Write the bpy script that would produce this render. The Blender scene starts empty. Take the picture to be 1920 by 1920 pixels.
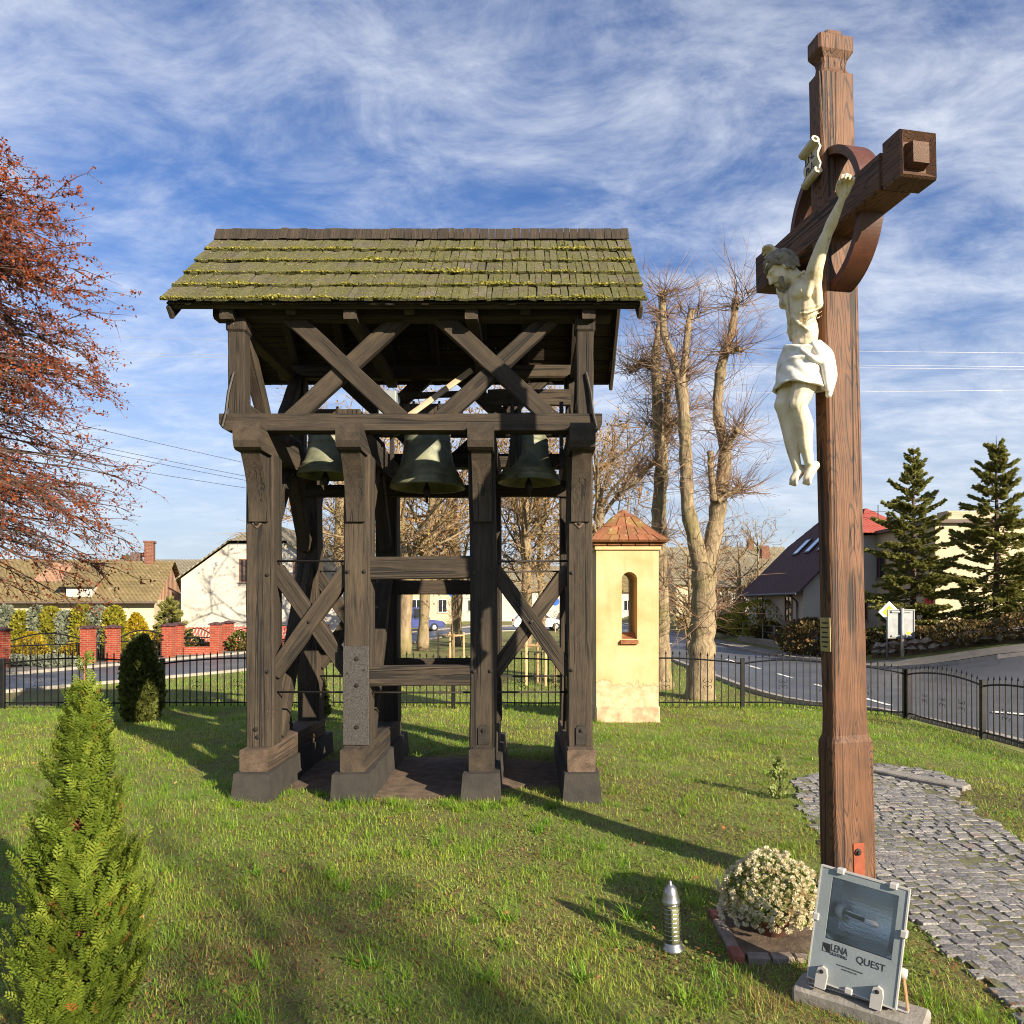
import bpy, math, random
import numpy as np
from mathutils import Matrix, Vector

# ------------------------------------------------------------------ camera
F_PX, CX, CY, CAMZ = 1361.0, 985.0, 1130.0, 1.75      # focal length and horizon in photo pixels (1920 wide)
SC = bpy.context.scene
COL = SC.collection
cam_d = bpy.data.cameras.new('camera')
cam = bpy.data.objects.new('camera', cam_d)
COL.objects.link(cam)
cam.location = (0, 0, CAMZ)
cam.rotation_euler = (math.radians(90), 0, 0)
cam_d.sensor_width = 36.0
cam_d.lens = 36.0 * F_PX / 1920.0
cam_d.shift_x = -(CX - 960.0) / 1920.0
cam_d.shift_y = (CY - 960.0) / 1920.0
cam_d.clip_end = 3000.0
cam_d.clip_start = 0.05
SC.camera = cam

# ------------------------------------------------------------------ sky and sun
SUN_EL, SUN_AZ = math.radians(22.0), math.radians(41.0)   # azimuth: to the right of straight behind the camera
to_sun = Vector((math.sin(SUN_AZ) * math.cos(SUN_EL), -math.cos(SUN_AZ) * math.cos(SUN_EL), math.sin(SUN_EL)))
sun_d = bpy.data.lights.new('sun', 'SUN')
sun_d.energy = 5.0
sun_d.angle = math.radians(0.5)
sun_d.color = (1.0, 0.86, 0.66)
sun = bpy.data.objects.new('sun', sun_d)
COL.objects.link(sun)
sun.rotation_euler = to_sun.to_track_quat('Z', 'Y').to_euler()

W = bpy.data.worlds.new('World')
SC.world = W
W.use_nodes = True
SKY_STRENGTH = 0.061
SC.view_settings.view_transform = 'Standard'
SC.view_settings.look = 'None'
SC.view_settings.gamma = 1.0
SC.view_settings.use_curve_mapping = False
SC.view_settings.exposure = 1.2
SC.render.engine = 'CYCLES'
SC.cycles.use_denoising = True
SC.cycles.filter_width = 1.05
SC.cycles.max_bounces = 6
SC.cycles.transparent_max_bounces = 12
SC.cycles.caustics_reflective = False
SC.cycles.caustics_refractive = False


# ------------------------------------------------------------------ node helper
class G:
    def __init__(self, tree):
        self.t = tree

    def n(self, kind, _o=0, **kw):
        nd = self.t.nodes.new(kind)
        for k, v in kw.items():
            if k.startswith('_'):
                continue
            key = k.replace('__', ' ')
            if key in [i.name for i in nd.inputs] or (k.startswith('i') and k[1:].isdigit()):
                s = nd.inputs[int(k[1:])] if (k.startswith('i') and k[1:].isdigit()) else nd.inputs[key]
                self.put(s, v)
            else:
                setattr(nd, k, v)
        return nd

    def put(self, s, v):
        if isinstance(v, bpy.types.NodeSocket):
            self.t.links.new(v, s)
        elif isinstance(v, bpy.types.Node):
            self.t.links.new(v.outputs[0], s)
        else:
            if isinstance(v, (tuple, list)) and len(v) == 3 and s.type == 'RGBA':
                v = (*v, 1.0)
            s.default_value = v

    def noise(self, vec, scale, detail=4.0, rough=0.55, dist=0.0):
        nd = self.n('ShaderNodeTexNoise', Scale=scale, Detail=detail, Roughness=rough, Distortion=dist)
        if vec is not None:
            self.put(nd.inputs['Vector'], vec)
        return nd.outputs[0]

    def math(self, op, a, b=None, clamp=False):
        nd = self.t.nodes.new('ShaderNodeMath')
        nd.operation = op
        nd.use_clamp = clamp
        self.put(nd.inputs[0], a)
        if b is not None:
            self.put(nd.inputs[1], b)
        return nd.outputs[0]

    def vmath(self, op, a, b=None):
        nd = self.t.nodes.new('ShaderNodeVectorMath')
        nd.operation = op
        self.put(nd.inputs[0], a)
        if b is not None:
            self.put(nd.inputs[1], b)
        return nd.outputs[0]

    def mix(self, fac, a, b, blend='MIX'):
        nd = self.t.nodes.new('ShaderNodeMix')
        nd.data_type = 'RGBA'
        nd.blend_type = blend
        self.put(nd.inputs[0], fac)
        self.put(nd.inputs[6], a)
        self.put(nd.inputs[7], b)
        return nd.outputs[2]

    def ramp(self, fac, stops, interp='LINEAR'):
        nd = self.t.nodes.new('ShaderNodeValToRGB')
        cr = nd.color_ramp
        cr.interpolation = interp
        while len(cr.elements) < len(stops):
            cr.elements.new(0.5)
        for e, (p, c) in zip(cr.elements, stops):
            e.position = p
            e.color = (c, c, c, 1) if isinstance(c, (int, float)) else (*c, 1)
        self.put(nd.inputs[0], fac)
        return nd.outputs[0]

    def smooth(self, val, lo, hi, a=0.0, b=1.0):
        nd = self.t.nodes.new('ShaderNodeMapRange')
        nd.interpolation_type = 'SMOOTHSTEP'
        self.put(nd.inputs[0], val)
        for i, v in enumerate((lo, hi, a, b)):
            nd.inputs[i + 1].default_value = v
        return nd.outputs[0]

    def scalev(self, vec, s):
        nd = self.t.nodes.new('ShaderNodeMapping')
        self.put(nd.inputs['Vector'], vec)
        nd.inputs['Scale'].default_value = s
        return nd.outputs[0]

    def bump(self, h, strength=0.5, dist=0.01):
        return self.n('ShaderNodeBump', Height=h, Strength=strength, Distance=dist).outputs[0]


MATS = {}


def material(name):
    m = bpy.data.materials.new(name)
    m.use_nodes = True
    g = G(m.node_tree)
    bsdf = m.node_tree.nodes['Principled BSDF']
    MATS[name] = m
    return m, g, bsdf


def plain(name, c, rough=0.6, metal=0.0, var=0.15, scale=6.0, bump=0.0, bscale=40.0, c2=None):
    """one colour with mottling and fine relief"""
    m, g, b = material(name)
    tc = g.n('ShaderNodeTexCoord')
    oi = g.n('ShaderNodeObjectInfo')
    v = g.vmath('ADD', tc.outputs['Object'], g.n('ShaderNodeCombineXYZ', X=g.math('MULTIPLY', oi.outputs['Random'], 37.0), Y=g.math('MULTIPLY', oi.outputs['Random'], 91.0)).outputs[0])
    f = g.noise(v, scale, 6.0, 0.6)
    lo = tuple(x * (1 - var) for x in c)
    hi = c2 if c2 else tuple(min(1, x * (1 + var)) for x in c)
    col = g.ramp(f, [(0.3, lo), (0.7, hi)])
    g.put(b.inputs['Base Color'], col)
    b.inputs['Roughness'].default_value = rough
    b.inputs['Metallic'].default_value = metal
    if bump:
        g.put(b.inputs['Normal'], g.bump(g.noise(v, bscale, 5.0, 0.65), bump, 0.01))
    return m


def wood(name, dark, light, rough=0.85, grain=26.0, cracks=0.5, relief=0.6, rings=0.0, patch=None, z_stretch=0.055):
    """timber with the grain running along the object's own z axis"""
    m, g, b = material(name)
    tc = g.n('ShaderNodeTexCoord')
    oi = g.n('ShaderNodeObjectInfo')
    r = oi.outputs['Random']
    off = g.n('ShaderNodeCombineXYZ', X=g.math('MULTIPLY', r, 13.0), Y=g.math('MULTIPLY', r, 29.0), Z=g.math('MULTIPLY', r, 53.0)).outputs[0]
    v = g.vmath('ADD', tc.outputs['Object'], off)
    vs = g.scalev(v, (1, 1, z_stretch))
    fine = g.noise(vs, grain * 4.0, 6.0, 0.72, 0.2)
    broad = g.noise(vs, grain * 0.35, 4.0, 0.6, 0.6)
    blotch = g.noise(v, 3.0, 4.0, 0.6)
    f = g.math('ADD', g.math('MULTIPLY', fine, 0.55), g.math('MULTIPLY', broad, 0.45))
    height = f
    if rings:
        # cathedral figure of sawn oak: contour lines of a stretched field
        fld = g.noise(g.scalev(v, (1, 1, 0.13)), 3.0, 2.5, 0.5, 0.15)
        saw = g.math('FRACT', g.math('MULTIPLY', fld, 70.0))
        ring = g.smooth(g.math('ABSOLUTE', g.math('SUBTRACT', saw, 0.5)), 0.0, 0.22)
        ring = g.math('MULTIPLY', ring, g.math('ADD', 0.35, fine))
        f = g.math('ADD', g.math('MULTIPLY', f, 1 - rings), g.math('MULTIPLY', ring, rings))
        height = f
    col = g.ramp(f, [(0.36, dark), (0.5, tuple((a * 0.5 + c * 0.5) for a, c in zip(dark, light))), (0.64, light)])
    col = g.mix(g.smooth(blotch, 0.4, 0.7, 0.0, 0.35), col, tuple(x * 0.55 for x in dark))
    tint = g.math('ADD', g.math('MULTIPLY', r, 0.5), 0.75)
    col = g.mix(1.0, col, g.n('ShaderNodeCombineXYZ', X=tint, Y=tint, Z=tint).outputs[0], 'MULTIPLY')
    if cracks:
        cn = g.noise(g.scalev(v, (1, 1, 0.016)), 11.0, 2.0, 0.5, 0.15)
        nz = g.n('ShaderNodeSeparateXYZ', i0=tc.outputs['Normal']).outputs['Z']
        flank = g.smooth(g.math('ABSOLUTE', nz), 0.25, 0.6, 1.0, 0.0)
        line = g.math('ABSOLUTE', g.math('SUBTRACT', cn, 0.5))
        cm = g.smooth(line, 0.006, 0.026, 1.0, 0.0)
        gate = g.smooth(g.noise(g.scalev(v, (1, 1, 0.5)), 2.6, 2.0), 0.42, 0.52)
        cm = g.math('MULTIPLY', g.math('MULTIPLY', cm, flank), g.math('MULTIPLY', gate, cracks))
        col = g.mix(cm, col, (0.006, 0.005, 0.004))
        height = g.math('SUBTRACT', height, g.math('MULTIPLY', cm, 1.6))
    if patch:
        pm = g.smooth(g.noise(v, 55.0, 4.0, 0.7), 0.66, 0.72)
        pm = g.math('MULTIPLY', pm, g.smooth(g.noise(v, 6.0, 2.0), 0.55, 0.68))
        col = g.mix(pm, col, patch)
    g.put(b.inputs['Base Color'], col)
    b.inputs['Roughness'].default_value = rough
    g.put(b.inputs['Normal'], g.bump(height, relief, 0.004))
    return m


def leafmat(name, stops, trans=0.35, rough=0.6):
    """foliage coloured by the per-point attribute rnd"""
    m, g, b = material(name)
    at = g.n('ShaderNodeAttribute', attribute_name='rnd')
    col = g.ramp(at.outputs['Fac'], stops)
    g.put(b.inputs['Base Color'], col)
    b.inputs['Roughness'].default_value = rough
    b.inputs['Specular IOR Level'].default_value = 0.25
    tr = g.n('ShaderNodeBsdfTranslucent', Color=col)
    mx = g.n('ShaderNodeMixShader', i0=trans, i1=b.outputs[0], i2=tr.outputs[0])
    out = m.node_tree.nodes['Material Output']
    g.put(out.inputs['Surface'], mx.outputs[0])
    return m


# ------------------------------------------------------------------ mesh helper
class MB:
    """collects vertices and faces, then links them as ONE mesh object"""

    def __init__(self):
        self.v, self.f, self.m, self.r, self.nv = [], [], [], [], 0

    def add(self, verts, faces, mi=0, rnd=None):
        verts = np.asarray(verts, float).reshape(-1, 3)
        if isinstance(faces, np.ndarray):
            self.f.append(faces + self.nv)
            self.m.append(np.full(len(faces), mi, np.int32))
        else:
            by = {}
            for q in faces:
                by.setdefault(len(q), []).append(q)
            for k, qs in by.items():
                self.f.append(np.array(qs, np.int64) + self.nv)
                self.m.append(np.full(len(qs), mi, np.int32))
        self.v.append(verts)
        self.r.append(np.zeros(len(verts)) if rnd is None else np.broadcast_to(np.asarray(rnd, float), (len(verts),)))
        self.nv += len(verts)
        return self

    def box(self, lo, hi, mi=0, M=None):
        x0, y0, z0 = lo
        x1, y1, z1 = hi
        v = np.array([[x0, y0, z0], [x1, y0, z0], [x1, y1, z0], [x0, y1, z0], [x0, y0, z1], [x1, y0, z1], [x1, y1, z1], [x0, y1, z1]], float)
        if M is not None:
            M = np.array(M)
            v = v @ M[:3, :3].T + M[:3, 3]
        return self.add(v, [(0, 3, 2, 1), (4, 5, 6, 7), (0, 1, 5, 4), (1, 2, 6, 5), (2, 3, 7, 6), (3, 0, 4, 7)], mi)

    def cbox(self, lo, hi, c=0.01, mi=0):
        """box with chamfered edges"""
        lo, hi = np.array(lo, float), np.array(hi, float)
        v = []
        idx = {}
        for sx in (0, 1):
            for sy in (0, 1):
                for sz in (0, 1):
                    s = (sx, sy, sz)
                    p = np.where(np.array(s) == 1, hi, lo)
                    inn = np.where(np.array(s) == 1, -c, c)
                    for ax in range(3):
                        q = p + inn
                        q[ax] = p[ax]
                        idx[(s, ax)] = len(v)
                        v.append(q)
        fs = []
        for ax in range(3):
            a, b = (ax + 1) % 3, (ax + 2) % 3
            for sgn in (0, 1):
                ring = []
                for (i, j) in ((0, 0), (1, 0), (1, 1), (0, 1)):
                    s = [0, 0, 0]
                    s[ax], s[a], s[b] = sgn, i, j
                    ring.append(idx[(tuple(s), ax)])
                fs.append(tuple(ring if sgn else ring[::-1]))
            for i in (0, 1):
                for j in (0, 1):
                    s0, s1 = [0, 0, 0], [0, 0, 0]
                    s0[ax], s1[ax] = 0, 1
                    s0[a] = s1[a] = i
                    s0[b] = s1[b] = j
                    s0, s1 = tuple(s0), tuple(s1)
                    q = (idx[(s0, a)], idx[(s1, a)], idx[(s1, b)], idx[(s0, b)])
                    fs.append(q[::-1] if (i == j) else q)
        for s in [(x, y, z) for x in (0, 1) for y in (0, 1) for z in (0, 1)]:
            t = (idx[(s, 0)], idx[(s, 1)], idx[(s, 2)])
            fs.append(t if (sum(s) % 2) else t[::-1])
        return self.add(np.array(v), fs, mi)

    def prism(self, prof, axis, lo, hi, mi=0):
        """2-D outline swept along an axis (0: yz outline, 1: xz outline, 2: xy outline)"""
        prof = np.asarray(prof, float)
        n = len(prof)
        v = np.zeros((2 * n, 3))
        o = [i for i in range(3) if i != axis]
        for k, t in enumerate((lo, hi)):
            v[k * n:(k + 1) * n, o[0]] = prof[:, 0]
            v[k * n:(k + 1) * n, o[1]] = prof[:, 1]
            v[k * n:(k + 1) * n, axis] = t
        fs = [tuple(range(n))[::-1], tuple(range(n, 2 * n))] + [(i, (i + 1) % n, n + (i + 1) % n, n + i) for i in range(n)]
        return self.add(v, fs, mi)

    def tube(self, pts, radii, sides=6, mi=0, cap=True, rnd=None):
        pts = np.asarray(pts, float)
        n = len(pts)
        radii = np.broadcast_to(np.asarray(radii, float), (n,))
        tan = np.gradient(pts, axis=0)
        tan /= np.linalg.norm(tan, axis=1)[:, None] + 1e-12
        ref = np.array([0.0, 0, 1]) if abs(tan[0][2]) < 0.9 else np.array([1.0, 0, 0])
        a = np.cross(tan, ref)
        a /= np.linalg.norm(a, axis=1)[:, None] + 1e-12
        b = np.cross(tan, a)
        th = np.arange(sides) * 2 * math.pi / sides
        ring = a[:, None, :] * np.cos(th)[None, :, None] + b[:, None, :] * np.sin(th)[None, :, None]
        v = (pts[:, None, :] + ring * radii[:, None, None]).reshape(-1, 3)
        i = np.arange(n - 1)[:, None] * sides
        j = np.arange(sides)[None, :]
        k = (j + 1) % sides
        f = np.stack([i + j, i + k, i + sides + k, i + sides + j], -1).reshape(-1, 4)
        base = self.nv
        self.add(v, f, mi, rnd)
        if cap:
            self.f.append(np.array([list(range(sides))[::-1]]) + base)
            self.f.append(np.array([list(range((n - 1) * sides, n * sides))]) + base)
            self.m.append(np.full(1, mi, np.int32))
            self.m.append(np.full(1, mi, np.int32))
        return self

    def lathe(self, prof, c=(0, 0, 0), seg=24, mi=0):
        """profile of (radius, z) turned about z"""
        prof = np.asarray(prof, float)
        th = np.arange(seg) * 2 * math.pi / seg
        n = len(prof)
        v = np.stack([prof[:, None, 0] * np.cos(th), prof[:, None, 0] * np.sin(th), np.repeat(prof[:, 1:2], seg, 1)], -1).reshape(-1, 3) + np.array(c)
        i = np.arange(n - 1)[:, None] * seg
        j = np.arange(seg)[None, :]
        k = (j + 1) % seg
        f = np.stack([i + j, i + k, i + seg + k, i + seg + j], -1).reshape(-1, 4)
        return self.add(v, f, mi)

    def inst(self, tv, tf, pos, R, s, mi=0, rnd=None):
        """many copies of a small template"""
        tv = np.asarray(tv, float)
        tf = np.asarray(tf, np.int64)
        pos = np.asarray(pos, float)
        n, k = len(pos), len(tv)
        s = np.broadcast_to(np.asarray(s, float).reshape(-1, 1, 1) if np.ndim(s) else np.full((1, 1, 1), s), (n, 1, 1))
        v = np.einsum('nij,kj->nki', R, tv) * s + pos[:, None, :]
        f = (tf[None] + (np.arange(n) * k)[:, None, None]).reshape(-1, tf.shape[1])
        r = None if rnd is None else np.repeat(np.asarray(rnd, float), k)
        return self.add(v.reshape(-1, 3), f, mi, r)

    def mesh(self, name, mats, smooth=False):
        me = bpy.data.meshes.new(name)
        v = np.concatenate(self.v)
        me.vertices.add(len(v))
        me.vertices.foreach_set('co', v.ravel().astype(np.float32))
        loops = np.concatenate([f.ravel() for f in self.f])
        tot = np.concatenate([np.full(len(f), f.shape[1]) for f in self.f])
        st = np.concatenate([[0], np.cumsum(tot)[:-1]])
        me.loops.add(len(loops))
        me.loops.foreach_set('vertex_index', loops.astype(np.int32))
        me.polygons.add(len(tot))
        me.polygons.foreach_set('loop_start', st.astype(np.int32))
        me.polygons.foreach_set('loop_total', tot.astype(np.int32))
        me.polygons.foreach_set('material_index', np.concatenate(self.m).astype(np.int32))
        me.polygons.foreach_set('use_smooth', np.full(len(tot), smooth))
        r = np.concatenate(self.r)
        if r.any():
            at = me.attributes.new('rnd', 'FLOAT', 'POINT')
            at.data.foreach_set('value', r.astype(np.float32))
        me.update(calc_edges=True)
        for m in (mats if isinstance(mats, (list, tuple)) else [mats]):
            me.materials.append(MATS[m])
        return me

    def build(self, name, mats, parent=None, M=None, smooth=False):
        return obj(name, self.mesh(name, mats, smooth), parent, M)

    def grain(self, name, mats, parent, axis, M=None):
        """build with the object's own z turned along the given axis, so that wood grain runs that way"""
        R = {'X': Matrix(((0, 0, 1), (1, 0, 0), (0, 1, 0))), 'Y': Matrix(((1, 0, 0), (0, 0, 1), (0, -1, 0)))}[axis]
        A = np.array(R)
        self.v = [v @ A for v in self.v]
        return self.build(name, mats, parent, (M or Matrix.Identity(4)) @ R.to_4x4())


WM = {}


def obj(name, me, parent=None, M=None):
    """link a mesh; M is its matrix in the WORLD (identity when left out)"""
    o = bpy.data.objects.new(name, me)
    COL.objects.link(o)
    M = Matrix.Identity(4) if M is None else M
    if parent is not None:
        o.parent = parent
        o.matrix_parent_inverse = WM[parent].inverted()
    o.matrix_basis = M
    WM[o] = M.copy()
    return o


def tag(o, label=None, cat=None, group=None, kind=None):
    if label:
        o['label'] = label
    if cat:
        o['category'] = cat
    if group:
        o['group'] = group
    if kind:
        o['kind'] = kind
    return o


def thing(name, label, cat, loc, group=None, M=None):
    o = bpy.data.objects.new(name, None)
    COL.objects.link(o)
    o.empty_display_size = 0.1
    M = Matrix.Translation(loc) if M is None else M
    o.matrix_basis = M
    WM[o] = M.copy()
    return tag(o, label, cat, group)


def T(x, y, z):
    return Matrix.Translation((x, y, z))


def RZ(a):
    return Matrix.Rotation(a, 4, 'Z')


def P(u, v, Y):
    """the point that photo pixel (u, v) shows when it lies Y metres deep"""
    return np.array([(u - CX) / F_PX * Y, Y, CAMZ + (CY - v) / F_PX * Y])


rng = np.random.default_rng(7)
random.seed(7)


def frame(p0, p1, side):
    """matrix whose z runs p0 to p1 and whose x is as near as can be to side"""
    p0, p1 = Vector(p0), Vector(p1)
    z = (p1 - p0)
    L = z.length
    z.normalize()
    x = Vector(side)
    x = (x - z * x.dot(z)).normalized()
    y = z.cross(x)
    M = Matrix((x, y, z)).transposed().to_4x4()
    M.translation = p0
    return M, L


def timber(name, p0, p1, w, d, mat, parent, side=(1, 0, 0), ch=0.012, wob=0.004, seg=7, bend=0.0, taper=1.0):
    """one squared timber, its arrises worn; w along side, d across it; p0, p1 on the centre line"""
    M, L = frame(p0, p1, side)
    sx, sy = w / 2, d / 2
    c = min(ch, sx * 0.4, sy * 0.4)
    ring = np.array([(sx - c, -sy), (sx, -sy + c), (sx, sy - c), (sx - c, sy), (-sx + c, sy), (-sx, sy - c), (-sx, -sy + c), (-sx + c, -sy)])
    zs = np.linspace(0, L, seg + 1)
    v = []
    for i, z in enumerate(zs):
        k = 1 + (taper - 1) * i / seg
        j = rng.normal(0, wob, ring.shape)
        j[:] = j * 0.5 + rng.normal(0, wob * 0.7, (1, 2))
        b = bend * math.sin(math.pi * i / seg)
        v.append(np.c_[ring * k + j + (b, 0), np.full(8, z)])
    v = np.concatenate(v)
    fs = [tuple(range(8))[::-1], tuple(range(seg * 8, seg * 8 + 8))]
    for i in range(seg):
        for j in range(8):
            k = (j + 1) % 8
            fs.append((i * 8 + j, i * 8 + k, i * 8 + 8 + k, i * 8 + 8 + j))
    return MB().add(v, fs).build(name, mat, parent, M)


def rotmats(n, tilt=None, r=rng):
    """random rotations; tilt limits how far local z may lean from up"""
    yaw = r.uniform(0, 2 * math.pi, n)
    lean = r.uniform(0, math.pi, n) if tilt is None else np.abs(r.normal(0, tilt, n))
    ax = r.uniform(0, 2 * math.pi, n)
    cz, sz = np.cos(yaw), np.sin(yaw)
    Rz = np.zeros((n, 3, 3))
    Rz[:, 0, 0], Rz[:, 0, 1], Rz[:, 1, 0], Rz[:, 1, 1], Rz[:, 2, 2] = cz, -sz, sz, cz, 1
    k = np.stack([np.cos(ax), np.sin(ax), np.zeros(n)], -1)
    return rodr(k, lean) @ Rz


def rodr(k, a):
    n = len(k)
    K = np.zeros((n, 3, 3))
    K[:, 0, 1], K[:, 0, 2], K[:, 1, 0], K[:, 1, 2], K[:, 2, 0], K[:, 2, 1] = -k[:, 2], k[:, 1], k[:, 2], -k[:, 0], -k[:, 1], k[:, 0]
    a = np.asarray(a)[:, None, None]
    return np.eye(3)[None] + np.sin(a) * K + (1 - np.cos(a)) * (K @ K)


def aim(d, roll=None, r=rng):
    """rotations that turn local z onto the directions d, with random roll"""
    d = np.asarray(d, float)
    d = d / (np.linalg.norm(d, axis=1)[:, None] + 1e-12)
    n = len(d)
    ref = r.normal(0, 1, (n, 3))
    x = np.cross(ref, d)
    x /= np.linalg.norm(x, axis=1)[:, None] + 1e-12
    y = np.cross(d, x)
    return np.stack([x, y, d], -1)


def twigs(mb, base, d, L, r0, droop=0.0, seg=3, wob=0.12, sides=3, mi=0, r=rng, tip=0.25, rnd=None):
    """a batch of thin tapering curved twigs; returns the points along them"""
    base, d = np.asarray(base, float), np.asarray(d, float)
    n = len(base)
    L = np.broadcast_to(np.asarray(L, float), (n,))
    r0 = np.broadcast_to(np.asarray(r0, float), (n,))
    d = d / (np.linalg.norm(d, axis=1)[:, None] + 1e-12)
    pts = [base]
    cur = d.copy()
    for i in range(seg):
        cur = cur + r.normal(0, wob, (n, 3))
        cur[:, 2] += droop / seg
        cur /= np.linalg.norm(cur, axis=1)[:, None] + 1e-12
        pts.append(pts[-1] + cur * (L / seg)[:, None])
    pts = np.stack(pts, 1)
    ref = r.normal(0, 1, (n, 3))
    a = np.cross(ref, d)
    a /= np.linalg.norm(a, axis=1)[:, None] + 1e-12
    b = np.cross(d, a)
    th = np.arange(sides) * 2 * math.pi / sides
    ring = a[:, None, :] * np.cos(th)[None, :, None] + b[:, None, :] * np.sin(th)[None, :, None]
    rad = r0[:, None] * np.linspace(1, tip, seg + 1)[None]
    v = pts[:, :, None, :] + ring[:, None] * rad[:, :, None, None]
    nv = (seg + 1) * sides
    i = np.arange(seg)[:, None] * sides
    j = np.arange(sides)[None, :]
    k = (j + 1) % sides
    f = np.stack([i + j, i + k, i + sides + k, i + sides + j], -1).reshape(-1, 4)
    F = (f[None] + (np.arange(n) * nv)[:, None, None]).reshape(-1, 4)
    mb.add(v.reshape(-1, 3), F, mi, None if rnd is None else np.repeat(rnd, nv))
    return pts


def text_mesh(s, size, mat, extrude=0.0004, align='LEFT', spacing=1.0):
    cu = bpy.data.curves.new('lettering', 'FONT')
    cu.body = s
    cu.size = size
    cu.extrude = extrude
    cu.align_x = align
    cu.space_character = spacing
    o = bpy.data.objects.new('lettering', cu)
    COL.objects.link(o)
    dg = bpy.context.evaluated_depsgraph_get()
    me = bpy.data.meshes.new_from_object(o.evaluated_get(dg))
    bpy.data.objects.remove(o)
    me.materials.clear()
    me.materials.append(MATS[mat])
    return me


def hgt(x, y):
    """height of the ground"""
    x, y = np.asarray(x, float), np.asarray(y, float)
    a = np.interp(y, [8, 13, 13.6, 16], [0, 0.3, 0.36, 1])
    b = np.interp(x, [4.6, 6.8, 7.4, 9], [0, 0.5, 0.9, 1])
    z = -0.5 * (1 - (1 - a) * (1 - b))
    sx = np.clip((x - 11.6) / 4, 0, 1)
    sy = np.clip((y - 16) / 6, 0, 1)
    z = z + 1.0 * sx * sx * (3 - 2 * sx) * sy * sy * (3 - 2 * sy)
    lump = 0.02 * np.sin(1.7 * x + 0.6 * y) * np.sin(1.3 * y - 0.8 * x + 1) + 0.012 * np.sin(4.1 * x + 2.2 * y)
    return z + lump * np.clip((14 - y) / 4, 0, 1) * (y > -20)

# ------------------------------------------------------------------ sky nodes: Nishita air with streaked high cloud
def make_sky():
    g = G(W.node_tree)
    bg = W.node_tree.nodes['Background']
    sky = g.n('ShaderNodeTexSky', sky_type='NISHITA')
    sky.sun_disc = False
    sky.sun_elevation = SUN_EL
    sky.sun_rotation = math.pi - SUN_AZ
    sky.air_density = 1.0
    sky.dust_density = 0.4
    sky.ozone_density = 3.5
    tc = g.n('ShaderNodeTexCoord')
    d = tc.outputs['Generated']
    sep = g.n('ShaderNodeSeparateXYZ', i0=d)
    den = g.math('ADD', g.math('MAXIMUM', sep.outputs['Z'], 0.0), 0.16)
    flat = g.n('ShaderNodeCombineXYZ', X=g.math('DIVIDE', sep.outputs['X'], den), Y=g.math('DIVIDE', sep.outputs['Y'], den)).outputs[0]
    mp = g.n('ShaderNodeMapping', Vector=flat)
    mp.inputs['Rotation'].default_value = (0, 0, math.radians(24))
    mp.inputs['Scale'].default_value = (1.0, 1.55, 1.0)
    v = mp.outputs[0]
    big = g.noise(v, 0.8, 3.0, 0.55, 0.4)
    mid = g.noise(v, 3.6, 7.0, 0.66, 0.45)
    fine = g.noise(g.scalev(v, (1, 1.6, 1)), 12.0, 5.0, 0.6, 0.4)
    c = g.math('ADD', g.math('MULTIPLY', big, 0.62), g.math('ADD', g.math('MULTIPLY', mid, 0.5), g.math('MULTIPLY', fine, 0.1)))
    m = g.smooth(c, 0.46, 0.88)
    low = g.smooth(sep.outputs['Z'], 0.02, 0.22, 0.35, 1.0)
    m = g.math('MULTIPLY', m, g.math('MULTIPLY', low, 0.86))
    haze = g.smooth(sep.outputs['Z'], -0.02, 0.46, 0.88, 0.0)
    col = g.mix(1.0, sky.outputs[0], (0.72, 0.90, 1.20), 'MULTIPLY')
    col = g.mix(haze, col, (4.5, 5.0, 5.5))
    col = g.mix(m, col, (7.4, 7.7, 8.2))
    g.put(bg.inputs['Color'], col)
    bg.inputs['Strength'].default_value = SKY_STRENGTH


make_sky()

# ------------------------------------------------------------------ materials
wood('old_oak', (0.0080, 0.0056, 0.0038), (0.070, 0.050, 0.031), rough=0.88, grain=26, cracks=0.95, relief=0.9, patch=(0.42, 0.36, 0.28))
wood('raw_oak', (0.030, 0.020, 0.013), (0.14, 0.094, 0.062), rough=0.85, grain=20, cracks=0.7, relief=0.6)
wood('cross_oak', (0.030, 0.0120, 0.0055), (0.135, 0.059, 0.025), rough=0.7, grain=30, cracks=0.9, relief=0.8, rings=0.24)
wood('ring_oak', (0.040, 0.0115, 0.005), (0.105, 0.031, 0.013), rough=0.5, grain=20, cracks=0.2, relief=0.25)
wood('pale_batten', (0.30, 0.20, 0.12), (0.58, 0.42, 0.28), rough=0.7, grain=20, cracks=0.1, relief=0.2)
wood('stake_wood', (0.36, 0.22, 0.10), (0.62, 0.42, 0.22), rough=0.8, grain=12, cracks=0.2, relief=0.2)
plain('iron', (0.035, 0.030, 0.026), 0.55, 0.6, 0.4, 14, 0.3, 90)
plain('rusty_iron', (0.11, 0.075, 0.05), 0.7, 0.4, 0.4, 10, 0.3, 80)
plain('fence_black', (0.012, 0.012, 0.013), 0.42, 0.3, 0.4, 8)
plain('steel_plate', (0.024, 0.021, 0.019), 0.7, 0.1, 0.5, 70, 0.4, 130, c2=(0.075, 0.07, 0.066))
plain('footing', (0.030, 0.0265, 0.022), 0.9, 0, 0.35, 7, 0.5, 60)
plain('motor_grey', (0.30, 0.33, 0.34), 0.45, 0.3, 0.15, 8)
plain('bronze', (0.12, 0.135, 0.095), 0.55, 0.15, 0.35, 6, 0.22, 50, c2=(0.24, 0.25, 0.165))
plain('strap_red', (0.24, 0.05, 0.016), 0.6, 0, 0.25, 18, 0.2, 60)
plain('plaque', (0.42, 0.36, 0.16), 0.45, 0.5, 0.2, 20)
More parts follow.
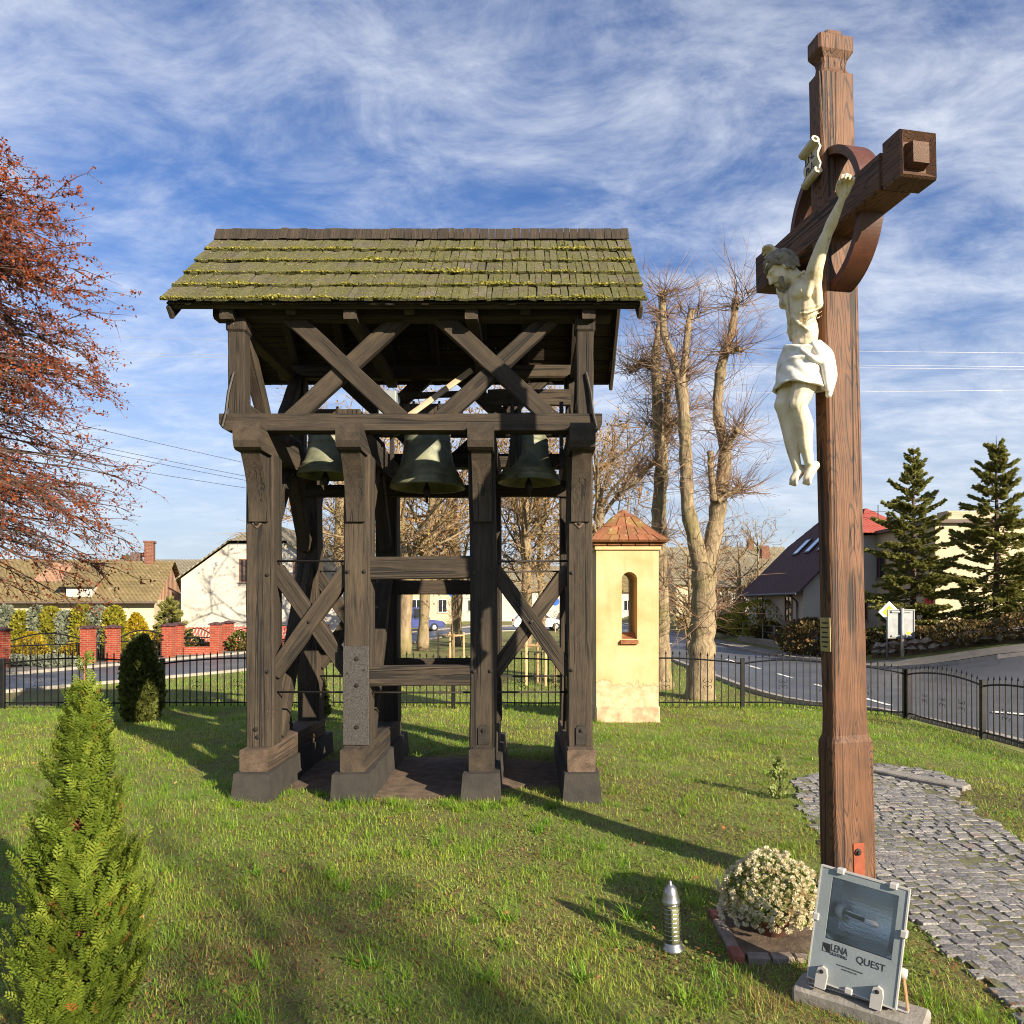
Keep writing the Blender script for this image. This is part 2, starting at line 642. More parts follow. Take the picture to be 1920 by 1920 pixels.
plain('black_ink', (0.012, 0.012, 0.014), 0.6)
plain('lamp_grey', (0.22, 0.25, 0.26), 0.5, 0.0, 0.10, 5, 0.1, 60)
plain('ceramic', (0.72, 0.70, 0.66), 0.4, 0, 0.06, 20)
plain('lamp_white', (0.40, 0.385, 0.36), 0.5, 0.0, 0.12, 7)
plain('cable', (0.012, 0.012, 0.012), 0.5)
plain('concrete', (0.23, 0.21, 0.18), 0.9, 0, 0.3, 9, 0.5, 60)
plain('kerb_stone', (0.30, 0.27, 0.23), 0.9, 0, 0.3, 5, 0.4, 40)
plain('pavement_slab', (0.15, 0.135, 0.115), 0.9, 0, 0.22, 3, 0.3, 30)
plain('line_paint', (0.74, 0.73, 0.70), 0.7, 0, 0.2, 6)
plain('edge_brick_red', (0.27, 0.085, 0.055), 0.85, 0, 0.35, 12, 0.5, 50)
plain('edge_brick_grey', (0.21, 0.165, 0.135), 0.9, 0, 0.35, 12, 0.5, 50)
plain('path_joint', (0.15, 0.125, 0.085), 0.95, 0, 0.5, 9, 0.8, 45, c2=(0.17, 0.18, 0.07))
plain('soil', (0.105, 0.073, 0.048), 0.95, 0, 0.5, 9, 0.8, 45)
plain('sign_back', (0.22, 0.235, 0.24), 0.5, 0.3, 0.2, 5)
plain('sign_post', (0.50, 0.47, 0.40), 0.45, 0.5, 0.2, 5)
plain('sign_yellow', (0.85, 0.52, 0.02), 0.4)
plain('sign_white', (0.80, 0.80, 0.78), 0.4)
plain('sign_blue', (0.03, 0.13, 0.52), 0.4)
plain('red_paint', (0.46, 0.055, 0.03), 0.6, 0, 0.2, 6)
plain('red_poster', (0.62, 0.035, 0.03), 0.6)
plain('white_render', (0.50, 0.47, 0.41), 0.95, 0, 0.12, 0.7, 0.25, 20)
plain('cream_render', (0.52, 0.43, 0.29), 0.95, 0, 0.08, 0.6, 0.2, 30)
plain('grey_render', (0.42, 0.38, 0.33), 0.95, 0, 0.12, 0.6, 0.2, 30)
plain('far_render', (0.60, 0.53, 0.42), 0.95, 0, 0.12, 0.5)
plain('fascia', (0.10, 0.07, 0.06), 0.7)
plain('gutter', (0.05, 0.04, 0.045), 0.5, 0.3)
plain('window_frame', (0.20, 0.09, 0.05), 0.6)
plain('white_frame', (0.72, 0.70, 0.66), 0.5)
plain('scroll_paint', (0.46, 0.38, 0.26), 0.6, 0, 0.2, 9, 0.18, 26, c2=(0.70, 0.62, 0.47))
plain('statue_cloth', (0.66, 0.63, 0.57), 0.6, 0, 0.10, 8, 0.12, 30)
plain('statue_hair', (0.20, 0.17, 0.13), 0.7, 0, 0.5, 22, 0.5, 60)
plain('lantern_silver', (0.30, 0.30, 0.30), 0.34, 0.9, 0.2, 20)
plain('wax', (0.22, 0.22, 0.15), 0.5, 0, 0.1, 10)
plain('wire', (0.50, 0.49, 0.47), 0.4, 0.4)
plain('wire_dark', (0.05, 0.05, 0.06), 0.5, 0.3)
plain('tyre', (0.014, 0.014, 0.014), 0.8)
plain('rim', (0.45, 0.45, 0.46), 0.3, 0.8)
plain('tail_lamp', (0.45, 0.02, 0.02), 0.3)
plain('head_lamp', (0.75, 0.75, 0.72), 0.15)
plain('clay_pot', (0.14, 0.055, 0.028), 0.8, 0, 0.2, 12)


def simple(name, c, rough, metal=0.0, coat=0.0, trans=0.0, ior=1.45):
    m, g, b = material(name)
    b.inputs['Base Color'].default_value = (*c, 1)
    b.inputs['Roughness'].default_value = rough
    b.inputs['Metallic'].default_value = metal
    b.inputs['Coat Weight'].default_value = coat
    b.inputs['Transmission Weight'].default_value = trans
    b.inputs['IOR'].default_value = ior
    return m


simple('car_white', (0.72, 0.72, 0.72), 0.35, 0, 0.8)
simple('car_blue', (0.006, 0.022, 0.16), 0.6, 0, 0.1)
simple('dark_glass', (0.02, 0.024, 0.03), 0.06, 0)
simple('bulb_glass', (0.95, 0.95, 0.95), 0.05, 0, 0, 0.9)
plain('bracket_paint', (0.40, 0.32, 0.22), 0.6, 0.2, 0.3, 30, 0.2, 60, c2=(0.40, 0.16, 0.04))
plain('thuja_stem', (0.20, 0.085, 0.035), 0.8, 0, 0.3, 20)
simple('skylight_glass', (0.62, 0.68, 0.74), 0.15, 0.6)


def glass_pane(name, rough, bump, scale, tint=(0.94, 0.97, 0.97)):
    """thin clear glass: mostly see-through, with a reflection"""
    m, g, b = material(name)
    tc = g.n('ShaderNodeTexCoord')
    nrm = g.bump(g.n('ShaderNodeTexVoronoi', Vector=tc.outputs['Object'], Scale=scale).outputs['Distance'], bump, 0.004)
    gl = g.n('ShaderNodeBsdfGlossy', Roughness=rough, Normal=nrm)
    tr = g.n('ShaderNodeBsdfTransparent', Color=tint)
    fr = g.n('ShaderNodeFresnel', IOR=1.45, Normal=nrm)
    mx = g.n('ShaderNodeMixShader', i0=g.math('ADD', fr.outputs[0], 0.01), i1=tr.outputs[0], i2=gl.outputs[0])
    g.put(m.node_tree.nodes['Material Output'].inputs['Surface'], mx.outputs[0])
    return m


glass_pane('lamp_glass', 0.05, 0.0, 60)
glass_pane('lantern_glass', 0.1, 0.3, 40, (0.90, 0.93, 0.82))

# hammered reflector
m, g, b = material('reflector')
tc = g.n('ShaderNodeTexCoord')
b.inputs['Base Color'].default_value = (0.70, 0.72, 0.74, 1)
b.inputs['Metallic'].default_value = 1.0
b.inputs['Roughness'].default_value = 0.5
g.put(b.inputs['Normal'], g.bump(g.n('ShaderNodeTexVoronoi', Vector=tc.outputs['Object'], Scale=110.0).outputs['Distance'], 0.35, 0.003))

# mossy wooden shingle: grain runs along local y, moss gathers in patches
def shingle_mat():
    m, g, b = material('shingle')
    tc = g.n('ShaderNodeTexCoord')
    oi = g.n('ShaderNodeObjectInfo')
    geo = g.n('ShaderNodeNewGeometry')
    r = oi.outputs['Random']
    v = g.vmath('ADD', tc.outputs['Object'], g.n('ShaderNodeCombineXYZ', X=g.math('MULTIPLY', r, 17.0), Y=g.math('MULTIPLY', r, 31.0)).outputs[0])
    f = g.noise(g.scalev(v, (1, 0.09, 1)), 60.0, 5.0, 0.7)
    col = g.ramp(f, [(0.25, (0.040, 0.034, 0.028)), (0.75, (0.15, 0.125, 0.10))])
    tint = g.math('ADD', g.math('MULTIPLY', r, 0.7), 0.6)
    col = g.mix(1.0, col, g.n('ShaderNodeCombineXYZ', X=tint, Y=tint, Z=tint).outputs[0], 'MULTIPLY')
    w = geo.outputs['Position']
    sep = g.n('ShaderNodeSeparateXYZ', i0=tc.outputs['Object'])
    mossy = g.math('ADD', g.noise(w, 3.0, 5.0, 0.65), g.math('MULTIPLY', g.noise(w, 26.0, 5.0, 0.7), 0.55))
    mossy = g.math('ADD', mossy, g.math('MULTIPLY', g.smooth(sep.outputs['Y'], 0.0, 0.10, 1.0, 0.0), 0.16))
    mm = g.smooth(mossy, 0.56, 0.86)
    mcol = g.ramp(g.noise(w, 40.0, 4.0), [(0.3, (0.045, 0.05, 0.012)), (0.7, (0.125, 0.120, 0.030))])
    col = g.mix(g.math('MULTIPLY', mm, 0.85), col, mcol)
    spk = g.smooth(g.noise(w, 75.0, 2.0, 0.5), 0.70, 0.75)
    col = g.mix(g.math('MULTIPLY', spk, 0.8), col, (0.40, 0.38, 0.20))
    g.put(b.inputs['Base Color'], col)
    b.inputs['Roughness'].default_value = 0.92
    g.put(b.inputs['Normal'], g.bump(g.math('ADD', f, g.math('MULTIPLY', mossy, 1.2)), 0.6, 0.012))


shingle_mat()
leafmat('moss', [(0.0, (0.10, 0.105, 0.016)), (0.6, (0.23, 0.215, 0.035)), (1.0, (0.42, 0.37, 0.10))], 0.1, 0.95)

# yellow limewash with stains, patched and flaking towards the foot of the wall
def limewash():
    m, g, b = material('yellow_limewash')
    geo = g.n('ShaderNodeNewGeometry')
    w = geo.outputs['Position']
    n1 = g.noise(w, 1.6, 5.0, 0.6)
    col = g.ramp(n1, [(0.3, (0.44, 0.285, 0.12)), (0.5, (0.52, 0.375, 0.19)), (0.75, (0.56, 0.44, 0.26))])
    streak = g.smooth(g.noise(g.scalev(w, (1, 1, 0.12)), 9.0, 5.0, 0.65), 0.50, 0.75, 0, 0.40)
    col = g.mix(streak, col, (0.36, 0.25, 0.12))
    sep = g.n('ShaderNodeSeparateXYZ', i0=w)
    edge = g.math('ADD', sep.outputs['Z'], g.math('MULTIPLY', g.noise(g.scalev(w, (1, 1, 0.4)), 3.4, 5.0, 0.6), -0.75))
    flake = g.smooth(edge, 0.13, 0.15, 1.0, 0.0)
    pc = g.ramp(g.noise(w, 9.0, 5.0, 0.65), [(0.35, (0.42, 0.30, 0.17)), (0.65, (0.58, 0.46, 0.29))])
    col = g.mix(flake, col, pc)
    rim = g.math('MULTIPLY', g.smooth(edge, 0.13, 0.145), g.smooth(edge, 0.15, 0.165, 1.0, 0.0))
    col = g.mix(g.math('MULTIPLY', rim, 0.6), col, (0.30, 0.20, 0.10))
    sp = g.smooth(g.noise(w, 34.0, 3.0), 0.66, 0.7)
    col = g.mix(g.math('MULTIPLY', sp, g.math('MULTIPLY', flake, 0.6)), col, (0.30, 0.22, 0.13))
    g.put(b.inputs['Base Color'], col)
    b.inputs['Roughness'].default_value = 0.95
    g.put(b.inputs['Normal'], g.bump(g.math('SUBTRACT', g.math('MULTIPLY', g.noise(w, 14.0, 5.0), 0.4), g.math('MULTIPLY', flake, 0.5)), 0.4, 0.02))


limewash()
plain('plinth_render', (0.42, 0.28, 0.17), 0.95, 0, 0.35, 6, 0.6, 30, c2=(0.66, 0.48, 0.30))
plain('roof_tile', (0.27, 0.085, 0.035), 0.9, 0, 0.4, 8, 0.4, 40, c2=(0.36, 0.16, 0.065))


def lichen_tile():
    m, g, b = material('lichen_tile')
    geo = g.n('ShaderNodeNewGeometry')
    oi = g.n('ShaderNodeObjectInfo')
    w = geo.outputs['Position']
    col = g.ramp(g.noise(w, 5.0, 5.0), [(0.3, (0.25, 0.085, 0.04)), (0.7, (0.36, 0.14, 0.06))])
    col = g.mix(g.smooth(g.noise(w, 2.4, 4.0), 0.48, 0.66, 0, 0.8), col, (0.24, 0.19, 0.045))
    col = g.mix(g.smooth(g.noise(w, 17.0, 4.0, 0.7), 0.60, 0.66, 0, 0.85), col, (0.52, 0.47, 0.30))
    tint = g.math('ADD', g.math('MULTIPLY', oi.outputs['Random'], 0.4), 0.8)
    col = g.mix(1.0, col, g.n('ShaderNodeCombineXYZ', X=tint, Y=tint, Z=tint).outputs[0], 'MULTIPLY')
    g.put(b.inputs['Base Color'], g.mix(1.0, col, (0.72, 0.72, 0.72), 'MULTIPLY'))
    b.inputs['Roughness'].default_value = 0.95
    g.put(b.inputs['Normal'], g.bump(g.noise(w, 30.0, 5.0), 0.5, 0.01))


lichen_tile()


def bark(name, dark, light, scale=9.0, green=0.0):
    m, g, b = material(name)
    geo = g.n('ShaderNodeNewGeometry')
    w = geo.outputs['Position']
    vs = g.scalev(w, (1, 1, 0.28))
    f = g.noise(vs, scale, 7.0, 0.72, 0.6)
    col = g.ramp(f, [(0.3, dark), (0.62, light), (0.8, tuple(min(1, x * 1.25) for x in light))])
    blot = g.noise(w, 1.3, 4.0, 0.6)
    col = g.mix(g.smooth(blot, 0.5, 0.7, 0, 0.5), col, tuple(x * 0.6 for x in light))
    if green:
        col = g.mix(g.smooth(g.noise(w, 0.9, 3.0), 0.45, 0.65, 0, green), col, (0.15, 0.15, 0.03))
    g.put(b.inputs['Base Color'], col)
    b.inputs['Roughness'].default_value = 0.95
    g.put(b.inputs['Normal'], g.bump(f, 0.9, 0.06))


bark('lime_bark', (0.085, 0.056, 0.032), (0.34, 0.26, 0.155), 11.0, 0.35)
bark('far_bark', (0.11, 0.075, 0.045), (0.31, 0.235, 0.14), 5.0, 0.4)
bark('dark_bark', (0.035, 0.024, 0.018), (0.11, 0.075, 0.052), 9.0)
plain('lime_twig', (0.20, 0.118, 0.065), 0.8, 0, 0.25, 3.0)
plain('tan_twig', (0.22, 0.145, 0.075), 0.8, 0, 0.25, 3.0)
plain('larch_twig', (0.085, 0.045, 0.032), 0.85, 0, 0.25, 3.0)
leafmat('rust_leaf', [(0.0, (0.13, 0.022, 0.008)), (0.5, (0.26, 0.055, 0.015)), (1.0, (0.36, 0.105, 0.030))], 0.4)
leafmat('amber_leaf', [(0.0, (0.28, 0.11, 0.03)), (0.5, (0.40, 0.24, 0.08)), (1.0, (0.50, 0.37, 0.14))], 0.4)
leafmat('spruce_needle', [(0.0, (0.085, 0.094, 0.026)), (0.6, (0.26, 0.262, 0.070)), (1.0, (0.42, 0.385, 0.115))], 0.35, 0.7)
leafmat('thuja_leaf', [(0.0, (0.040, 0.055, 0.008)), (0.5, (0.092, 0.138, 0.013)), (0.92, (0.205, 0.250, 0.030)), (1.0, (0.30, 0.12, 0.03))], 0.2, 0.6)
leafmat('dark_thuja_leaf', [(0.0, (0.040, 0.046, 0.010)), (0.6, (0.085, 0.100, 0.020)), (1.0, (0.15, 0.165, 0.035))], 0.25, 0.6)
leafmat('golden_leaf', [(0.0, (0.20, 0.15, 0.008)), (0.6, (0.36, 0.26, 0.012)), (1.0, (0.48, 0.34, 0.03))], 0.3)
leafmat('olive_leaf', [(0.0, (0.13, 0.135, 0.012)), (0.6, (0.24, 0.23, 0.022)), (1.0, (0.36, 0.31, 0.04))], 0.3)
leafmat('blue_leaf', [(0.0, (0.12, 0.14, 0.095)), (0.6, (0.21, 0.235, 0.165)), (1.0, (0.30, 0.32, 0.23))], 0.25)
leafmat('bramble_leaf', [(0.0, (0.045, 0.04, 0.015)), (0.6, (0.11, 0.085, 0.03)), (1.0, (0.26, 0.14, 0.05))], 0.3)
leafmat('grass_blade', [(0.0, (0.12, 0.27, 0.020)), (0.35, (0.235, 0.38, 0.034)), (0.58, (0.39, 0.45, 0.062)), (0.74, (0.48, 0.43, 0.14)), (0.86, (0.34, 0.205, 0.085)), (1.0, (0.17, 0.09, 0.042))], 0.45, 0.4)
leafmat('weed_leaf', [(0.0, (0.12, 0.17, 0.035)), (0.6, (0.21, 0.26, 0.065)), (1.0, (0.34, 0.34, 0.12))], 0.3, 0.5)
leafmat('dead_leaf', [(0.0, (0.30, 0.105, 0.03)), (0.5, (0.46, 0.22, 0.07)), (1.0, (0.58, 0.40, 0.20))], 0.3, 0.7)
leafmat('litter', [(0.0, (0.10, 0.05, 0.02)), (0.5, (0.22, 0.11, 0.045)), (1.0, (0.36, 0.22, 0.10))], 0.2, 0.8)
leafmat('mum_petal', [(0.0, (0.42, 0.30, 0.13)), (0.4, (0.66, 0.58, 0.36)), (1.0, (0.80, 0.76, 0.60))], 0.3, 0.6)


def lawn():
    m, g, b = material('lawn')
    geo = g.n('ShaderNodeNewGeometry')
    w = geo.outputs['Position']
    f = g.math('ADD', g.math('MULTIPLY', g.noise(w, 0.55, 4.0), 0.5), g.math('MULTIPLY', g.noise(w, 7.0, 6.0, 0.7), 0.5))
    col = g.ramp(f, [(0.34, (0.125, 0.082, 0.040)), (0.46, (0.17, 0.145, 0.040)), (0.56, (0.20, 0.245, 0.045)), (0.70, (0.28, 0.30, 0.065))])
    col = g.mix(g.smooth(g.noise(w, 70.0, 5.0, 0.75), 0.42, 0.62, 0, 0.75), col, (0.055, 0.055, 0.016))
    col = g.mix(g.smooth(g.noise(w, 110.0, 3.0, 0.7), 0.60, 0.70, 0, 0.6), col, (0.36, 0.34, 0.11))
    g.put(b.inputs['Base Color'], col)
    b.inputs['Roughness'].default_value = 0.95
    g.put(b.inputs['Normal'], g.bump(g.noise(w, 40.0, 6.0, 0.7), 0.8, 0.03))


lawn()


def asphalt():
    m, g, b = material('asphalt')
    geo = g.n('ShaderNodeNewGeometry')
    w = geo.outputs['Position']
    col = g.ramp(g.noise(w, 0.5, 5.0, 0.6), [(0.3, (0.062, 0.066, 0.074)), (0.7, (0.105, 0.109, 0.120))])
    col = g.mix(g.smooth(g.noise(w, 90.0, 2.0), 0.55, 0.7, 0, 0.4), col, (0.16, 0.155, 0.15))
    seam = g.smooth(g.math('ABSOLUTE', g.math('SUBTRACT', g.noise(w, 0.35, 3.0), 0.5)), 0.002, 0.008, 1.0, 0.0)
    col = g.mix(g.math('MULTIPLY', seam, 0.5), col, (0.03, 0.03, 0.03))
    g.put(b.inputs['Base Color'], col)
    g.put(b.inputs['Roughness'], g.smooth(g.noise(w, 0.7, 3.0), 0.3, 0.7, 0.38, 0.62))
    g.put(b.inputs['Normal'], g.bump(g.noise(w, 60.0, 3.0), 0.3, 0.01))


asphalt()


def brickwork(name, c1, c2, mortar, bw=0.25, bh=0.075, ms=0.012):
    m, g, b = material(name)
    tc = g.n('ShaderNodeTexCoord')
    geo = g.n('ShaderNodeNewGeometry')
    sp = g.n('ShaderNodeSeparateXYZ', i0=geo.outputs['Position'])
    nn = g.n('ShaderNodeSeparateXYZ', i0=geo.outputs['True Normal'])
    side = g.math('GREATER_THAN', g.math('ABSOLUTE', nn.outputs['X']), 0.7)
    mixu = g.n('ShaderNodeMix', i0=side, i2=sp.outputs['X'], i3=sp.outputs['Y'])
    uv = g.n('ShaderNodeCombineXYZ', X=mixu.outputs[0], Y=sp.outputs['Z']).outputs[0]
    br = g.n('ShaderNodeTexBrick', Vector=uv, Color1=c1, Color2=c2, Mortar=mortar, Scale=1.0)
    br.inputs['Brick Width'].default_value = bw
    br.inputs['Row Height'].default_value = bh
    br.inputs['Mortar Size'].default_value = ms
    br.inputs['Bias'].default_value = -0.1
    g.put(b.inputs['Base Color'], g.mix(g.smooth(g.noise(geo.outputs['Position'], 5.0, 4.0), 0.4, 0.7, 0, 0.35), br.outputs[0], tuple(x * 0.5 for x in c1)))
    b.inputs['Roughness'].default_value = 0.85
    g.put(b.inputs['Normal'], g.bump(g.math('SUBTRACT', 1.0, br.outputs['Fac']), 0.6, 0.01))


brickwork('red_brick', (0.25, 0.030, 0.012), (0.33, 0.048, 0.017), (0.30, 0.15, 0.10))
brickwork('chimney_brick', (0.15, 0.045, 0.028), (0.20, 0.065, 0.038), (0.20, 0.13, 0.09))
brickwork('pale_brick', (0.52, 0.40, 0.26), (0.62, 0.50, 0.34), (0.40, 0.31, 0.22))


def field_roof(name, c1, c2, lich, row=0.26):
    """old pantile or slate roof seen from afar: courses by local y, lichen specks"""
    m, g, b = material(name)
    geo = g.n('ShaderNodeNewGeometry')
    w = geo.outputs['Position']
    col = g.ramp(g.noise(w, 0.9, 5.0, 0.65), [(0.3, c1), (0.7, c2)])
    col = g.mix(g.smooth(g.noise(w, 3.4, 4.0, 0.7), 0.58, 0.66, 0, 0.8), col, lich)
    sp = g.n('ShaderNodeSeparateXYZ', i0=w)
    wv = g.math('SINE', g.math('MULTIPLY', g.math('ADD', sp.outputs['X'], sp.outputs['Y']), 2 * math.pi / 0.24))
    g.put(b.inputs['Base Color'], g.mix(g.smooth(wv, -1.0, -0.4, 0.45, 0.0), col, tuple(x * 0.35 for x in c1)))
    b.inputs['Roughness'].default_value = 0.9
    g.put(b.inputs['Normal'], g.bump(wv, 0.6, 0.04))


field_roof('mossy_tiles', (0.15, 0.115, 0.048), (0.26, 0.195, 0.085), (0.40, 0.32, 0.20))
field_roof('pink_tiles', (0.36, 0.20, 0.12), (0.46, 0.28, 0.18), (0.5, 0.4, 0.3))
field_roof('slate_tiles', (0.16, 0.145, 0.10), (0.26, 0.23, 0.16), (0.35, 0.32, 0.22))
field_roof('plum_roof', (0.060, 0.026, 0.030), (0.085, 0.038, 0.042), (0.085, 0.04, 0.045))
field_roof('sunlit_roof', (0.30, 0.055, 0.04), (0.36, 0.075, 0.055), (0.36, 0.09, 0.06))  # sunlit copy of the plum roof; sunlight on the half hips is painted in


def granite():
    m, g, b = material('granite')
    tc = g.n('ShaderNodeTexCoord')
    oi = g.n('ShaderNodeObjectInfo')
    geo = g.n('ShaderNodeNewGeometry')
    at = g.n('ShaderNodeAttribute', attribute_name='rnd')
    r = g.math('FRACT', g.math('ADD', oi.outputs['Random'], at.outputs['Fac']))
    w = geo.outputs['Position']
    f = g.noise(w, 70.0, 5.0, 0.7)
    col = g.ramp(f, [(0.3, (0.095, 0.092, 0.092)), (0.5, (0.21, 0.202, 0.195)), (0.72, (0.38, 0.37, 0.35))])
    t = g.ramp(r, [(0.0, (0.58, 0.58, 0.60)), (0.5, (0.92, 0.90, 0.87)), (0.93, (1.2, 1.17, 1.10)), (1.0, (1.0, 0.82, 0.72))])
    g.put(b.inputs['Base Color'], g.mix(1.0, col, t, 'MULTIPLY'))
    b.inputs['Roughness'].default_value = 0.7
    g.put(b.inputs['Normal'], g.bump(g.noise(w, 35.0, 5.0, 0.6), 0.6, 0.012))


granite()
plain('field_stone', (0.17, 0.145, 0.12), 0.9, 0, 0.4, 5, 0.6, 30, c2=(0.34, 0.29, 0.24))


# painted figure: cream with brownish rain streaks and worn patches
def statue_paint():
    m, g, b = material('statue')
    tc = g.n('ShaderNodeTexCoord')
    v = tc.outputs['Object']
    col = g.ramp(g.noise(v, 11.0, 5.0, 0.6), [(0.3, (0.60, 0.49, 0.33)), (0.65, (0.74, 0.65, 0.48))])
    st = g.noise(g.scalev(v, (1, 1, 0.13)), 24.0, 4.0, 0.6, 0.2)
    col = g.mix(g.smooth(st, 0.55, 0.70, 0, 0.75), col, (0.22, 0.17, 0.085))
    ch = g.smooth(g.noise(v, 60.0, 3.0, 0.6), 0.66, 0.69, 0, 0.6)
    col = g.mix(ch, col, (0.30, 0.25, 0.16))
    g.put(b.inputs['Base Color'], col)
    b.inputs['Roughness'].default_value = 0.55
    g.put(b.inputs['Normal'], g.bump(g.noise(v, 45.0, 4.0), 0.25, 0.006))


statue_paint()

# ------------------------------------------------------------------ ground
def ground_sheet():
    xs = np.unique(np.concatenate([-np.geomspace(14, 900, 26), np.arange(-14, 20.01, 0.3), np.geomspace(20, 900, 26)]))
    ys = np.unique(np.concatenate([-np.geomspace(4, 400, 16), np.arange(-4, 24.01, 0.3), np.geomspace(24, 1800, 34)]))
    X, Y = np.meshgrid(xs, ys)
    Z = hgt(X, Y)
    v = np.stack([X, Y, Z], -1).reshape(-1, 3)
    nx, ny = len(xs), len(ys)
    i = (np.arange(ny - 1)[:, None] * nx + np.arange(nx - 1)[None]).reshape(-1)
    f = np.stack([i, i + 1, i + nx + 1, i + nx], -1)
    return tag(MB().add(v, f).build('ground', 'lawn', smooth=True), kind='structure')


GROUND = ground_sheet()


def ribbon(name, left, right, lift, mat, n=160, cross=36, parent=None):
    """a strip of paving draped on the ground between two outlines"""
    def res(p):
        p = np.asarray(p, float)
        s = np.r_[0, np.cumsum(np.linalg.norm(np.diff(p, axis=0), axis=1))]
        t = np.linspace(0, s[-1], n)
        q = np.stack([np.interp(t, s, p[:, k]) for k in (0, 1)], -1)
        for _ in range(3):
            q[1:-1] = (q[:-2] + 2 * q[1:-1] + q[2:]) / 4
        return q
    a, b = res(left), res(right)
    t = np.linspace(0, 1, cross)[None, :, None]
    g2 = a[:, None] * (1 - t) + b[:, None] * t
    z = hgt(g2[..., 0], g2[..., 1]) + lift
    v = np.concatenate([g2, z[..., None]], -1).reshape(-1, 3)
    i = (np.arange(n - 1)[:, None] * cross + np.arange(cross - 1)[None]).reshape(-1)
    f = np.stack([i, i + 1, i + cross + 1, i + cross], -1)
    o = MB().add(v, f).build(name, mat, parent, smooth=True)
    return o, a, b


def kerb_line(name, line, w, h, lift, mat='kerb_stone', parent=None):
    """a raised kerb along an outline"""
    line = np.asarray(line)
    tan = np.gradient(line, axis=0)
    nrm = np.stack([-tan[:, 1], tan[:, 0]], -1)
    nrm /= np.linalg.norm(nrm, axis=1)[:, None]
    z = hgt(line[:, 0], line[:, 1]) + lift
    a, b = line - nrm * w / 2, line + nrm * w / 2
    v = np.concatenate([np.c_[a, z - 0.25], np.c_[a, z + h], np.c_[b, z + h], np.c_[b, z - 0.25]])
    n = len(line)
    i = np.arange(n - 1)
    f = np.concatenate([np.stack([i + k * n, i + 1 + k * n, i + 1 + (k + 1) * n, i + (k + 1) * n], -1) for k in range(3)])
    return MB().add(v, f).build(name, mat, parent)


# the street on the right, opening into a junction by the churchyard corner
road_r, near_e, far_e = ribbon('road', [(5.7, 130), (5.7, 60), (5.7, 30), (5.7, 18), (6.1, 15.6), (7.5, 13.9), (7.75, 11), (8.2, 6), (10, 0), (14, -8)],
                               [(10.2, 130), (10.2, 60), (10.2, 32), (10.9, 26), (13.5, 21.5), (19, 17.5), (26, 14.5), (34, 11), (40, 4), (44, -8)], 0.035, 'asphalt')
tag(road_r, kind='structure')
tag(kerb_line('kerb', near_e, 0.15, 0.06, 0.03), kind='structure')
tag(kerb_line('kerb', far_e, 0.15, 0.10, 0.03), kind='structure')
far2 = far_e + np.array([0.95, 0.25])
fp, _a, _b = ribbon('pavement', far_e + (0.06, 0.01), far2, 0.11, 'pavement_slab')
tag(fp, kind='structure')
# painted centre dashes
for k in range(22):
    y0 = 15.6 + k * 2.9
    if y0 > 72:
        break
    xm = 7.85
    yy = np.linspace(y0, y0 + 1.2, 5)
    v = [(xm + s * 0.06, y, float(hgt(xm, y)) + 0.043) for y in yy for s in (-1, 1)]
    f = [(2 * i, 2 * i + 1, 2 * i + 3, 2 * i + 2) for i in range(4)]
    MB().add(v, f).build('lane_dash', 'line_paint', road_r)
# white edge line in the junction
ln = np.array([(9.4, 14.6), (10.6, 13.6), (12.2, 12.7), (14, 12.0)])
v = [(x + dx * 0.07, y + dx * 0.09, float(hgt(x, y)) + 0.06) for x, y in ln for dx in (-1, 1)]
MB().add(v, [(2 * i, 2 * i + 1, 2 * i + 3, 2 * i + 2) for i in range(3)]).build('edge_line', 'line_paint', road_r)

# the street on the left, running off behind the bell tower to the far junction
left_lo = [(-40, -8), (-22, 8), (-13, 18), (-9.2, 23.9), (-6.9, 34), (-5.4, 47), (-3.0, 56), (5.7, 63)]
left_hi = [(-46, -3), (-27, 11), (-15.8, 21.9), (-12.4, 31.0), (-10.2, 40), (-8.4, 54), (-5, 66), (5.7, 72)]
road_l, lo_e, hi_e = ribbon('road', left_lo, left_hi, 0.035, 'asphalt')
tag(road_l, kind='structure')
tag(kerb_line('kerb', lo_e, 0.14, 0.05, 0.03), kind='structure')
tag(kerb_line('kerb', hi_e, 0.14, 0.09, 0.03), kind='structure')
fp2, _a, _b = ribbon('pavement', hi_e + (-0.05, 0.05), hi_e + (-1.6, 1.5), 0.10, 'pavement_slab')
tag(fp2, kind='structure')

# bare trodden soil under the tower
def soil_patch():
    n = 48
    th = np.linspace(0, 2 * math.pi, n, endpoint=False)
    r = 1 + 0.07 * np.sin(3 * th + 1) + 0.05 * np.sin(7 * th) + 0.03 * np.sin(13 * th + 2)
    rings = [0.0001, 0.5, 0.85, 1.0]
    v = []
    for q in rings:
        x = -0.95 + 1.62 * r * q * np.cos(th) * (1 + 0.1 * np.abs(np.cos(th)))
        y = 7.42 + 0.92 * r * q * np.sin(th)
        v.append(np.c_[x, y, hgt(x, y) + 0.012 * (1 - q ** 4) + (0.004 if q < 1 else -0.02)])
    f = []
    for k in range(len(rings) - 1):
        for i in range(n):
            j = (i + 1) % n
            f.append((k * n + i, k * n + j, k * n + n + j, k * n + n + i))
    return tag(MB().add(np.concatenate(v), f).build('bare_soil', 'soil', smooth=True), kind='structure')


soil_patch()

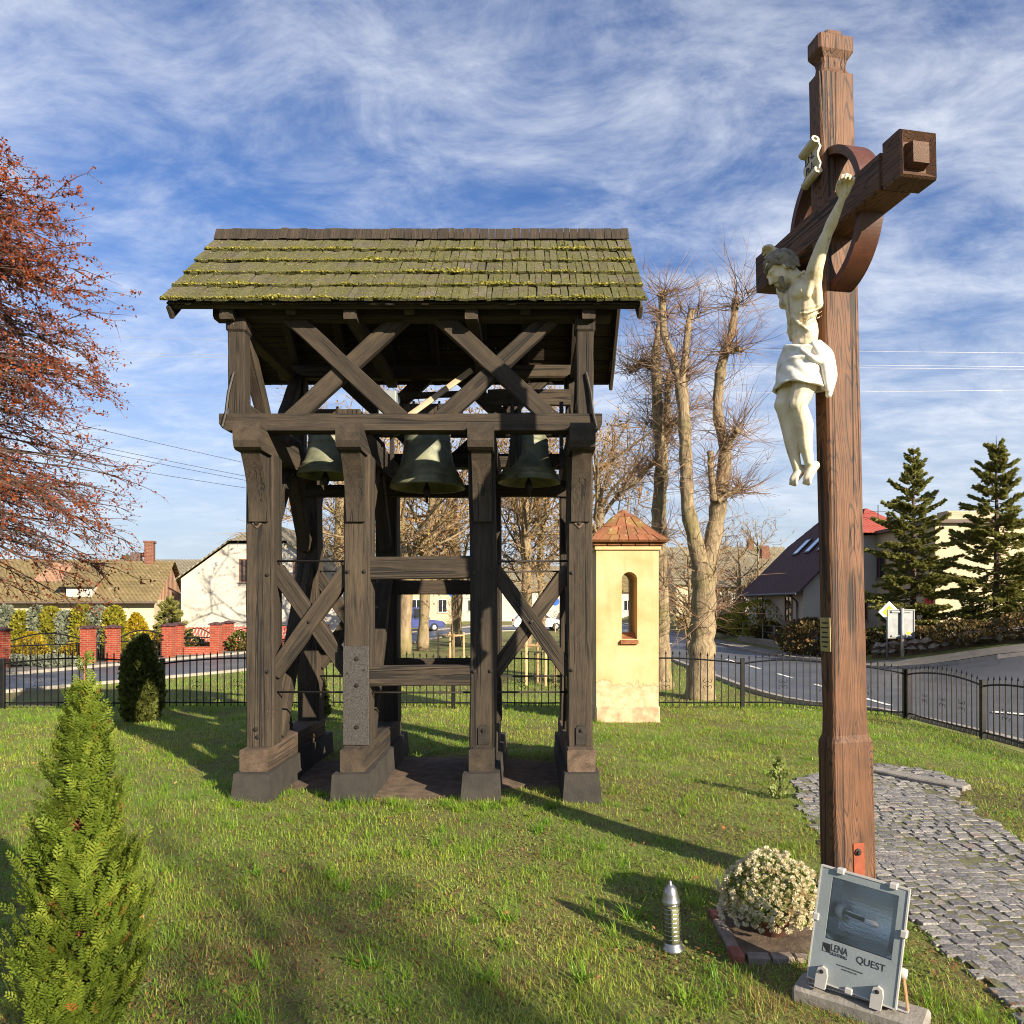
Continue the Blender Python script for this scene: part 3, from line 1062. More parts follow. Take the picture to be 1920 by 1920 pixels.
# ------------------------------------------------------------------ cobbled path beside the cross
def path_edges(y):
    """left and right edge of the path at depth y"""
    l = np.interp(y, [1.5, 3.2, 4.4, 5.4, 6.4, 7.0, 7.6, 7.9], [1.95, 2.12, 2.18, 2.22, 2.42, 2.62, 3.2, 3.8])
    r = np.interp(y, [1.5, 3.2, 4.6, 5.2, 6.3, 6.8, 7.0, 7.5, 7.9], [3.4, 3.45, 3.52, 3.55, 3.72, 4.05, 4.25, 4.2, 3.9])
    return l, r


def cobbles():
    ys = np.linspace(1.4, 7.9, 40)
    l, r = path_edges(ys)
    t = np.linspace(0, 1, 14)
    X = l[:, None] * (1 - t) + r[:, None] * t
    Y = np.repeat(ys[:, None], 14, 1)
    Z = hgt(X, Y) + 0.0145
    i = (np.arange(39)[:, None] * 14 + np.arange(13)[None]).reshape(-1)
    path = MB().add(np.stack([X, Y, Z], -1).reshape(-1, 3), np.stack([i, i + 1, i + 15, i + 14], -1)).build('path', 'path_joint')
    tag(path, kind='structure')
    # five stone shapes, domed and a little crooked
    shapes = []
    for k in range(5):
        r2 = np.random.default_rng(40 + k)
        c = np.array([(-.5, -.5), (0, -.52), (.5, -.5), (.52, 0), (.5, .5), (0, .52), (-.5, .5), (-.52, 0)]) + r2.normal(0, 0.045, (8, 2))
        v = np.concatenate([np.c_[c, np.full(8, -0.5)], np.c_[c * 0.97, np.full(8, 0.33)], np.c_[c * 0.88, 0.40 + r2.normal(0, 0.02, 8)], [[0, 0, 0.42]]])
        f = [(a + i, a + (i + 1) % 8, a + 8 + (i + 1) % 8, a + 8 + i) for a in (0, 8) for i in range(8)] + [(16 + i, 16 + (i + 1) % 8, 24) for i in range(8)]
        shapes.append((v, f))
    stones = []
    y = 1.5
    row = 0
    while y < 7.85:
        dep = rng.uniform(0.062, 0.082)
        x = 1.6 + rng.uniform(0, 0.1)
        while x < 4.5:
            w = rng.uniform(0.075, 0.125)
            xm = x + w / 2
            arc = y + 0.16 * math.sin((xm - 2.2) * 2.0) + 0.05 * math.sin(xm * 6 + row * 0.3)
            ym = arc + dep / 2
            le, re = path_edges(ym)
            if le - 0.03 + rng.normal(0, 0.03) < xm < re + 0.03 + rng.normal(0, 0.03) and ym < 7.9:
                stones.append((xm, ym, w - 0.005, dep - 0.005, rng.normal(0, 0.04), rng.integers(0, 5), rng.normal(0, 0.0022)))
            x += w
        y += dep
        row += 1
    stones.sort(key=lambda s: math.hypot(s[0], s[1]))
    meshes = [MB().add(v, f).mesh('cobblestone', 'granite') for v, f in shapes]
    rest = MB()
    # the stones in view that show largest are parts of their own; those outside the frame and past 300 are joined
    def inview(s):
        u = CX + F_PX * s[0] / s[1]
        vv = CY + F_PX * (CAMZ - float(hgt(s[0], s[1]))) / s[1]
        return u < 1960 and vv < 1960
    n = 0
    for (x, y, w, d, a, k, dz) in stones:
        z = float(hgt(x, y)) - 0.004 + dz
        M = T(x, y, z) @ RZ(a) @ Matrix.Rotation(rng.normal(0, 0.03), 4, 'X') @ Matrix.Diagonal((w, d, 0.055, 1))
        if n < 300 and inview((x, y)):
            obj('cobblestone', meshes[k], path, M)
            n += 1
        else:
            v, f = shapes[k]
            A = np.array(M)
            rest.add(v @ A[:3, :3].T + A[:3, 3], f, 0, rng.uniform(0.01, 1))
    tag(rest.build('cobblestone', 'granite', path), kind='stuff')
    # pale edging slabs at the end of the path
    for k, (x, y, a) in enumerate([(3.72, 7.42, -1.05), (3.98, 7.0, -0.9)]):
        MB().cbox((-0.26, -0.09, -0.05), (0.26, 0.09, 0.035), 0.012).build('edging_slab', 'concrete', path, T(x, y, float(hgt(x, y)) + 0.01) @ RZ(a))


cobbles()

# ------------------------------------------------------------------ the timber bell tower
TW = thing('bell_tower', 'dark timber bell tower with mossy shingle roof standing on four stone footings', 'bell tower', (-0.96, 7.4, 0))
PX = [-2.42, -1.54, -0.39, 0.50]          # the four cross frames
YF, YB = 6.73, 8.12                       # centre lines of front and rear posts
SLEEPER_MAT = ['raw_oak', 'old_oak', 'old_oak', 'raw_oak']


def footing(x, front=6.36, back=8.5):
    w0, w1, z1 = 0.185, 0.155, 0.24
    n = 9
    ys = np.linspace(front, back, n)
    v, f = [], []
    for y in ys:
        j = rng.normal(0, 0.004, (4, 2))
        v += [(x - w0 + j[0, 0], y, -0.12), (x + w0 + j[1, 0], y, -0.12), (x + w1 + j[2, 0], y, z1 + j[2, 1]), (x - w1 + j[3, 0], y, z1 + j[3, 1])]
    for i in range(n - 1):
        for k in range(4):
            q = (k + 1) % 4
            f.append((i * 4 + k, i * 4 + q, i * 4 + 4 + q, i * 4 + 4 + k))
    f += [(3, 2, 1, 0), tuple((n - 1) * 4 + k for k in range(4))]
    v = np.array(v, float)
    v[:4, 1] += (0, 0, 0.03, 0.03)
    MB().add(v, f).build('footing', 'footing', TW)


bolt_me = MB().lathe([(0.0001, 0.018), (0.010, 0.018), (0.012, 0.008), (0.021, 0.007), (0.022, 0.0)], seg=8).mesh('bolt', 'iron')


def bolt(p, parent=None, s=1.0):
    """a bolt head on a face that looks at the camera (-y)"""
    obj('bolt', bolt_me, parent or TW, T(*p) @ Matrix.Rotation(math.pi / 2, 4, 'X') @ Matrix.Scale(s, 4))


def head_profile(top, drop, fwd, back):
    """side outline (y, z) of a cross beam whose nose is rounded under"""
    return [(fwd, top), (back, top), (back, top - drop), (fwd + 0.10, top - drop), (fwd + 0.06, top - drop + 0.012), (fwd + 0.012, top - drop + 0.05)]


for i, x in enumerate(PX):
    footing(x)
    # sleeper lying on the footing
    timber('sleeper', (x, 6.47, 0.34), (x, 8.34, 0.34), 0.25 if i in (0, 3) else 0.225, 0.20, SLEEPER_MAT[i], TW, (1, 0, 0), 0.010, 0.002)
    # posts: one timber each, the rear ones lean back a little at the foot
    wf = (0.25, 0.235, 0.24, 0.225)[i]
    timber('post', (x, YF, 0.44), (x + (0.0, 0.008, -0.012, 0.0)[i], YF, 3.10), wf, 0.25, 'old_oak', TW, (1, 0, 0), 0.012, 0.0022, 12, bend=(0.0, 0.0, 0.012, 0)[i])
    timber('post', (x + 0.01, YB + 0.05, 0.44), (x, YB, 3.10), 0.235, 0.24, 'old_oak', TW, (1, 0, 0), 0.012, 0.0025, 10)
    # raking struts of the side frame, heads rounded
    timber('strut', (x + 0.005, 7.05, 0.44), (x + 0.005, YB - 0.1, 2.15), 0.15, 0.15, 'old_oak', TW, (1, 0, 0), 0.014, 0.002)
    timber('strut', (x - 0.06, 7.55, 0.44), (x - 0.06, YF + 0.12, 1.95), 0.10, 0.13, 'old_oak', TW, (1, 0, 0), 0.014, 0.002)
    # cross beam with a projecting nose
    w = (0.235, 0.215, 0.225, 0.22)[i]
    n = 0.02
    prof = [(-0.42, 3.315), (-0.44, 3.27), (-0.44, 3.16), (-0.42, 3.105), (-0.385, 3.085), (1.72, 3.085), (1.74, 3.16), (1.74, 3.27), (1.72, 3.315)]
    MB().prism([(YF + a, b) for a, b in prof], 0, x - w / 2, x + w / 2).grain('cross_beam', 'old_oak', TW, 'Y')
    # knee under the nose, front and back: concave towards the outside
    t = np.linspace(0, 1, 9)
    for s, yb in ((-1, YF), (1, YB)):
        f0 = yb + s * 0.123
        out = [(f0 + s * (0.20 * (1 - q) ** 2.2 + 0.035), 3.085 - 0.60 * q) for q in t]
        inn = [(f0, 3.085 - 0.60), (f0, 3.085)]
        pr = out + inn
        MB().prism(pr if s < 0 else pr[::-1], 0, x - 0.085, x + 0.085).build('knee_brace', 'old_oak', TW)
    # long slanted braces from post to bell beam inside the frame
    timber('strut', (x, YF + 0.1, 2.35), (x, YF + 0.62, 3.09), 0.13, 0.14, 'old_oak', TW, (1, 0, 0), 0.010, 0.002)
    timber('strut', (x, YB - 0.1, 2.35), (x, YB - 0.58, 3.09), 0.13, 0.14, 'old_oak', TW, (1, 0, 0), 0.010, 0.002)

# diagonal crosses in the outer bays, front and rear; the two members of each cross are halved past each other
def saltire(xa, xb, z0, z1, y, w, d, mat='old_oak', flip=False):
    a = 0.5 * d
    timber('brace', (xa, y + (a if flip else 0.0), z1), (xb, y + (a if flip else 0.0), z0), w, d, mat, TW, (0.6, 0, 0.8), 0.008, 0.0018)
    timber('brace', (xa, y + (0.0 if flip else a), z0), (xb, y + (0.0 if flip else a), z1), w, d, mat, TW, (0.6, 0, -0.8), 0.008, 0.0018)


saltire(PX[0] + 0.10, PX[1] - 0.09, 1.10, 2.06, YF - 0.02, 0.145, 0.11, flip=True)
saltire(PX[2] + 0.10, PX[3] - 0.09, 1.10, 2.06, YF - 0.02, 0.14, 0.11)
saltire(PX[0] + 0.10, PX[1] - 0.09, 1.05, 2.06, YB + 0.02, 0.14, 0.11)
saltire(PX[2] + 0.10, PX[3] - 0.09, 1.05, 2.06, YB + 0.02, 0.14, 0.11)
# rails of the middle bay
timber('rail', (PX[1] + 0.09, YF - 0.03, 2.065), (PX[2] - 0.10, YF - 0.03, 2.075), 0.205, 0.16, 'old_oak', TW, (0, 0, 1), 0.010, 0.002)
timber('rail', (PX[1] + 0.09, YF - 0.03, 1.075), (PX[2] - 0.10, YF - 0.03, 1.085), 0.18, 0.16, 'old_oak', TW, (0, 0, 1), 0.010, 0.002)
timber('rail', (PX[1] + 0.09, YB, 1.92), (PX[2] - 0.10, YB, 1.92), 0.16, 0.15, 'old_oak', TW, (0, 0, 1), 0.010, 0.002)
timber('rail', (PX[1] + 0.09, YB, 1.06), (PX[2] - 0.10, YB, 1.06), 0.14, 0.15, 'old_oak', TW, (0, 0, 1), 0.03, 0.005)
for x0, x1 in ((PX[0], PX[3]),):
    for y, z in ((YF - 0.02, 2.135), (YB, 2.10), (YF - 0.02, 0.925), (YB, 0.93)):
        MB().tube([(x0 + 0.1, y, z), ((x0 + x1) / 2, y, z - 0.006), (x1 - 0.1, y, z)], 0.0095, 8).build('tie_rod', 'iron', TW, smooth=True)
# ironwork
MB().cbox((-0.118, -0.008, 0), (0.118, 0, 0.90), 0.004).build('steel_plate', 'steel_plate', TW, T(PX[1], YF - 0.131, 0.455))
for z in (0.62, 1.0, 1.24):
    bolt((PX[1] + 0.01, YF - 0.14, z))
for x in PX[2:]:
    pl = MB().prism([(-0.05, 0), (0.05, 0), (0.05, 0.15), (0.025, 0.18), (-0.025, 0.18), (-0.05, 0.15)], 1, 0, 0.012).build('foot_plate', 'iron', TW, T(x + 0.01, YF - 0.138, 0.46))
    bolt((x + 0.01, YF - 0.14, 0.59))
bolt((PX[0] - 0.03, YF - 0.13, 0.60))
bolt((PX[0] - 0.01, YF - 0.13, 0.53))
for x in (PX[0] - 0.02, PX[3] - 0.01):
    MB().cbox((-0.035, -0.008, -0.035), (0.035, 0, 0.035), 0.004).build('washer_plate', 'rusty_iron', TW, T(x, YF - 0.13, 2.47) @ Matrix.Rotation(math.pi / 4, 4, 'Y'))
    bolt((x, YF - 0.137, 2.47))
for x, s in ((PX[1], -1), (PX[1], 1), (PX[2], -1), (PX[2], 1), (PX[0], 1), (PX[3], -1)):
    for z in (2.03, 1.12):
        bolt((x + s * 0.075, YF - 0.13, z + rng.normal(0, 0.015)), s=0.85)
for cx in ((PX[0] + PX[1]) / 2, (PX[2] + PX[3]) / 2):
    bolt((cx, YF - 0.08, 1.575), s=0.85)

# the long beams on the noses, with moulded ends
for y in (6.55, 8.30):
    o = 0.085
    z0, z1 = 3.285, 3.435
    prof = [(-2.73, z1), (-2.73, z0 + 0.06), (-2.70, z0 + 0.02), (-2.65, z0), (0.60, z0), (0.65, z0 + 0.02), (0.685, z0 + 0.06), (0.685, z1)]
    b = MB().prism(prof[::-1], 1, y - o, y + o)
    b.grain('long_beam', 'old_oak', TW, 'X')
# upper storey
UY = {0: 6.56, 1: 8.28}
for k, y in UY.items():
    for x, w in ((-2.585, 0.15), (0.535, 0.15)):
        timber('upper_post', (x, y, 3.43), (x, y, 4.20), w, 0.15, 'old_oak', TW, (1, 0, 0), 0.010, 0.0018)
        MB().cbox((x - 0.09, y - 0.095, 4.17), (x + 0.09, y + 0.095, 4.30), 0.02).build('post_cap', 'old_oak', TW)
    for xc in (-1.63, -0.27):
        saltire(xc - 0.525, xc + 0.525, 3.40, 4.37, y + 0.03, 0.155, 0.085, flip=(xc > 5))
    timber('wall_plate', (-2.80, y + 0.02, 4.375), (0.77, y + 0.02, 4.375), 0.15, 0.15, 'old_oak', TW, (0, 0, 1), 0.02, 0.003)
    # braces from the upper posts to the plate
for x in (-2.585, 0.535):
    timber('strut', (x, 6.62, 4.28), (x, 7.30, 3.44), 0.12, 0.12, 'old_oak', TW, (1, 0, 0), 0.010, 0.0018)
    timber('strut', (x, 8.22, 4.28), (x, 7.55, 3.44), 0.12, 0.12, 'old_oak', TW, (1, 0, 0), 0.010, 0.0018)
    timber('cross_beam', (x, 6.6, 3.505), (x, 8.25, 3.505), 0.13, 0.13, 'old_oak', TW, (1, 0, 0), 0.010, 0.0018)
# tie beams with their sawn ends showing under the eaves
TIE = [-2.64, -1.545, -0.475, 0.56]
for x in TIE:
    timber('tie_beam', (x, 6.40, 4.30), (x, 8.46, 4.30), 0.115, 0.092, 'old_oak', TW, (1, 0, 0), 0.006, 0.002)

# roof: deck boards, rafters, shingles
RX0, RX1 = -3.157, 1.045
RIDGE_Y, RIDGE_Z, EAVE_Z = 7.46, 5.50, 4.37
EAVE_F, EAVE_B = 6.30, 8.68
SLF = math.atan2(RIDGE_Z - EAVE_Z, RIDGE_Y - EAVE_F)
LF = math.hypot(RIDGE_Z - EAVE_Z, RIDGE_Y - EAVE_F)
roof = MB().prism([(RIDGE_Y - 0.05, RIDGE_Z - 0.12), (RIDGE_Y + 0.05, RIDGE_Z - 0.12), (RIDGE_Y + 0.05, RIDGE_Z - 0.03), (RIDGE_Y - 0.05, RIDGE_Z - 0.03)], 0, RX0 + 0.05, RX1 - 0.05).build('roof', 'old_oak', TW)


def slope_M(front, x, s, up=0.0):
    """matrix on a roof slope: local x along the eave, local y up the slope, z out of the roof"""
    if front:
        o = Vector((x, EAVE_F, EAVE_Z))
        yv = Vector((0, math.cos(SLF), math.sin(SLF)))
        xv = Vector((1, 0, 0))
    else:
        a = math.atan2(RIDGE_Z - EAVE_Z, RIDGE_Y - EAVE_B)
        o = Vector((x, EAVE_B, EAVE_Z))
        yv = Vector((0, math.cos(a), math.sin(a)))
        xv = Vector((-1, 0, 0))
    zv = xv.cross(yv)
    M = Matrix((xv, yv, zv)).transposed().to_4x4()
    M.translation = o + yv * s + zv * up
    return M


LB = math.hypot(RIDGE_Z - EAVE_Z, RIDGE_Y - EAVE_B)
for front, L in ((True, LF), (False, LB)):
    nb = 11
    for k in range(nb):
        s0, s1 = 0.03 + k * (L - 0.05) / nb, 0.03 + (k + 1) * (L - 0.05) / nb
        j = rng.normal(0, 0.004)
        xm = (RX0 + RX1) / 2
        hl = (RX1 - RX0) / 2 - 0.04
        MB().cbox((-hl, 0.004, -0.012 + j), (hl, s1 - s0 - 0.004, 0.012 + j), 0.003).grain('deck_board', 'old_oak', roof, 'X', slope_M(front, xm, s0, -0.035))
    for x in TIE + [-2.08, -1.03, 0.0]:
        M = slope_M(front, x, 0.06, -0.10)
        MB().cbox((-0.045, 0, -0.05), (0.045, L - 0.08, 0.05), 0.006).grain('rafter', 'old_oak', roof, 'Y', M)
    # barge boards
    for x in (RX0 + 0.035, RX1 - 0.035):
        M = slope_M(front, x, -0.01, -0.085)
        MB().cbox((-0.02, 0.01, -0.075), (0.02, L, 0.035), 0.006).grain('barge_board', 'old_oak', roof, 'Y', M)
    # starter course and eaves board
    M = slope_M(front, (RX0 + RX1) / 2, 0.0, -0.012)
    sb = MB()
    x = -(RX1 - RX0) / 2 + 0.03
    while x < (RX1 - RX0) / 2 - 0.09:
        w = rng.uniform(0.065, 0.085)
        sb.box((x, 0.012 + rng.normal(0, 0.006), -0.022), (x + w - 0.005, 0.2, -0.008))
        x += w
    tag(sb.build('starter_shingle', 'old_oak', roof, M), kind='stuff')
    MB().cbox((-(RX1 - RX0) / 2 + 0.06, 0.03, -0.075), ((RX1 - RX0) / 2 - 0.06, 0.06, -0.03), 0.005).grain('eaves_board', 'old_oak', roof, 'X', M)

# five courses of shingles on the front; the back slope as one part
NCOL = 57
expo = 0.305
shapes = []
for k in range(5):
    r2 = np.random.default_rng(90 + k)
    j = r2.normal(0, 0.006, 4)
    v = np.array([(-.5, j[0], -.004), (.5, j[1], -.004), (.5, 1, -.004), (-.5, 1, -.004), (-.5, j[0], .016), (.5, j[1], .016), (.48, .5, .014), (-.48, .5, .014), (.5, 1, .004), (-.5, 1, .004)], float)
    v[:, 1] *= 0.40
    v[:, 0] += r2.normal(0, 0.02, 10)
    f = [(3, 2, 1, 0), (4, 5, 6, 7), (7, 6, 8, 9), (0, 1, 5, 4), (1, 2, 8, 6, 5), (3, 0, 4, 7, 9), (2, 3, 9, 8)]
    shapes.append((v, f))
sh_me = [MB().add(v, f).mesh('shingle', 'shingle') for v, f in shapes]
moss = MB()
ico_t = np.array([(0, 0, .7), (.9, 0, .1), (.28, .86, .1), (-.73, .53, .1), (-.73, -.53, .1), (.28, -.86, .1), (0, 0, -.4)], float)
ico_f = np.array([(0, 1, 2), (0, 2, 3), (0, 3, 4), (0, 4, 5), (0, 5, 1), (6, 2, 1), (6, 3, 2), (6, 4, 3), (6, 5, 4), (6, 1, 5)])
back = MB()
for front, L in ((True, LF), (False, LB)):
    for c in range(5):
        s = c * (L - 0.10) / 5
        tilt = 0.035
        edges = np.linspace(RX0 - 0.01, RX1 + 0.01, NCOL + 1) + np.r_[0, rng.normal(0, 0.011, NCOL - 1), 0]
        for k in range(NCOL):
            w = edges[k + 1] - edges[k] - rng.uniform(0.003, 0.0065)
            xm = (edges[k] + edges[k + 1]) / 2
            M = slope_M(front, xm, s - 0.012 + rng.normal(0, 0.006), 0.012 + rng.normal(0, 0.003)) @ Matrix.Rotation(rng.normal(0, 0.012), 4, 'Z') @ Matrix.Rotation(-tilt + rng.normal(0, 0.008), 4, 'X') @ Matrix.Rotation(rng.normal(0, 0.05), 4, 'Y') @ Matrix.Diagonal((w, 0.86, 1, 1))
            q = rng.integers(0, 5)
            if front:
                obj('shingle', sh_me[q], roof, M)
            else:
                A = np.array(M)
                back.add(shapes[q][0] @ A[:3, :3].T + A[:3, 3], shapes[q][1])
        if front:
            # moss cushions along the lips, thicker in some stretches
            n = 1250
            xs = rng.uniform(RX0, RX1, n)
            dens = 0.5 + 0.30 * np.sin(xs * 2.1 + c * 1.7) + 0.30 * np.sin(xs * 5.3 + c * 2.9) + 0.25 * np.sin(xs * 13.7 + c * 5.1) + 0.2 * np.sin(xs * 31 + c)
            keep = rng.uniform(0, 1, n) < np.clip(dens * 1.1 + 0.22, 0.15, 1)
            xs = xs[keep]
            n = len(xs)
            yv = np.array([0, math.cos(SLF), math.sin(SLF)])
            zv = np.array([0, -math.sin(SLF), math.cos(SLF)])
            sl = s - 0.012 + np.abs(rng.normal(0, 0.012, n)) * (0.5 + 2.6 * np.clip(dens[keep] - 0.4, 0, 1))
            pos = np.c_[xs, np.full(n, EAVE_F), np.full(n, EAVE_Z)] + sl[:, None] * yv + (0.030 + rng.normal(0, 0.003, n))[:, None] * zv
            moss.inst(ico_t, ico_f, pos, rotmats(n, 0.5), rng.uniform(0.005, 0.012, n) + 0.008 * np.clip(dens[keep] - 0.3, 0, 1), 0, rng.uniform(0.02, 1, n))
            n = 900
            sl = rng.uniform(0, 0.24, n) + s
            pos = np.c_[rng.uniform(RX0, RX1, n), np.full(n, EAVE_F), np.full(n, EAVE_Z)] + sl[:, None] * yv + 0.027 * zv
            moss.inst(ico_t, ico_f, pos, rotmats(n, 0.5), rng.uniform(0.003, 0.007, n), 0, rng.uniform(0.5, 1, n))
tag(back.build('shingle', 'shingle', roof), kind='stuff')
tag(moss.build('moss', 'moss', roof), kind='stuff')
# ridge boards
rb_me = [MB().prism([(-0.075, 0.0), (-0.060, 0.0), (0.008, 0.125 + j), (-0.010, 0.135 + j)], 0, -0.5, 0.5).mesh('ridge_board', 'old_oak') for j in (0.0, 0.003, -0.002)]
edges = np.linspace(RX0 - 0.01, RX1 + 0.01, 51) + np.r_[0, rng.normal(0, 0.012, 49), 0]
for k in range(50):
    w = edges[k + 1] - edges[k] - 0.005
    M = T((edges[k] + edges[k + 1]) / 2, RIDGE_Y - 0.02 + rng.normal(0, 0.003), RIDGE_Z - 0.055 + rng.normal(0, 0.0015)) @ Matrix.Diagonal((w, 1, 1, 1))
    obj('ridge_board', rb_me[rng.integers(0, 3)], roof, M)
rr = MB()
for k in range(50):
    rr.box((edges[k], RIDGE_Y + 0.02, RIDGE_Z - 0.06), (edges[k + 1] - 0.005, RIDGE_Y + 0.035, RIDGE_Z + 0.07))
tag(rr.build('ridge_board', 'old_oak', roof), kind='stuff')

# timbers and bearings that carry the bells, the clock-motor boxes
for x in PX:
    MB().cbox((x - 0.07, 7.28, 3.315), (x + 0.07, 7.62, 3.42), 0.01).build('bearing_block', 'old_oak', TW)
timber('rail', (PX[0], 8.02, 2.98), (PX[3], 8.02, 2.98), 0.13, 0.10, 'old_oak', TW, (0, 0, 1), 0.01, 0.003)
timber('rail', (PX[0] + 0.1, 7.95, 3.62), (PX[3] - 0.05, 7.95, 3.62), 0.11, 0.09, 'old_oak', TW, (0, 0, 1), 0.01, 0.003)
timber('rail', (-1.50, 7.86, 3.98), (-0.42, 7.86, 4.02), 0.06, 0.06, 'old_oak', TW, (0, 0, 1), 0.006, 0.002)
timber('rail', (-0.40, 7.72, 3.93), (0.48, 7.72, 3.93), 0.17, 0.06, 'old_oak', TW, (0, 0, 1), 0.008, 0.002)
timber('rail', (-0.42, 7.78, 3.70), (0.35, 7.78, 3.74), 0.12, 0.06, 'old_oak', TW, (0, 0, 1), 0.008, 0.002)
timber('batten', (-1.22, 6.95, 3.46), (-0.53, 7.15, 4.04), 0.055, 0.03, 'pale_batten', TW, (0, 0, 1), 0.004, 0.001)
for x, y in ((-1.36, 7.25),):
    mo = MB().cbox((-0.09, -0.12, 0), (0.09, 0.12, 0.40), 0.012).build('motor_box', 'motor_grey', TW, T(x, y, 3.44))
    MB().lathe([(0.0001, 0.012), (0.011, 0.012), (0.013, 0)], seg=10).build('knob', 'iron', mo, T(x + 0.02, y - 0.12, 3.70) @ Matrix.Rotation(math.pi / 2, 4, 'X'))
for x, z in ((-0.06, 3.35), (-1.33, 3.27), (0.36, 3.33), (-0.13, 3.33)):
    MB().cbox((x - 0.02, 7.22, z - 0.24), (x + 0.02, 7.27, z + 0.42), 0.005).build('hanger_strap', 'iron', TW)
# old iron cramps on the end posts
for x, s in ((-2.66, 1), (0.60, -1)):
    MB().tube([(x + 0.06 * s, 6.47, 3.80), (x + 0.02 * s, 6.455, 3.62), (x, 6.45, 3.44), (x - 0.03 * s, 6.44, 3.31)], 0.014, 6).build('iron_cramp', 'iron', TW)

# ------------------------------------------------------------------ the three bells
def bell(x, y, rim_z, R, H, label):
    t = thing('church_bell', label, 'bell', (x, y, rim_z), 'bells hanging in the timber tower')
    pr = [(1.0, 0.0), (0.985, 0.04), (0.93, 0.10), (0.84, 0.20), (0.75, 0.31), (0.69, 0.42), (0.645, 0.55), (0.615, 0.70), (0.60, 0.84), (0.585, 0.90), (0.53, 0.965), (0.40, 1.0), (0.2, 1.02), (0.0001, 1.03)]
    band = []
    for i, (a, z) in enumerate(pr):
        band.append((a * R, z * H))
        if i in (2, 3, 7, 8):
            band.append((a * R + 0.006, z * H + 0.008))
            band.append((a * R - 0.002, z * H + 0.018))
    inner = [(0.0001, 0.90 * H), (0.50 * R, 0.86 * H), (0.58 * R, 0.5 * H), (0.72 * R, 0.2 * H), (0.93 * R, 0.0)]
    prof = inner + [(a, z) for a, z in band]
    MB().lathe(prof, seg=56).build('bell_body', 'bronze', t, T(x, y, rim_z), smooth=True)
    MB().lathe([(0.0001, H * 0.55), (0.012, H * 0.5), (0.014, 0.03), (0.034, -0.01), (0.040, -0.05), (0.030, -0.085), (0.016, -0.10), (0.016, -0.15), (0.0001, -0.155)], seg=14).build('clapper', 'iron', t, T(x, y - 0.05, rim_z), smooth=True)
    top = rim_z + H * 1.03
    MB().cbox((x - 0.36, y - 0.07, top + 0.05), (x + 0.36, y + 0.07, top + 0.19), 0.012).build('yoke', 'old_oak', t)
    for s in (-1, 1):
        MB().tube([(x + s * 0.06, y, top - 0.02), (x + s * 0.075, y, top + 0.03), (x + s * 0.06, y, top + 0.08)], 0.02, 8).build('crown_loop', 'bronze', t, smooth=True)
        MB().cbox((x + s * 0.13 - 0.012, y - 0.085, top - 0.01), (x + s * 0.13 + 0.012, y - 0.072, top + 0.21), 0.003).build('yoke_strap', 'iron', t)
    return t


bell(-2.03, 7.42, 3.04, 0.30, 0.47, 'small bronze bell hanging at the left of the tower, partly behind a post')
bell(-1.00, 7.42, 2.92, 0.385, 0.64, 'largest bronze bell with triangle of sunlight, in the middle bay')
bell(0.035, 7.42, 2.975, 0.325, 0.50, 'bronze bell with bright sunlit shoulder in the right bay of the tower')

# ------------------------------------------------------------------ the wayside cross
_d, _n = Vector((-0.2075, 0.978, 0)).normalized(), Vector((-0.978, -0.2075, 0)).normalized()
CM = Matrix.Translation((1.915, 4.30, 0)) @ (Matrix.Rotation(math.radians(-1.24), 4, 'Y') @ Matrix((_d, _n, Vector((0, 0, 1)))).transposed().to_4x4())
CR = thing('wayside_cross', 'tall brown oak cross with ringed arms beside the cobbled path', 'cross', None, M=CM)


def cl(x, y, z):
    return CM @ Matrix.Translation((x, y, z))


def loft(sections, ch):
    """closed solid from (z, half x, half y) sections with chamfered corners"""
    v, f = [], []
    for z, a, b in sections:
        c = min(ch, a * 0.4, b * 0.4)
        ring = [(a - c, -b), (a, -b + c), (a, b - c), (a - c, b), (-a + c, b), (-a, b - c), (-a, -b + c), (-a + c, -b)]
        v += [(x + rng.normal(0, 0.0008), y + rng.normal(0, 0.0008), z) for x, y in ring]
    n = len(sections)
    for i in range(n - 1):
        for j in range(8):
            k = (j + 1) % 8
            f.append((i * 8 + j, i * 8 + k, i * 8 + 8 + k, i * 8 + 8 + j))
    f += [tuple(range(8))[::-1], tuple(range((n - 1) * 8, n * 8))]
    return v, f


hx, hy = 0.062, 0.113
sec = [(-0.3, 0.078, 0.138), (0.2, 0.078, 0.137), (0.91, 0.077, 0.134), (0.935, 0.077, 0.133), (0.975, hx, hy + 0.004)]
sec += [(z, hx, hy) for z in np.linspace(1.1, 4.82, 12)]
sec += [(4.850, hx, hy), (4.862, hx * 0.82, hy * 0.84), (4.885, hx * 0.70, hy * 0.74), (4.915, hx * 0.66, hy * 0.70), (4.945, hx * 0.72, hy * 0.76), (4.985, hx, hy), (4.99, hx * 1.02, hy * 1.02), (5.070, hx * 1.02, hy * 1.02), (5.080, hx * 0.75, hy * 0.72), (5.092, hx * 0.68, hy * 0.52), (5.11, hx * 0.66, hy * 0.46)]
post = MB().add(*loft(sec, 0.012)).build('post', 'cross_oak', CR, CM)

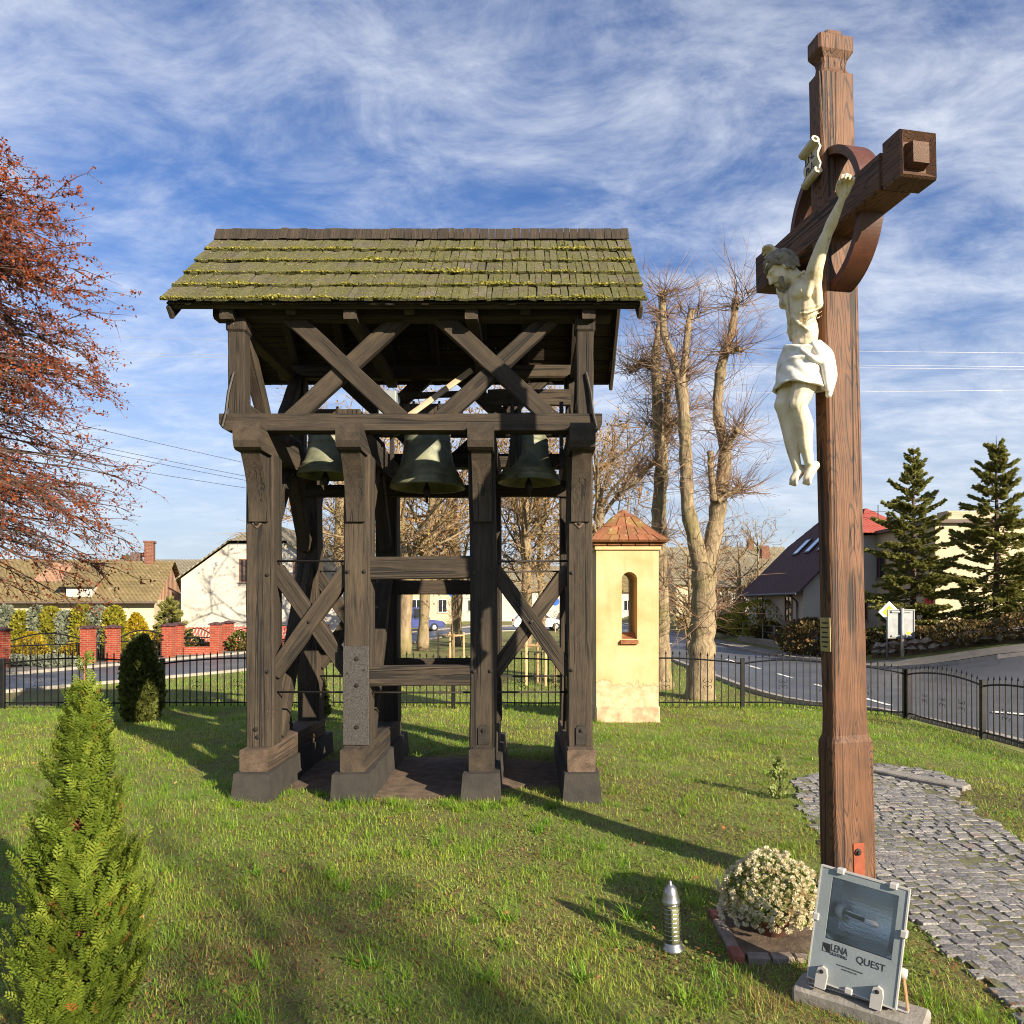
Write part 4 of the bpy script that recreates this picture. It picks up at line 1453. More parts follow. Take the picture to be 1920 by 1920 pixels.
BZ = 3.985          # height of the bar's centre line
BM = cl(0, 0.012, BZ) @ Matrix.Rotation(math.radians(90), 4, 'Y')      # local z runs along the bar, towards the far end; local x is down
MB().add(*loft([(-0.575, 0.088, 0.088), (-0.535, 0.088, 0.088), (-0.53, 0.098, 0.099), (-0.20, 0.100, 0.101), (0.2, 0.100, 0.101), (0.53, 0.098, 0.099), (0.535, 0.088, 0.088), (0.575, 0.088, 0.088)], 0.010)).build('crossbar', 'cross_oak', CR, BM)
for s in (-1, 1):
    a, b = 0.118, 0.104
    z0, z1 = 0.555, 0.70
    def rg(k, z):
        return [(x * k, y * k, z) for x, y in ((a, -b), (a, b), (-a, b), (-a, -b))]
    rings = rg(0.9, z0) + rg(1.0, z0 + 0.012) + rg(1.0, z1 - 0.012) + rg(0.93, z1) + rg(0.62, z1 - 0.035) + rg(0.52, z1 - 0.035) + rg(0.44, z1 + 0.012)
    f = [(i * 4 + j, i * 4 + (j + 1) % 4, i * 4 + 4 + (j + 1) % 4, i * 4 + 4 + j) for i in range(6) for j in range(4)] + [(3, 2, 1, 0), (24, 25, 26, 27)]
    v = np.array(rings)
    if s < 0:
        v[:, 2] *= -1
        f = [q[::-1] for q in f]
    MB().add(v, f).build('end_block', 'cross_oak', CR, BM)
# the ring, four bent boards
for q in range(4):
    a0 = math.pi / 2 * q + 0.13
    a1 = math.pi / 2 * (q + 1) - 0.13
    th = np.linspace(a0, a1, 29)
    v, f = [], []
    for t in th:
        for r, y in ((0.375, -0.065), (0.375, 0.075), (0.42, 0.075), (0.42, -0.065)):
            v.append((r * 0.84 * math.cos(t), y, BZ + r * math.sin(t)))
    for i in range(28):
        for j in range(4):
            k = (j + 1) % 4
            f.append((i * 4 + j, i * 4 + k, i * 4 + 4 + k, i * 4 + 4 + j))
    f += [(3, 2, 1, 0), (112, 113, 114, 115)]
    seg = MB().add(v, f).build('ring_segment', 'ring_oak', CR, CM)
    for t in (a0 + 0.04, a1 - 0.04):
        for y in (-0.04, 0.05):
            M = CM @ Matrix.Translation((0.421 * 0.84 * math.cos(t), y, BZ + 0.421 * math.sin(t))) @ Vector((math.cos(t), 0, math.sin(t))).to_track_quat('Z', 'Y').to_matrix().to_4x4() @ Matrix.Scale(0.4, 4)
            obj('screw', bolt_me, seg, M)
# scroll with lettering
SM = cl(-0.005, 0.135, 4.335) @ Matrix.Rotation(math.radians(10), 4, 'Y') @ Matrix.Rotation(math.radians(6), 4, 'X')
t = np.linspace(-1, 1, 15)
prof = [(0.012 * math.cos(3 * q) + (0.012 if abs(q) > 0.8 else 0), 0.085 * q) for q in t]
top = [(0.012 + 0.02 * math.sin(a) + 0.012, 0.085 + 0.016 - 0.016 * math.cos(a)) for a in np.linspace(0.4, 5.6, 9)]
bot = [(-0.012 + 0.024 - 0.02 * math.sin(a), -0.085 - 0.016 + 0.016 * math.cos(a)) for a in np.linspace(0.4, 5.6, 9)]
line = bot[::-1] + prof + top
line = np.array(line)
nrm = np.stack([-np.gradient(line[:, 1]), np.gradient(line[:, 0])], -1)
nrm /= np.linalg.norm(nrm, axis=1)[:, None]
outl = np.concatenate([line + nrm * 0.006, (line - nrm * 0.006)[::-1]])
nL = len(line)
v = np.concatenate([np.c_[np.full(2 * nL, x), outl] for x in (-0.07, 0.07)])
f = [(i, i + 1, 2 * nL + i + 1, 2 * nL + i) for i in range(2 * nL - 1)] + [(2 * nL - 1, 0, 2 * nL, 4 * nL - 1)]
f += [(i, i + 1, 2 * nL - 2 - i, 2 * nL - 1 - i)[::-1] for i in range(nL - 1)]
f += [(2 * nL + i, 2 * nL + i + 1, 4 * nL - 2 - i, 4 * nL - 1 - i) for i in range(nL - 1)]
scroll = MB().add(v, f).build('scroll', 'scroll_paint', CR, SM)
TX = Matrix(((-1, 0, 0, 0), (0, 0, 1, 0), (0, 1, 0, 0), (0, 0, 0, 1)))
for s, z in (('I.N.', 0.008), ('R.I.', -0.058)):
    obj('lettering', text_mesh(s, 0.062, 'black_ink', 0.002, 'CENTER'), scroll, SM @ Matrix.Translation((0, 0.0215, z)) @ TX)
# small brass plaque with rows of lettering
pq = MB().cbox((-0.048, 0, -0.10), (0.048, 0.006, 0.10), 0.002).build('plaque', 'plaque', CR, cl(0, 0.113, 1.565))
for k in range(6):
    w = (0.030, 0.036, 0.026, 0.034, 0.030, 0.022)[k]
    MB().box((-w, 0.006, -0.006), (w, 0.0068, 0.003)).build('lettering_row', 'black_ink', pq, cl(0, 0.113, 1.565 + 0.07 - k * 0.028))
# red strap at the foot
st = MB().cbox((-0.008, -0.036, -0.42), (0, 0.036, 0.35), 0.002).build('foot_strap', 'strap_red', CR, cl(-0.077, -0.015, 0.0))
obj('bolt', bolt_me, st, cl(-0.085, -0.005, 0.30) @ Matrix.Rotation(-math.pi / 2, 4, 'Y'))


# ------------------------------------------------------------------ the carved figure
def sphere(mb, c, r, seg=14, M=None):
    r = np.array(r if np.ndim(r) else (r, r, r), float)
    th = np.linspace(0, math.pi, seg // 2 + 2)[1:-1]
    ph = np.arange(seg) * 2 * math.pi / seg
    v = [(0, 0, 1)] + [(math.sin(t) * math.cos(p), math.sin(t) * math.sin(p), math.cos(t)) for t in th for p in ph] + [(0, 0, -1)]
    v = np.array(v) * r
    if M is not None:
        v = v @ np.array(M)[:3, :3].T
    f = [(0, 1 + j, 1 + (j + 1) % seg) for j in range(seg)]
    for i in range(len(th) - 1):
        f += [(1 + i * seg + j, 1 + (i + 1) * seg + j, 1 + (i + 1) * seg + (j + 1) % seg, 1 + i * seg + (j + 1) % seg) for j in range(seg)]
    b = 1 + (len(th) - 1) * seg
    e = len(v) - 1
    f += [(b + j, e, b + (j + 1) % seg) for j in range(seg)]
    mb.add(v + np.array(c), f)


def limb(mb, pts, radii, sides=12):
    """tapering rounded limb through the given points"""
    pts = np.array(pts, float)
    radii = np.array(radii, float)
    s = np.r_[0, np.cumsum(np.linalg.norm(np.diff(pts, axis=0), axis=1))]
    t = np.linspace(0, s[-1], max(6, int(s[-1] / 0.012)))
    q = np.stack([np.interp(t, s, pts[:, k]) for k in range(3)], -1)
    rr = np.interp(t, s, radii)
    if len(pts) > 2:
        for _ in range(3):
            q[1:-1] = (q[:-2] + 2 * q[1:-1] + q[2:]) / 4
    for a, r in zip(q, rr):
        sphere(mb, a, r, 10)


def fuse(mb, voxel, smooth, name, mat):
    """melt overlapping lumps into one continuous skin"""
    tmp = mb.build('tmp', mat)
    md = tmp.modifiers.new('r', 'REMESH')
    md.mode = 'VOXEL'
    md.voxel_size = voxel
    ms = tmp.modifiers.new('s', 'SMOOTH')
    ms.factor = 0.5
    ms.iterations = smooth
    dg = bpy.context.evaluated_depsgraph_get()
    me = bpy.data.meshes.new_from_object(tmp.evaluated_get(dg))
    old = tmp.data
    bpy.data.objects.remove(tmp)
    bpy.data.meshes.remove(old)
    me.name = name
    me.materials.clear()
    me.materials.append(MATS[mat])
    me.polygons.foreach_set('use_smooth', np.ones(len(me.polygons), bool))
    return me


ST = thing('crucifix_figure', 'cream painted crucified figure with white loincloth and bowed head nailed to the cross', 'statue', None, M=cl(0, 0.2, 2.5))
bd = MB()
# trunk
sphere(bd, (0, 0.222, 3.50), (0.118, 0.082, 0.145), 20)
sphere(bd, (0, 0.232, 3.56), (0.135, 0.072, 0.08), 20)
sphere(bd, (0, 0.208, 3.335), (0.092, 0.066, 0.12), 18)
sphere(bd, (0, 0.225, 3.29), (0.075, 0.050, 0.07), 16)
sphere(bd, (0, 0.205, 3.17), (0.105, 0.080, 0.095), 18)
for s in (-1, 1):
    sphere(bd, (s * 0.062, 0.290, 3.545), (0.062, 0.026, 0.046), 14)           # chest muscles
    sphere(bd, (s * 0.062, 0.315, 3.527), 0.008, 8)
    for k in range(6):                                                           # ribs
        z = 3.485 - k * 0.024
        pts = [(s * (0.03 + 0.012 * k), 0.293 - 0.004 * k, z + 0.012), (s * (0.085 + 0.002 * k), 0.265, z), (s * 0.118, 0.215, z + 0.012), (s * 0.10, 0.165, z + 0.04)]
        limb(bd, pts, [0.004, 0.0055, 0.0055, 0.005])
    limb(bd, [(s * 0.012, 0.290, 3.43), (s * 0.05, 0.283, 3.375), (s * 0.085, 0.245, 3.33)], [0.010, 0.012, 0.010])   # arch of the ribs
    for k in range(3):
        sphere(bd, (s * 0.026, 0.264 + 0.004 * (k % 2), 3.37 - k * 0.045), (0.025, 0.012, 0.020), 10)
    limb(bd, [(s * 0.012, 0.265, 3.655), (s * 0.10, 0.272, 3.645)], [0.011, 0.011])   # collar bones
    limb(bd, [(s * 0.05, 0.265, 3.20), (s * 0.098, 0.235, 3.24)], [0.014, 0.016])
# arms
limb(bd, [(-0.125, 0.235, 3.585), (-0.175, 0.253, 3.63), (-0.255, 0.252, 3.735), (-0.285, 0.246, 3.775)], [0.054, 0.047, 0.036, 0.030])
limb(bd, [(-0.285, 0.246, 3.775), (-0.315, 0.240, 3.815), (-0.385, 0.228, 3.90)], [0.030, 0.033, 0.020])
limb(bd, [(-0.115, 0.262, 3.51), (-0.165, 0.262, 3.60), (-0.19, 0.255, 3.64)], [0.024, 0.020, 0.016])
limb(bd, [(-0.10, 0.19, 3.47), (-0.15, 0.225, 3.58)], [0.034, 0.026])
limb(bd, [(0.125, 0.232, 3.60), (0.165, 0.238, 3.65), (0.235, 0.205, 3.775), (0.262, 0.195, 3.82)], [0.052, 0.045, 0.035, 0.029])
limb(bd, [(0.262, 0.195, 3.82), (0.295, 0.180, 3.88), (0.352, 0.155, 3.985)], [0.029, 0.032, 0.020])
limb(bd, [(0.10, 0.19, 3.49), (0.145, 0.215, 3.60)], [0.034, 0.026])


def hand(wr, dirv, palm_n, side):
    """palm, four curled fingers of unequal length and a thumb from the side of the palm"""
    wr, dv, nv = np.array(wr), np.array(dirv, float), np.array(palm_n, float)
    dv /= np.linalg.norm(dv)
    nv -= dv * nv.dot(dv)
    nv /= np.linalg.norm(nv)
    sv = np.cross(dv, nv) * side
    K = 1.25
    for a in (-0.016, 0, 0.016):
        limb(bd, [wr, wr + dv * 0.030 * K + sv * a, wr + dv * 0.058 * K + sv * a * 1.4], [0.018, 0.017, 0.014])
    for k, (o, L) in enumerate(((-0.025, 0.052), (-0.009, 0.060), (0.008, 0.056), (0.024, 0.044))):
        b = wr + dv * 0.062 * K + sv * o * 1.25
        L = L * 1.3
        limb(bd, [b, b + dv * L * 0.46 + nv * 0.010, b + dv * L * 0.55 + nv * (0.012 + L * 0.34), b + dv * L * 0.22 + nv * (0.016 + L * 0.50)], [0.0100, 0.0095, 0.0085, 0.0075])
    b = wr + dv * 0.022 - sv * 0.022
    limb(bd, [b, b + dv * 0.026 - sv * 0.024 + nv * 0.010, b + dv * 0.058 - sv * 0.020 + nv * 0.028], [0.012, 0.0105, 0.0085])


hand((-0.388, 0.226, 3.905), (-0.40, -0.02, 0.66), (-0.75, 0.55, -0.3), 1)
hand((0.352, 0.158, 3.975), (0.50, 0.02, 0.40), (-0.1, 0.75, -0.65), -1)
# neck and head, bowed forward and to the right
limb(bd, [(0.0, 0.225, 3.62), (0.02, 0.265, 3.68), (0.04, 0.295, 3.72)], [0.052, 0.043, 0.045])
HM = Matrix.Translation((0.050, 0.318, 3.715)) @ Matrix.Rotation(math.radians(16), 4, 'Y') @ Matrix.Rotation(math.radians(-30), 4, 'X') @ Matrix.Rotation(math.radians(-20), 4, 'Z') @ Matrix.Scale(0.92, 4)


def hp(x, y, z):
    return np.array(HM @ Vector((x, y, z)))


H3 = HM.to_3x3()
sphere(bd, hp(0, -0.01, 0.045), (0.072, 0.088, 0.078), 18, H3)
sphere(bd, hp(0, 0.025, -0.01), (0.056, 0.062, 0.085), 18, H3)
sphere(bd, hp(0, 0.055, -0.070), (0.030, 0.026, 0.024), 12, H3)
for s in (-1, 1):
    limb(bd, [hp(s * 0.008, 0.083, 0.026), hp(s * 0.030, 0.082, 0.030), hp(s * 0.048, 0.066, 0.022)], [0.009, 0.010, 0.008])
    sphere(bd, hp(s * 0.026, 0.074, 0.008), (0.014, 0.010, 0.008), 10, H3)
    sphere(bd, hp(s * 0.036, 0.064, -0.018), (0.016, 0.014, 0.018), 10, H3)
    sphere(bd, hp(s * 0.066, -0.005, 0.0), (0.010, 0.018, 0.028), 10, H3)
limb(bd, [hp(0, 0.084, 0.022), hp(0, 0.100, -0.014), hp(0, 0.104, -0.024)], [0.008, 0.010, 0.012])
limb(bd, [hp(-0.018, 0.080, -0.050), hp(0, 0.086, -0.049), hp(0.018, 0.080, -0.050)], [0.006, 0.007, 0.006])
# legs, knees bent forward, feet crossed
for s, hip, kn, an, toe in ((-1, (-0.060, 0.205, 3.14), (-0.052, 0.300, 2.925), (-0.028, 0.215, 2.600), (-0.034, 0.235, 2.495)),
                            (1, (0.060, 0.212, 3.15), (0.045, 0.330, 2.945), (0.026, 0.262, 2.590), (0.026, 0.284, 2.500))):
    hip, kn, an, toe = map(np.array, (hip, kn, an, toe))
    mid = (hip + kn) / 2
    limb(bd, [hip, mid + (0, 0.004, 0), kn], [0.080, 0.073, 0.053])
    sphere(bd, kn + (0, 0.012, 0.002), (0.046, 0.042, 0.046), 12)
    cf = kn * 0.68 + an * 0.32 + np.array([0, -0.016, 0])
    limb(bd, [kn, cf, kn * 0.35 + an * 0.65, an], [0.050, 0.056, 0.041, 0.027])
    limb(bd, [kn + (0, 0.022, -0.03), (kn + an) / 2 + (0, 0.020, 0), an + (0, 0.012, 0.02)], [0.012, 0.012, 0.012])
    sphere(bd, an + (-0.018 * s * -1, 0.004, 0.0), 0.014, 8)
    heel = an + np.array([0, -0.040, -0.004])
    limb(bd, [heel, an + (0, -0.006, -0.030), toe + (0, 0, 0.022)], [0.025, 0.031, 0.027])
    for k in range(5):
        o = (k - 2) * 0.0135
        limb(bd, [toe + (o * 0.9, -0.004, 0.028), toe + (o * 1.15, 0.006 - abs(k - 1.2) * 0.002, 0.004 + 0.003 * abs(k - 1)), toe + (o * 1.15, 0.004, -0.010 + 0.005 * abs(k - 1))], [0.0115, 0.0105, 0.009])
for _v in bd.v:                                              # lengthen from the chest down
    _v[:, 2] = np.where(_v[:, 2] < 3.5, 3.5 - (3.5 - _v[:, 2]) * 1.045, _v[:, 2])
body_me = fuse(bd, 0.0048, 5, 'body', 'statue')
obj('body', body_me, ST, CM)
# hair, beard and crown of thorns
hr = MB()
r3 = np.random.default_rng(5)
for k in range(58):
    a = r3.uniform(0, 2 * math.pi)
    el = r3.uniform(0.1, 1.3)
    p0 = (0.074 * math.cos(a) * math.cos(el), -0.012 + 0.088 * math.sin(a) * math.cos(el), 0.050 + 0.078 * math.sin(el))
    if p0[1] > 0.052 and p0[2] < 0.095:
        continue
    fall = r3.uniform(0.05, 0.14) if p0[1] < 0.02 else 0.045
    w1, w2 = r3.normal(0, 0.012, 2)
    p1 = (p0[0] * 1.08 + w1, p0[1] * 1.05 - 0.010, p0[2] - fall * 0.5)
    p2 = (p0[0] * 1.10 + w2, p0[1] * 1.05 - 0.018, p0[2] - fall)
    limb(hr, [hp(*p0), hp(*p1), hp(*p2)], [0.016, 0.014, 0.009])
sphere(hr, hp(0, -0.018, 0.055), (0.074, 0.086, 0.078), 16, H3)
for s in (-1, 0, 1):
    limb(hr, [hp(s * 0.038, 0.052, -0.050), hp(s * 0.022, 0.068, -0.085), hp(s * 0.010, 0.066, -0.115)], [0.016, 0.018, 0.010])
limb(hr, [hp(-0.03, 0.078, -0.052), hp(0, 0.088, -0.038), hp(0.03, 0.078, -0.052)], [0.006, 0.007, 0.006])
obj('hair', fuse(hr, 0.0055, 2, 'hair', 'statue_hair'), ST, CM)
cw = MB()
for ph in (0, 1.3, 2.6):
    th = np.linspace(0, 2 * math.pi, 40)
    cw.tube([hp(0.080 * math.cos(t), -0.010 + 0.092 * math.sin(t), 0.062 + 0.012 * math.sin(7 * t + ph) + 0.006 * math.sin(3 * t)) for t in th], 0.0055, 6)
cw.build('crown', 'statue_hair', ST, CM, smooth=True)
# loincloth: a sheet wound round the hips with slanting folds, knotted at the side
nz, na = 26, 96
th = np.linspace(0, 2 * math.pi, na, endpoint=False)
outer = []
for k in range(nz):
    q = k / (nz - 1)
    z = 3.275 - 0.235 * q + (0.040 * np.cos(th) - 0.05 * q * np.cos(th)) - 0.045 * q * np.maximum(0, -np.cos(th - 0.6))
    cyy = 0.212 + 0.040 * q
    a_, b_ = 0.112 + 0.030 * q, 0.090 + 0.036 * q
    fold = 0.012 * np.abs(np.sin(2.5 * th + 5.2 * q + 0.6)) + 0.009 * np.abs(np.sin(4 * th - 9 * q)) * (0.4 + 0.6 * q) + 0.012 * np.exp(-((q - 0.06) / 0.07) ** 2) + 0.010 * np.exp(-((q - 0.42 - 0.1 * np.cos(th)) / 0.05) ** 2)
    outer.append(np.stack([(a_ + fold) * np.cos(th), cyy + (b_ + fold) * np.sin(th), z], -1))
outer = np.array(outer)
inner = outer.copy()
cen = np.stack([np.zeros(nz), 0.212 + 0.040 * np.linspace(0, 1, nz)], -1)
inner[:, :, :2] = cen[:, None] + (outer[:, :, :2] - cen[:, None]) * 0.90
sh = np.concatenate([outer, inner[::-1]])
sh[..., 2] = 3.5 - (3.5 - sh[..., 2]) * 1.045
n2 = len(sh)
i = (np.arange(n2)[:, None] * na + np.arange(na)[None]).reshape(-1)
j = (np.arange(n2)[:, None] * na + (np.arange(na)[None] + 1) % na).reshape(-1)
F = np.stack([i, j, (j + na) % (n2 * na), (i + na) % (n2 * na)], -1)
MB().add(sh.reshape(-1, 3), F).build('loincloth', 'statue_cloth', ST, CM, smooth=True)
lc = MB()
limb(lc, [(-0.118, 0.20, 3.24), (-0.140, 0.150, 3.18), (-0.146, 0.140, 3.06), (-0.130, 0.150, 2.965)], [0.026, 0.030, 0.034, 0.020])
limb(lc, [(-0.125, 0.235, 3.235), (-0.150, 0.185, 3.13), (-0.146, 0.165, 2.99)], [0.022, 0.028, 0.018])
limb(lc, [(-0.10, 0.30, 3.215), (-0.142, 0.25, 3.15), (-0.152, 0.17, 3.12)], [0.012, 0.020, 0.018])
limb(lc, [(0.09, 0.28, 3.28), (0.118, 0.30, 3.20), (0.110, 0.322, 3.08), (0.09, 0.330, 3.02)], [0.018, 0.022, 0.018, 0.010])
for _v in lc.v:
    _v[:, 2] = 3.5 - (3.5 - _v[:, 2]) * 1.045
obj('cloth_end', fuse(lc, 0.006, 3, 'cloth_end', 'statue_cloth'), ST, CM)

# ------------------------------------------------------------------ yellow shrine pillar
def shrine():
    t = thing('shrine_pillar', 'yellow limewashed shrine pillar with arched opening and red tiled cap', 'pillar', (1.576, 11.68, -0.1))
    x0, x1, y0, y1 = 1.095, 2.057, 11.2, 12.16
    z0, z1 = 0.15, 2.58
    hx0, hx1, hz0, hz1 = 1.487, 1.727, 1.19, 2.225
    r = (hx1 - hx0) / 2
    xc, zc = (hx0 + hx1) / 2, hz1 - r
    th = np.linspace(math.pi, 0, 13)
    arch = [(xc + r * math.cos(a), zc + r * math.sin(a)) for a in th]
    mb = MB()
    hole = [(hx0, hz0)] + arch + [(hx1, hz0)]
    for y, flip in ((y0, False), (y1, True)):
        fs, vs = [], []
        def quad(*p):
            b = len(vs)
            vs.extend([(a, y, c) for a, c in p])
            fs.append(tuple(range(b, b + len(p)))[::(-1 if flip else 1)])
        quad((x0, z0), (hx0, z0), (hx0, z1), (x0, z1))
        quad((hx1, z0), (x1, z0), (x1, z1), (hx1, z1))
        quad((hx0, z0), (hx1, z0), (hx1, hz0), (hx0, hz0))
        for a, b in zip(arch[:-1], arch[1:]):
            quad(a, b, (b[0], z1), (a[0], z1))
        mb.add(vs, fs)
    n = len(hole)
    vs = [(a, y0, c) for a, c in hole] + [(a, y1, c) for a, c in hole]
    mb.add(vs, [(i, i + n, (i + 1) % n + n, (i + 1) % n) for i in range(n)])
    mb.add([(x0, y0, z0), (x0, y1, z0), (x0, y1, z1), (x0, y0, z1), (x1, y0, z0), (x1, y1, z0), (x1, y1, z1), (x1, y0, z1)], [(0, 3, 2, 1), (4, 5, 6, 7), (3, 7, 6, 2)])
    mb.build('wall', 'yellow_limewash', t)
    MB().cbox((x0 - 0.012, y0 - 0.015, -0.25), (x1 + 0.02, y1 + 0.015, 0.155), 0.02).build('plinth', 'plinth_render', t)
    MB().cbox((x0 - 0.03, y0 - 0.03, z1 - 0.02), (x1 + 0.03, y1 + 0.03, z1 + 0.05), 0.01).build('moulding', 'yellow_limewash', t)
    MB().prism([(y0 - 0.05, hz0 - 0.075), (y0 + 0.02, hz0 - 0.075), (y0 + 0.3, hz0 + 0.06), (y0 + 0.3, hz0 + 0.09), (y0 - 0.05, hz0 - 0.03)], 0, hx0 - 0.02, hx1 + 0.012).build('sill', 'roof_tile', t)
    # corbel course of bricks
    k = 0
    for yy, ax in ((y0 - 0.06, 'f'), (x0 - 0.06, 'l')):
        for i in range(5):
            if ax == 'f':
                a = x0 - 0.06 + i * (x1 - x0 + 0.12) / 5
                MB().cbox((a + 0.005, y0 - 0.065, 2.63), (a + (x1 - x0 + 0.12) / 5 - 0.005, y0 + 0.1, 2.70), 0.008).build('brick', 'roof_tile', t)
            else:
                a = y0 + 0.105 + i * 0.17
                MB().cbox((x0 - 0.065, a, 2.63), (x0 + 0.1, a + 0.163, 2.70), 0.008).build('brick', 'roof_tile', t)
    MB().box((x0 - 0.04, y0 - 0.04, 2.63), (x1 + 0.055, y1 + 0.05, 2.695)).build('corbel_core', 'roof_tile', t)
    # flared tiled cap
    xm, ym = (x0 + x1) / 2, (y0 + y1) / 2
    E = (x1 - x0) / 2 + 0.13
    prof = [(1.0, 2.70), (0.80, 2.79), (0.56, 2.925), (0.28, 3.10), (0.05, 3.19)]
    rf = MB()
    v = []
    for k, z in prof:
        v += [(xm + sx * E * k, ym + sy * E * k, z - 0.02) for sx, sy in ((-1, -1), (1, -1), (1, 1), (-1, 1))]
    f = [(i * 4 + j, i * 4 + (j + 1) % 4, i * 4 + 4 + (j + 1) % 4, i * 4 + 4 + j) for i in range(4) for j in range(4)] + [(3, 2, 1, 0), (16, 17, 18, 19)]
    roof_o = rf.add(v, f).build('roof', 'lichen_tile', t)
    for side in range(4):
        M = Matrix.Translation((xm, ym, 0)) @ RZ(side * math.pi / 2)
        for i, nc in enumerate((8, 6, 4, 2)):
            (k0, za), (k1, zb) = prof[i], prof[i + 1]
            for c in range(nc):
                a0, a1 = -1 + 2 * c / nc, -1 + 2 * (c + 1) / nc
                g2 = 0.006
                p = [(E * k0 * a0 + g2, -E * k0 - 0.012, za - 0.006), (E * k0 * a1 - g2, -E * k0 - 0.012, za - 0.006), (E * k1 * a1 - g2, -E * k1, zb), (E * k1 * a0 + g2, -E * k1, zb)]
                up = np.array([0, -0.012, 0.020]) * (1 + rng.normal(0, 0.2))
                vv = np.array(p + [tuple(np.array(q) + up) for q in p])
                MB().add(vv, [(3, 2, 1, 0), (4, 5, 6, 7), (0, 1, 5, 4), (1, 2, 6, 5), (2, 3, 7, 6), (3, 0, 4, 7)]).build('roof_tile', 'lichen_tile', roof_o, M)
    MB().lathe([(0.085, 0), (0.08, 0.03), (0.05, 0.06), (0.0001, 0.07)], seg=10).build('finial', 'lichen_tile', roof_o, T(xm, ym, 3.17))


shrine()


# ------------------------------------------------------------------ churchyard fence
def scroll_mesh():
    m = MB()
    for sx in (-1, 1):
        for sz in (-1, 1):
            th = np.linspace(0, 4.6, 16)
            r = 0.048 * (1 - th / 7.0)
            x = 0.010 + 0.040 - r * np.cos(th) * 0.9
            z = 0.012 + 0.040 + r * np.sin(th) * -0.9 + 0.01
            m.tube(np.c_[sx * x, np.zeros(16), sz * z], 0.0045, 4)
    return m.mesh('scroll', 'fence_black')


picket_me = MB().box((-0.008, -0.008, 0), (0.008, 0.008, 0.96)).add(np.array([(-.017, 0, .965), (0, -.017, .965), (.017, 0, .965), (0, .017, .965), (0, 0, .94), (0, 0, 1.03), (-.005, -.005, .985), (.005, .005, .985)], float), [(0, 1, 5), (1, 2, 5), (2, 3, 5), (3, 0, 5), (1, 0, 4), (2, 1, 4), (3, 2, 4), (0, 3, 4)]).mesh('picket', 'fence_black')
scroll_me = scroll_mesh()


def fence(name, label, pts, base_z, sub=24, sc=(6, 12, 18)):
    """iron railing through the given post positions; rails arch up in each panel"""
    t = thing(name, label, 'fence', (pts[0][0], pts[0][1], base_z))
    pts = [np.array(p, float) for p in pts]
    for i, p in enumerate(pts):
        z = float(hgt(*p))
        post = MB().cbox((-0.035, -0.035, -0.2), (0.035, 0.035, 0.90), 0.005).build('post', 'fence_black', t, T(p[0], p[1], z))
        if i == len(pts) - 1:
            break
        q = pts[i + 1]
        L = np.linalg.norm(q - p)
        ang = math.atan2(q[1] - p[1], q[0] - p[0])
        n = max(4, int(round(L / 0.122)))
        tt = np.linspace(0, 1, 19)
        def arch(s):
            return 0.80 + 0.105 * np.sin(math.pi * np.clip(s, 0, 1)) ** 0.8
        for kind in (0, 1):
            xs, ys = p[0] + (q[0] - p[0]) * tt, p[1] + (q[1] - p[1]) * tt
            zs = hgt(xs, ys) + (arch(tt) if kind else 0.11)
            MB().tube(np.c_[xs, ys, zs], 0.014, 4).build('rail', 'fence_black', t)
        for k in range(1, n):
            s = k / n
            x, y = p + (q - p) * s
            z = float(hgt(x, y)) + 0.045
            H = float(arch(s)) + 0.075 - 0.045
            obj('picket', picket_me, t, T(x, y, z) @ RZ(ang) @ Matrix.Diagonal((1, 1, H / 0.96, 1)))
            if k in (n // 4, n // 2, n - n // 4):
                obj('scroll', scroll_me, t, T(x, y - 0.0 if abs(math.cos(ang)) > 0.5 else y, z + 0.40) @ RZ(ang))
    return t


def bx(u, y=13.0):
    return ((u - CX) / F_PX * y, y)


fence('iron_fence', 'low black iron railing along the back of the lawn', [bx(-300), bx(5), bx(305), bx(600), bx(850), bx(1105), bx(1392), (6.80, 13.0)], -0.15)
fence('iron_fence', 'black arched iron railing at the right running towards the cobbled path', [(6.82, 12.93), (6.90, 10.95), (7.0, 9.0), (7.1, 7.0)], -0.25)


# ------------------------------------------------------------------ trees
def smooth_path(pts, rad, n):
    pts, rad = np.array(pts, float), np.array(rad, float)
    s = np.r_[0, np.cumsum(np.linalg.norm(np.diff(pts, axis=0), axis=1))]
    t = np.linspace(0, s[-1], n)
    q = np.stack([np.interp(t, s, pts[:, k]) for k in range(3)], -1)
    r = np.interp(t, s, rad)
    for _ in range(2):
        q[1:-1] = (q[:-2] + 2 * q[1:-1] + q[2:]) / 4
    r = r * (1 + 0.08 * np.sin(np.arange(n) * 1.7) + rng.normal(0, 0.03, n))
    return q, r


leaf_t = np.array([(0, 0, 0), (0.35, 0.04, 0.5), (0, 0, 1.0), (-0.35, -0.04, 0.5)])
leaf_f = np.array([(0, 1, 2, 3)])


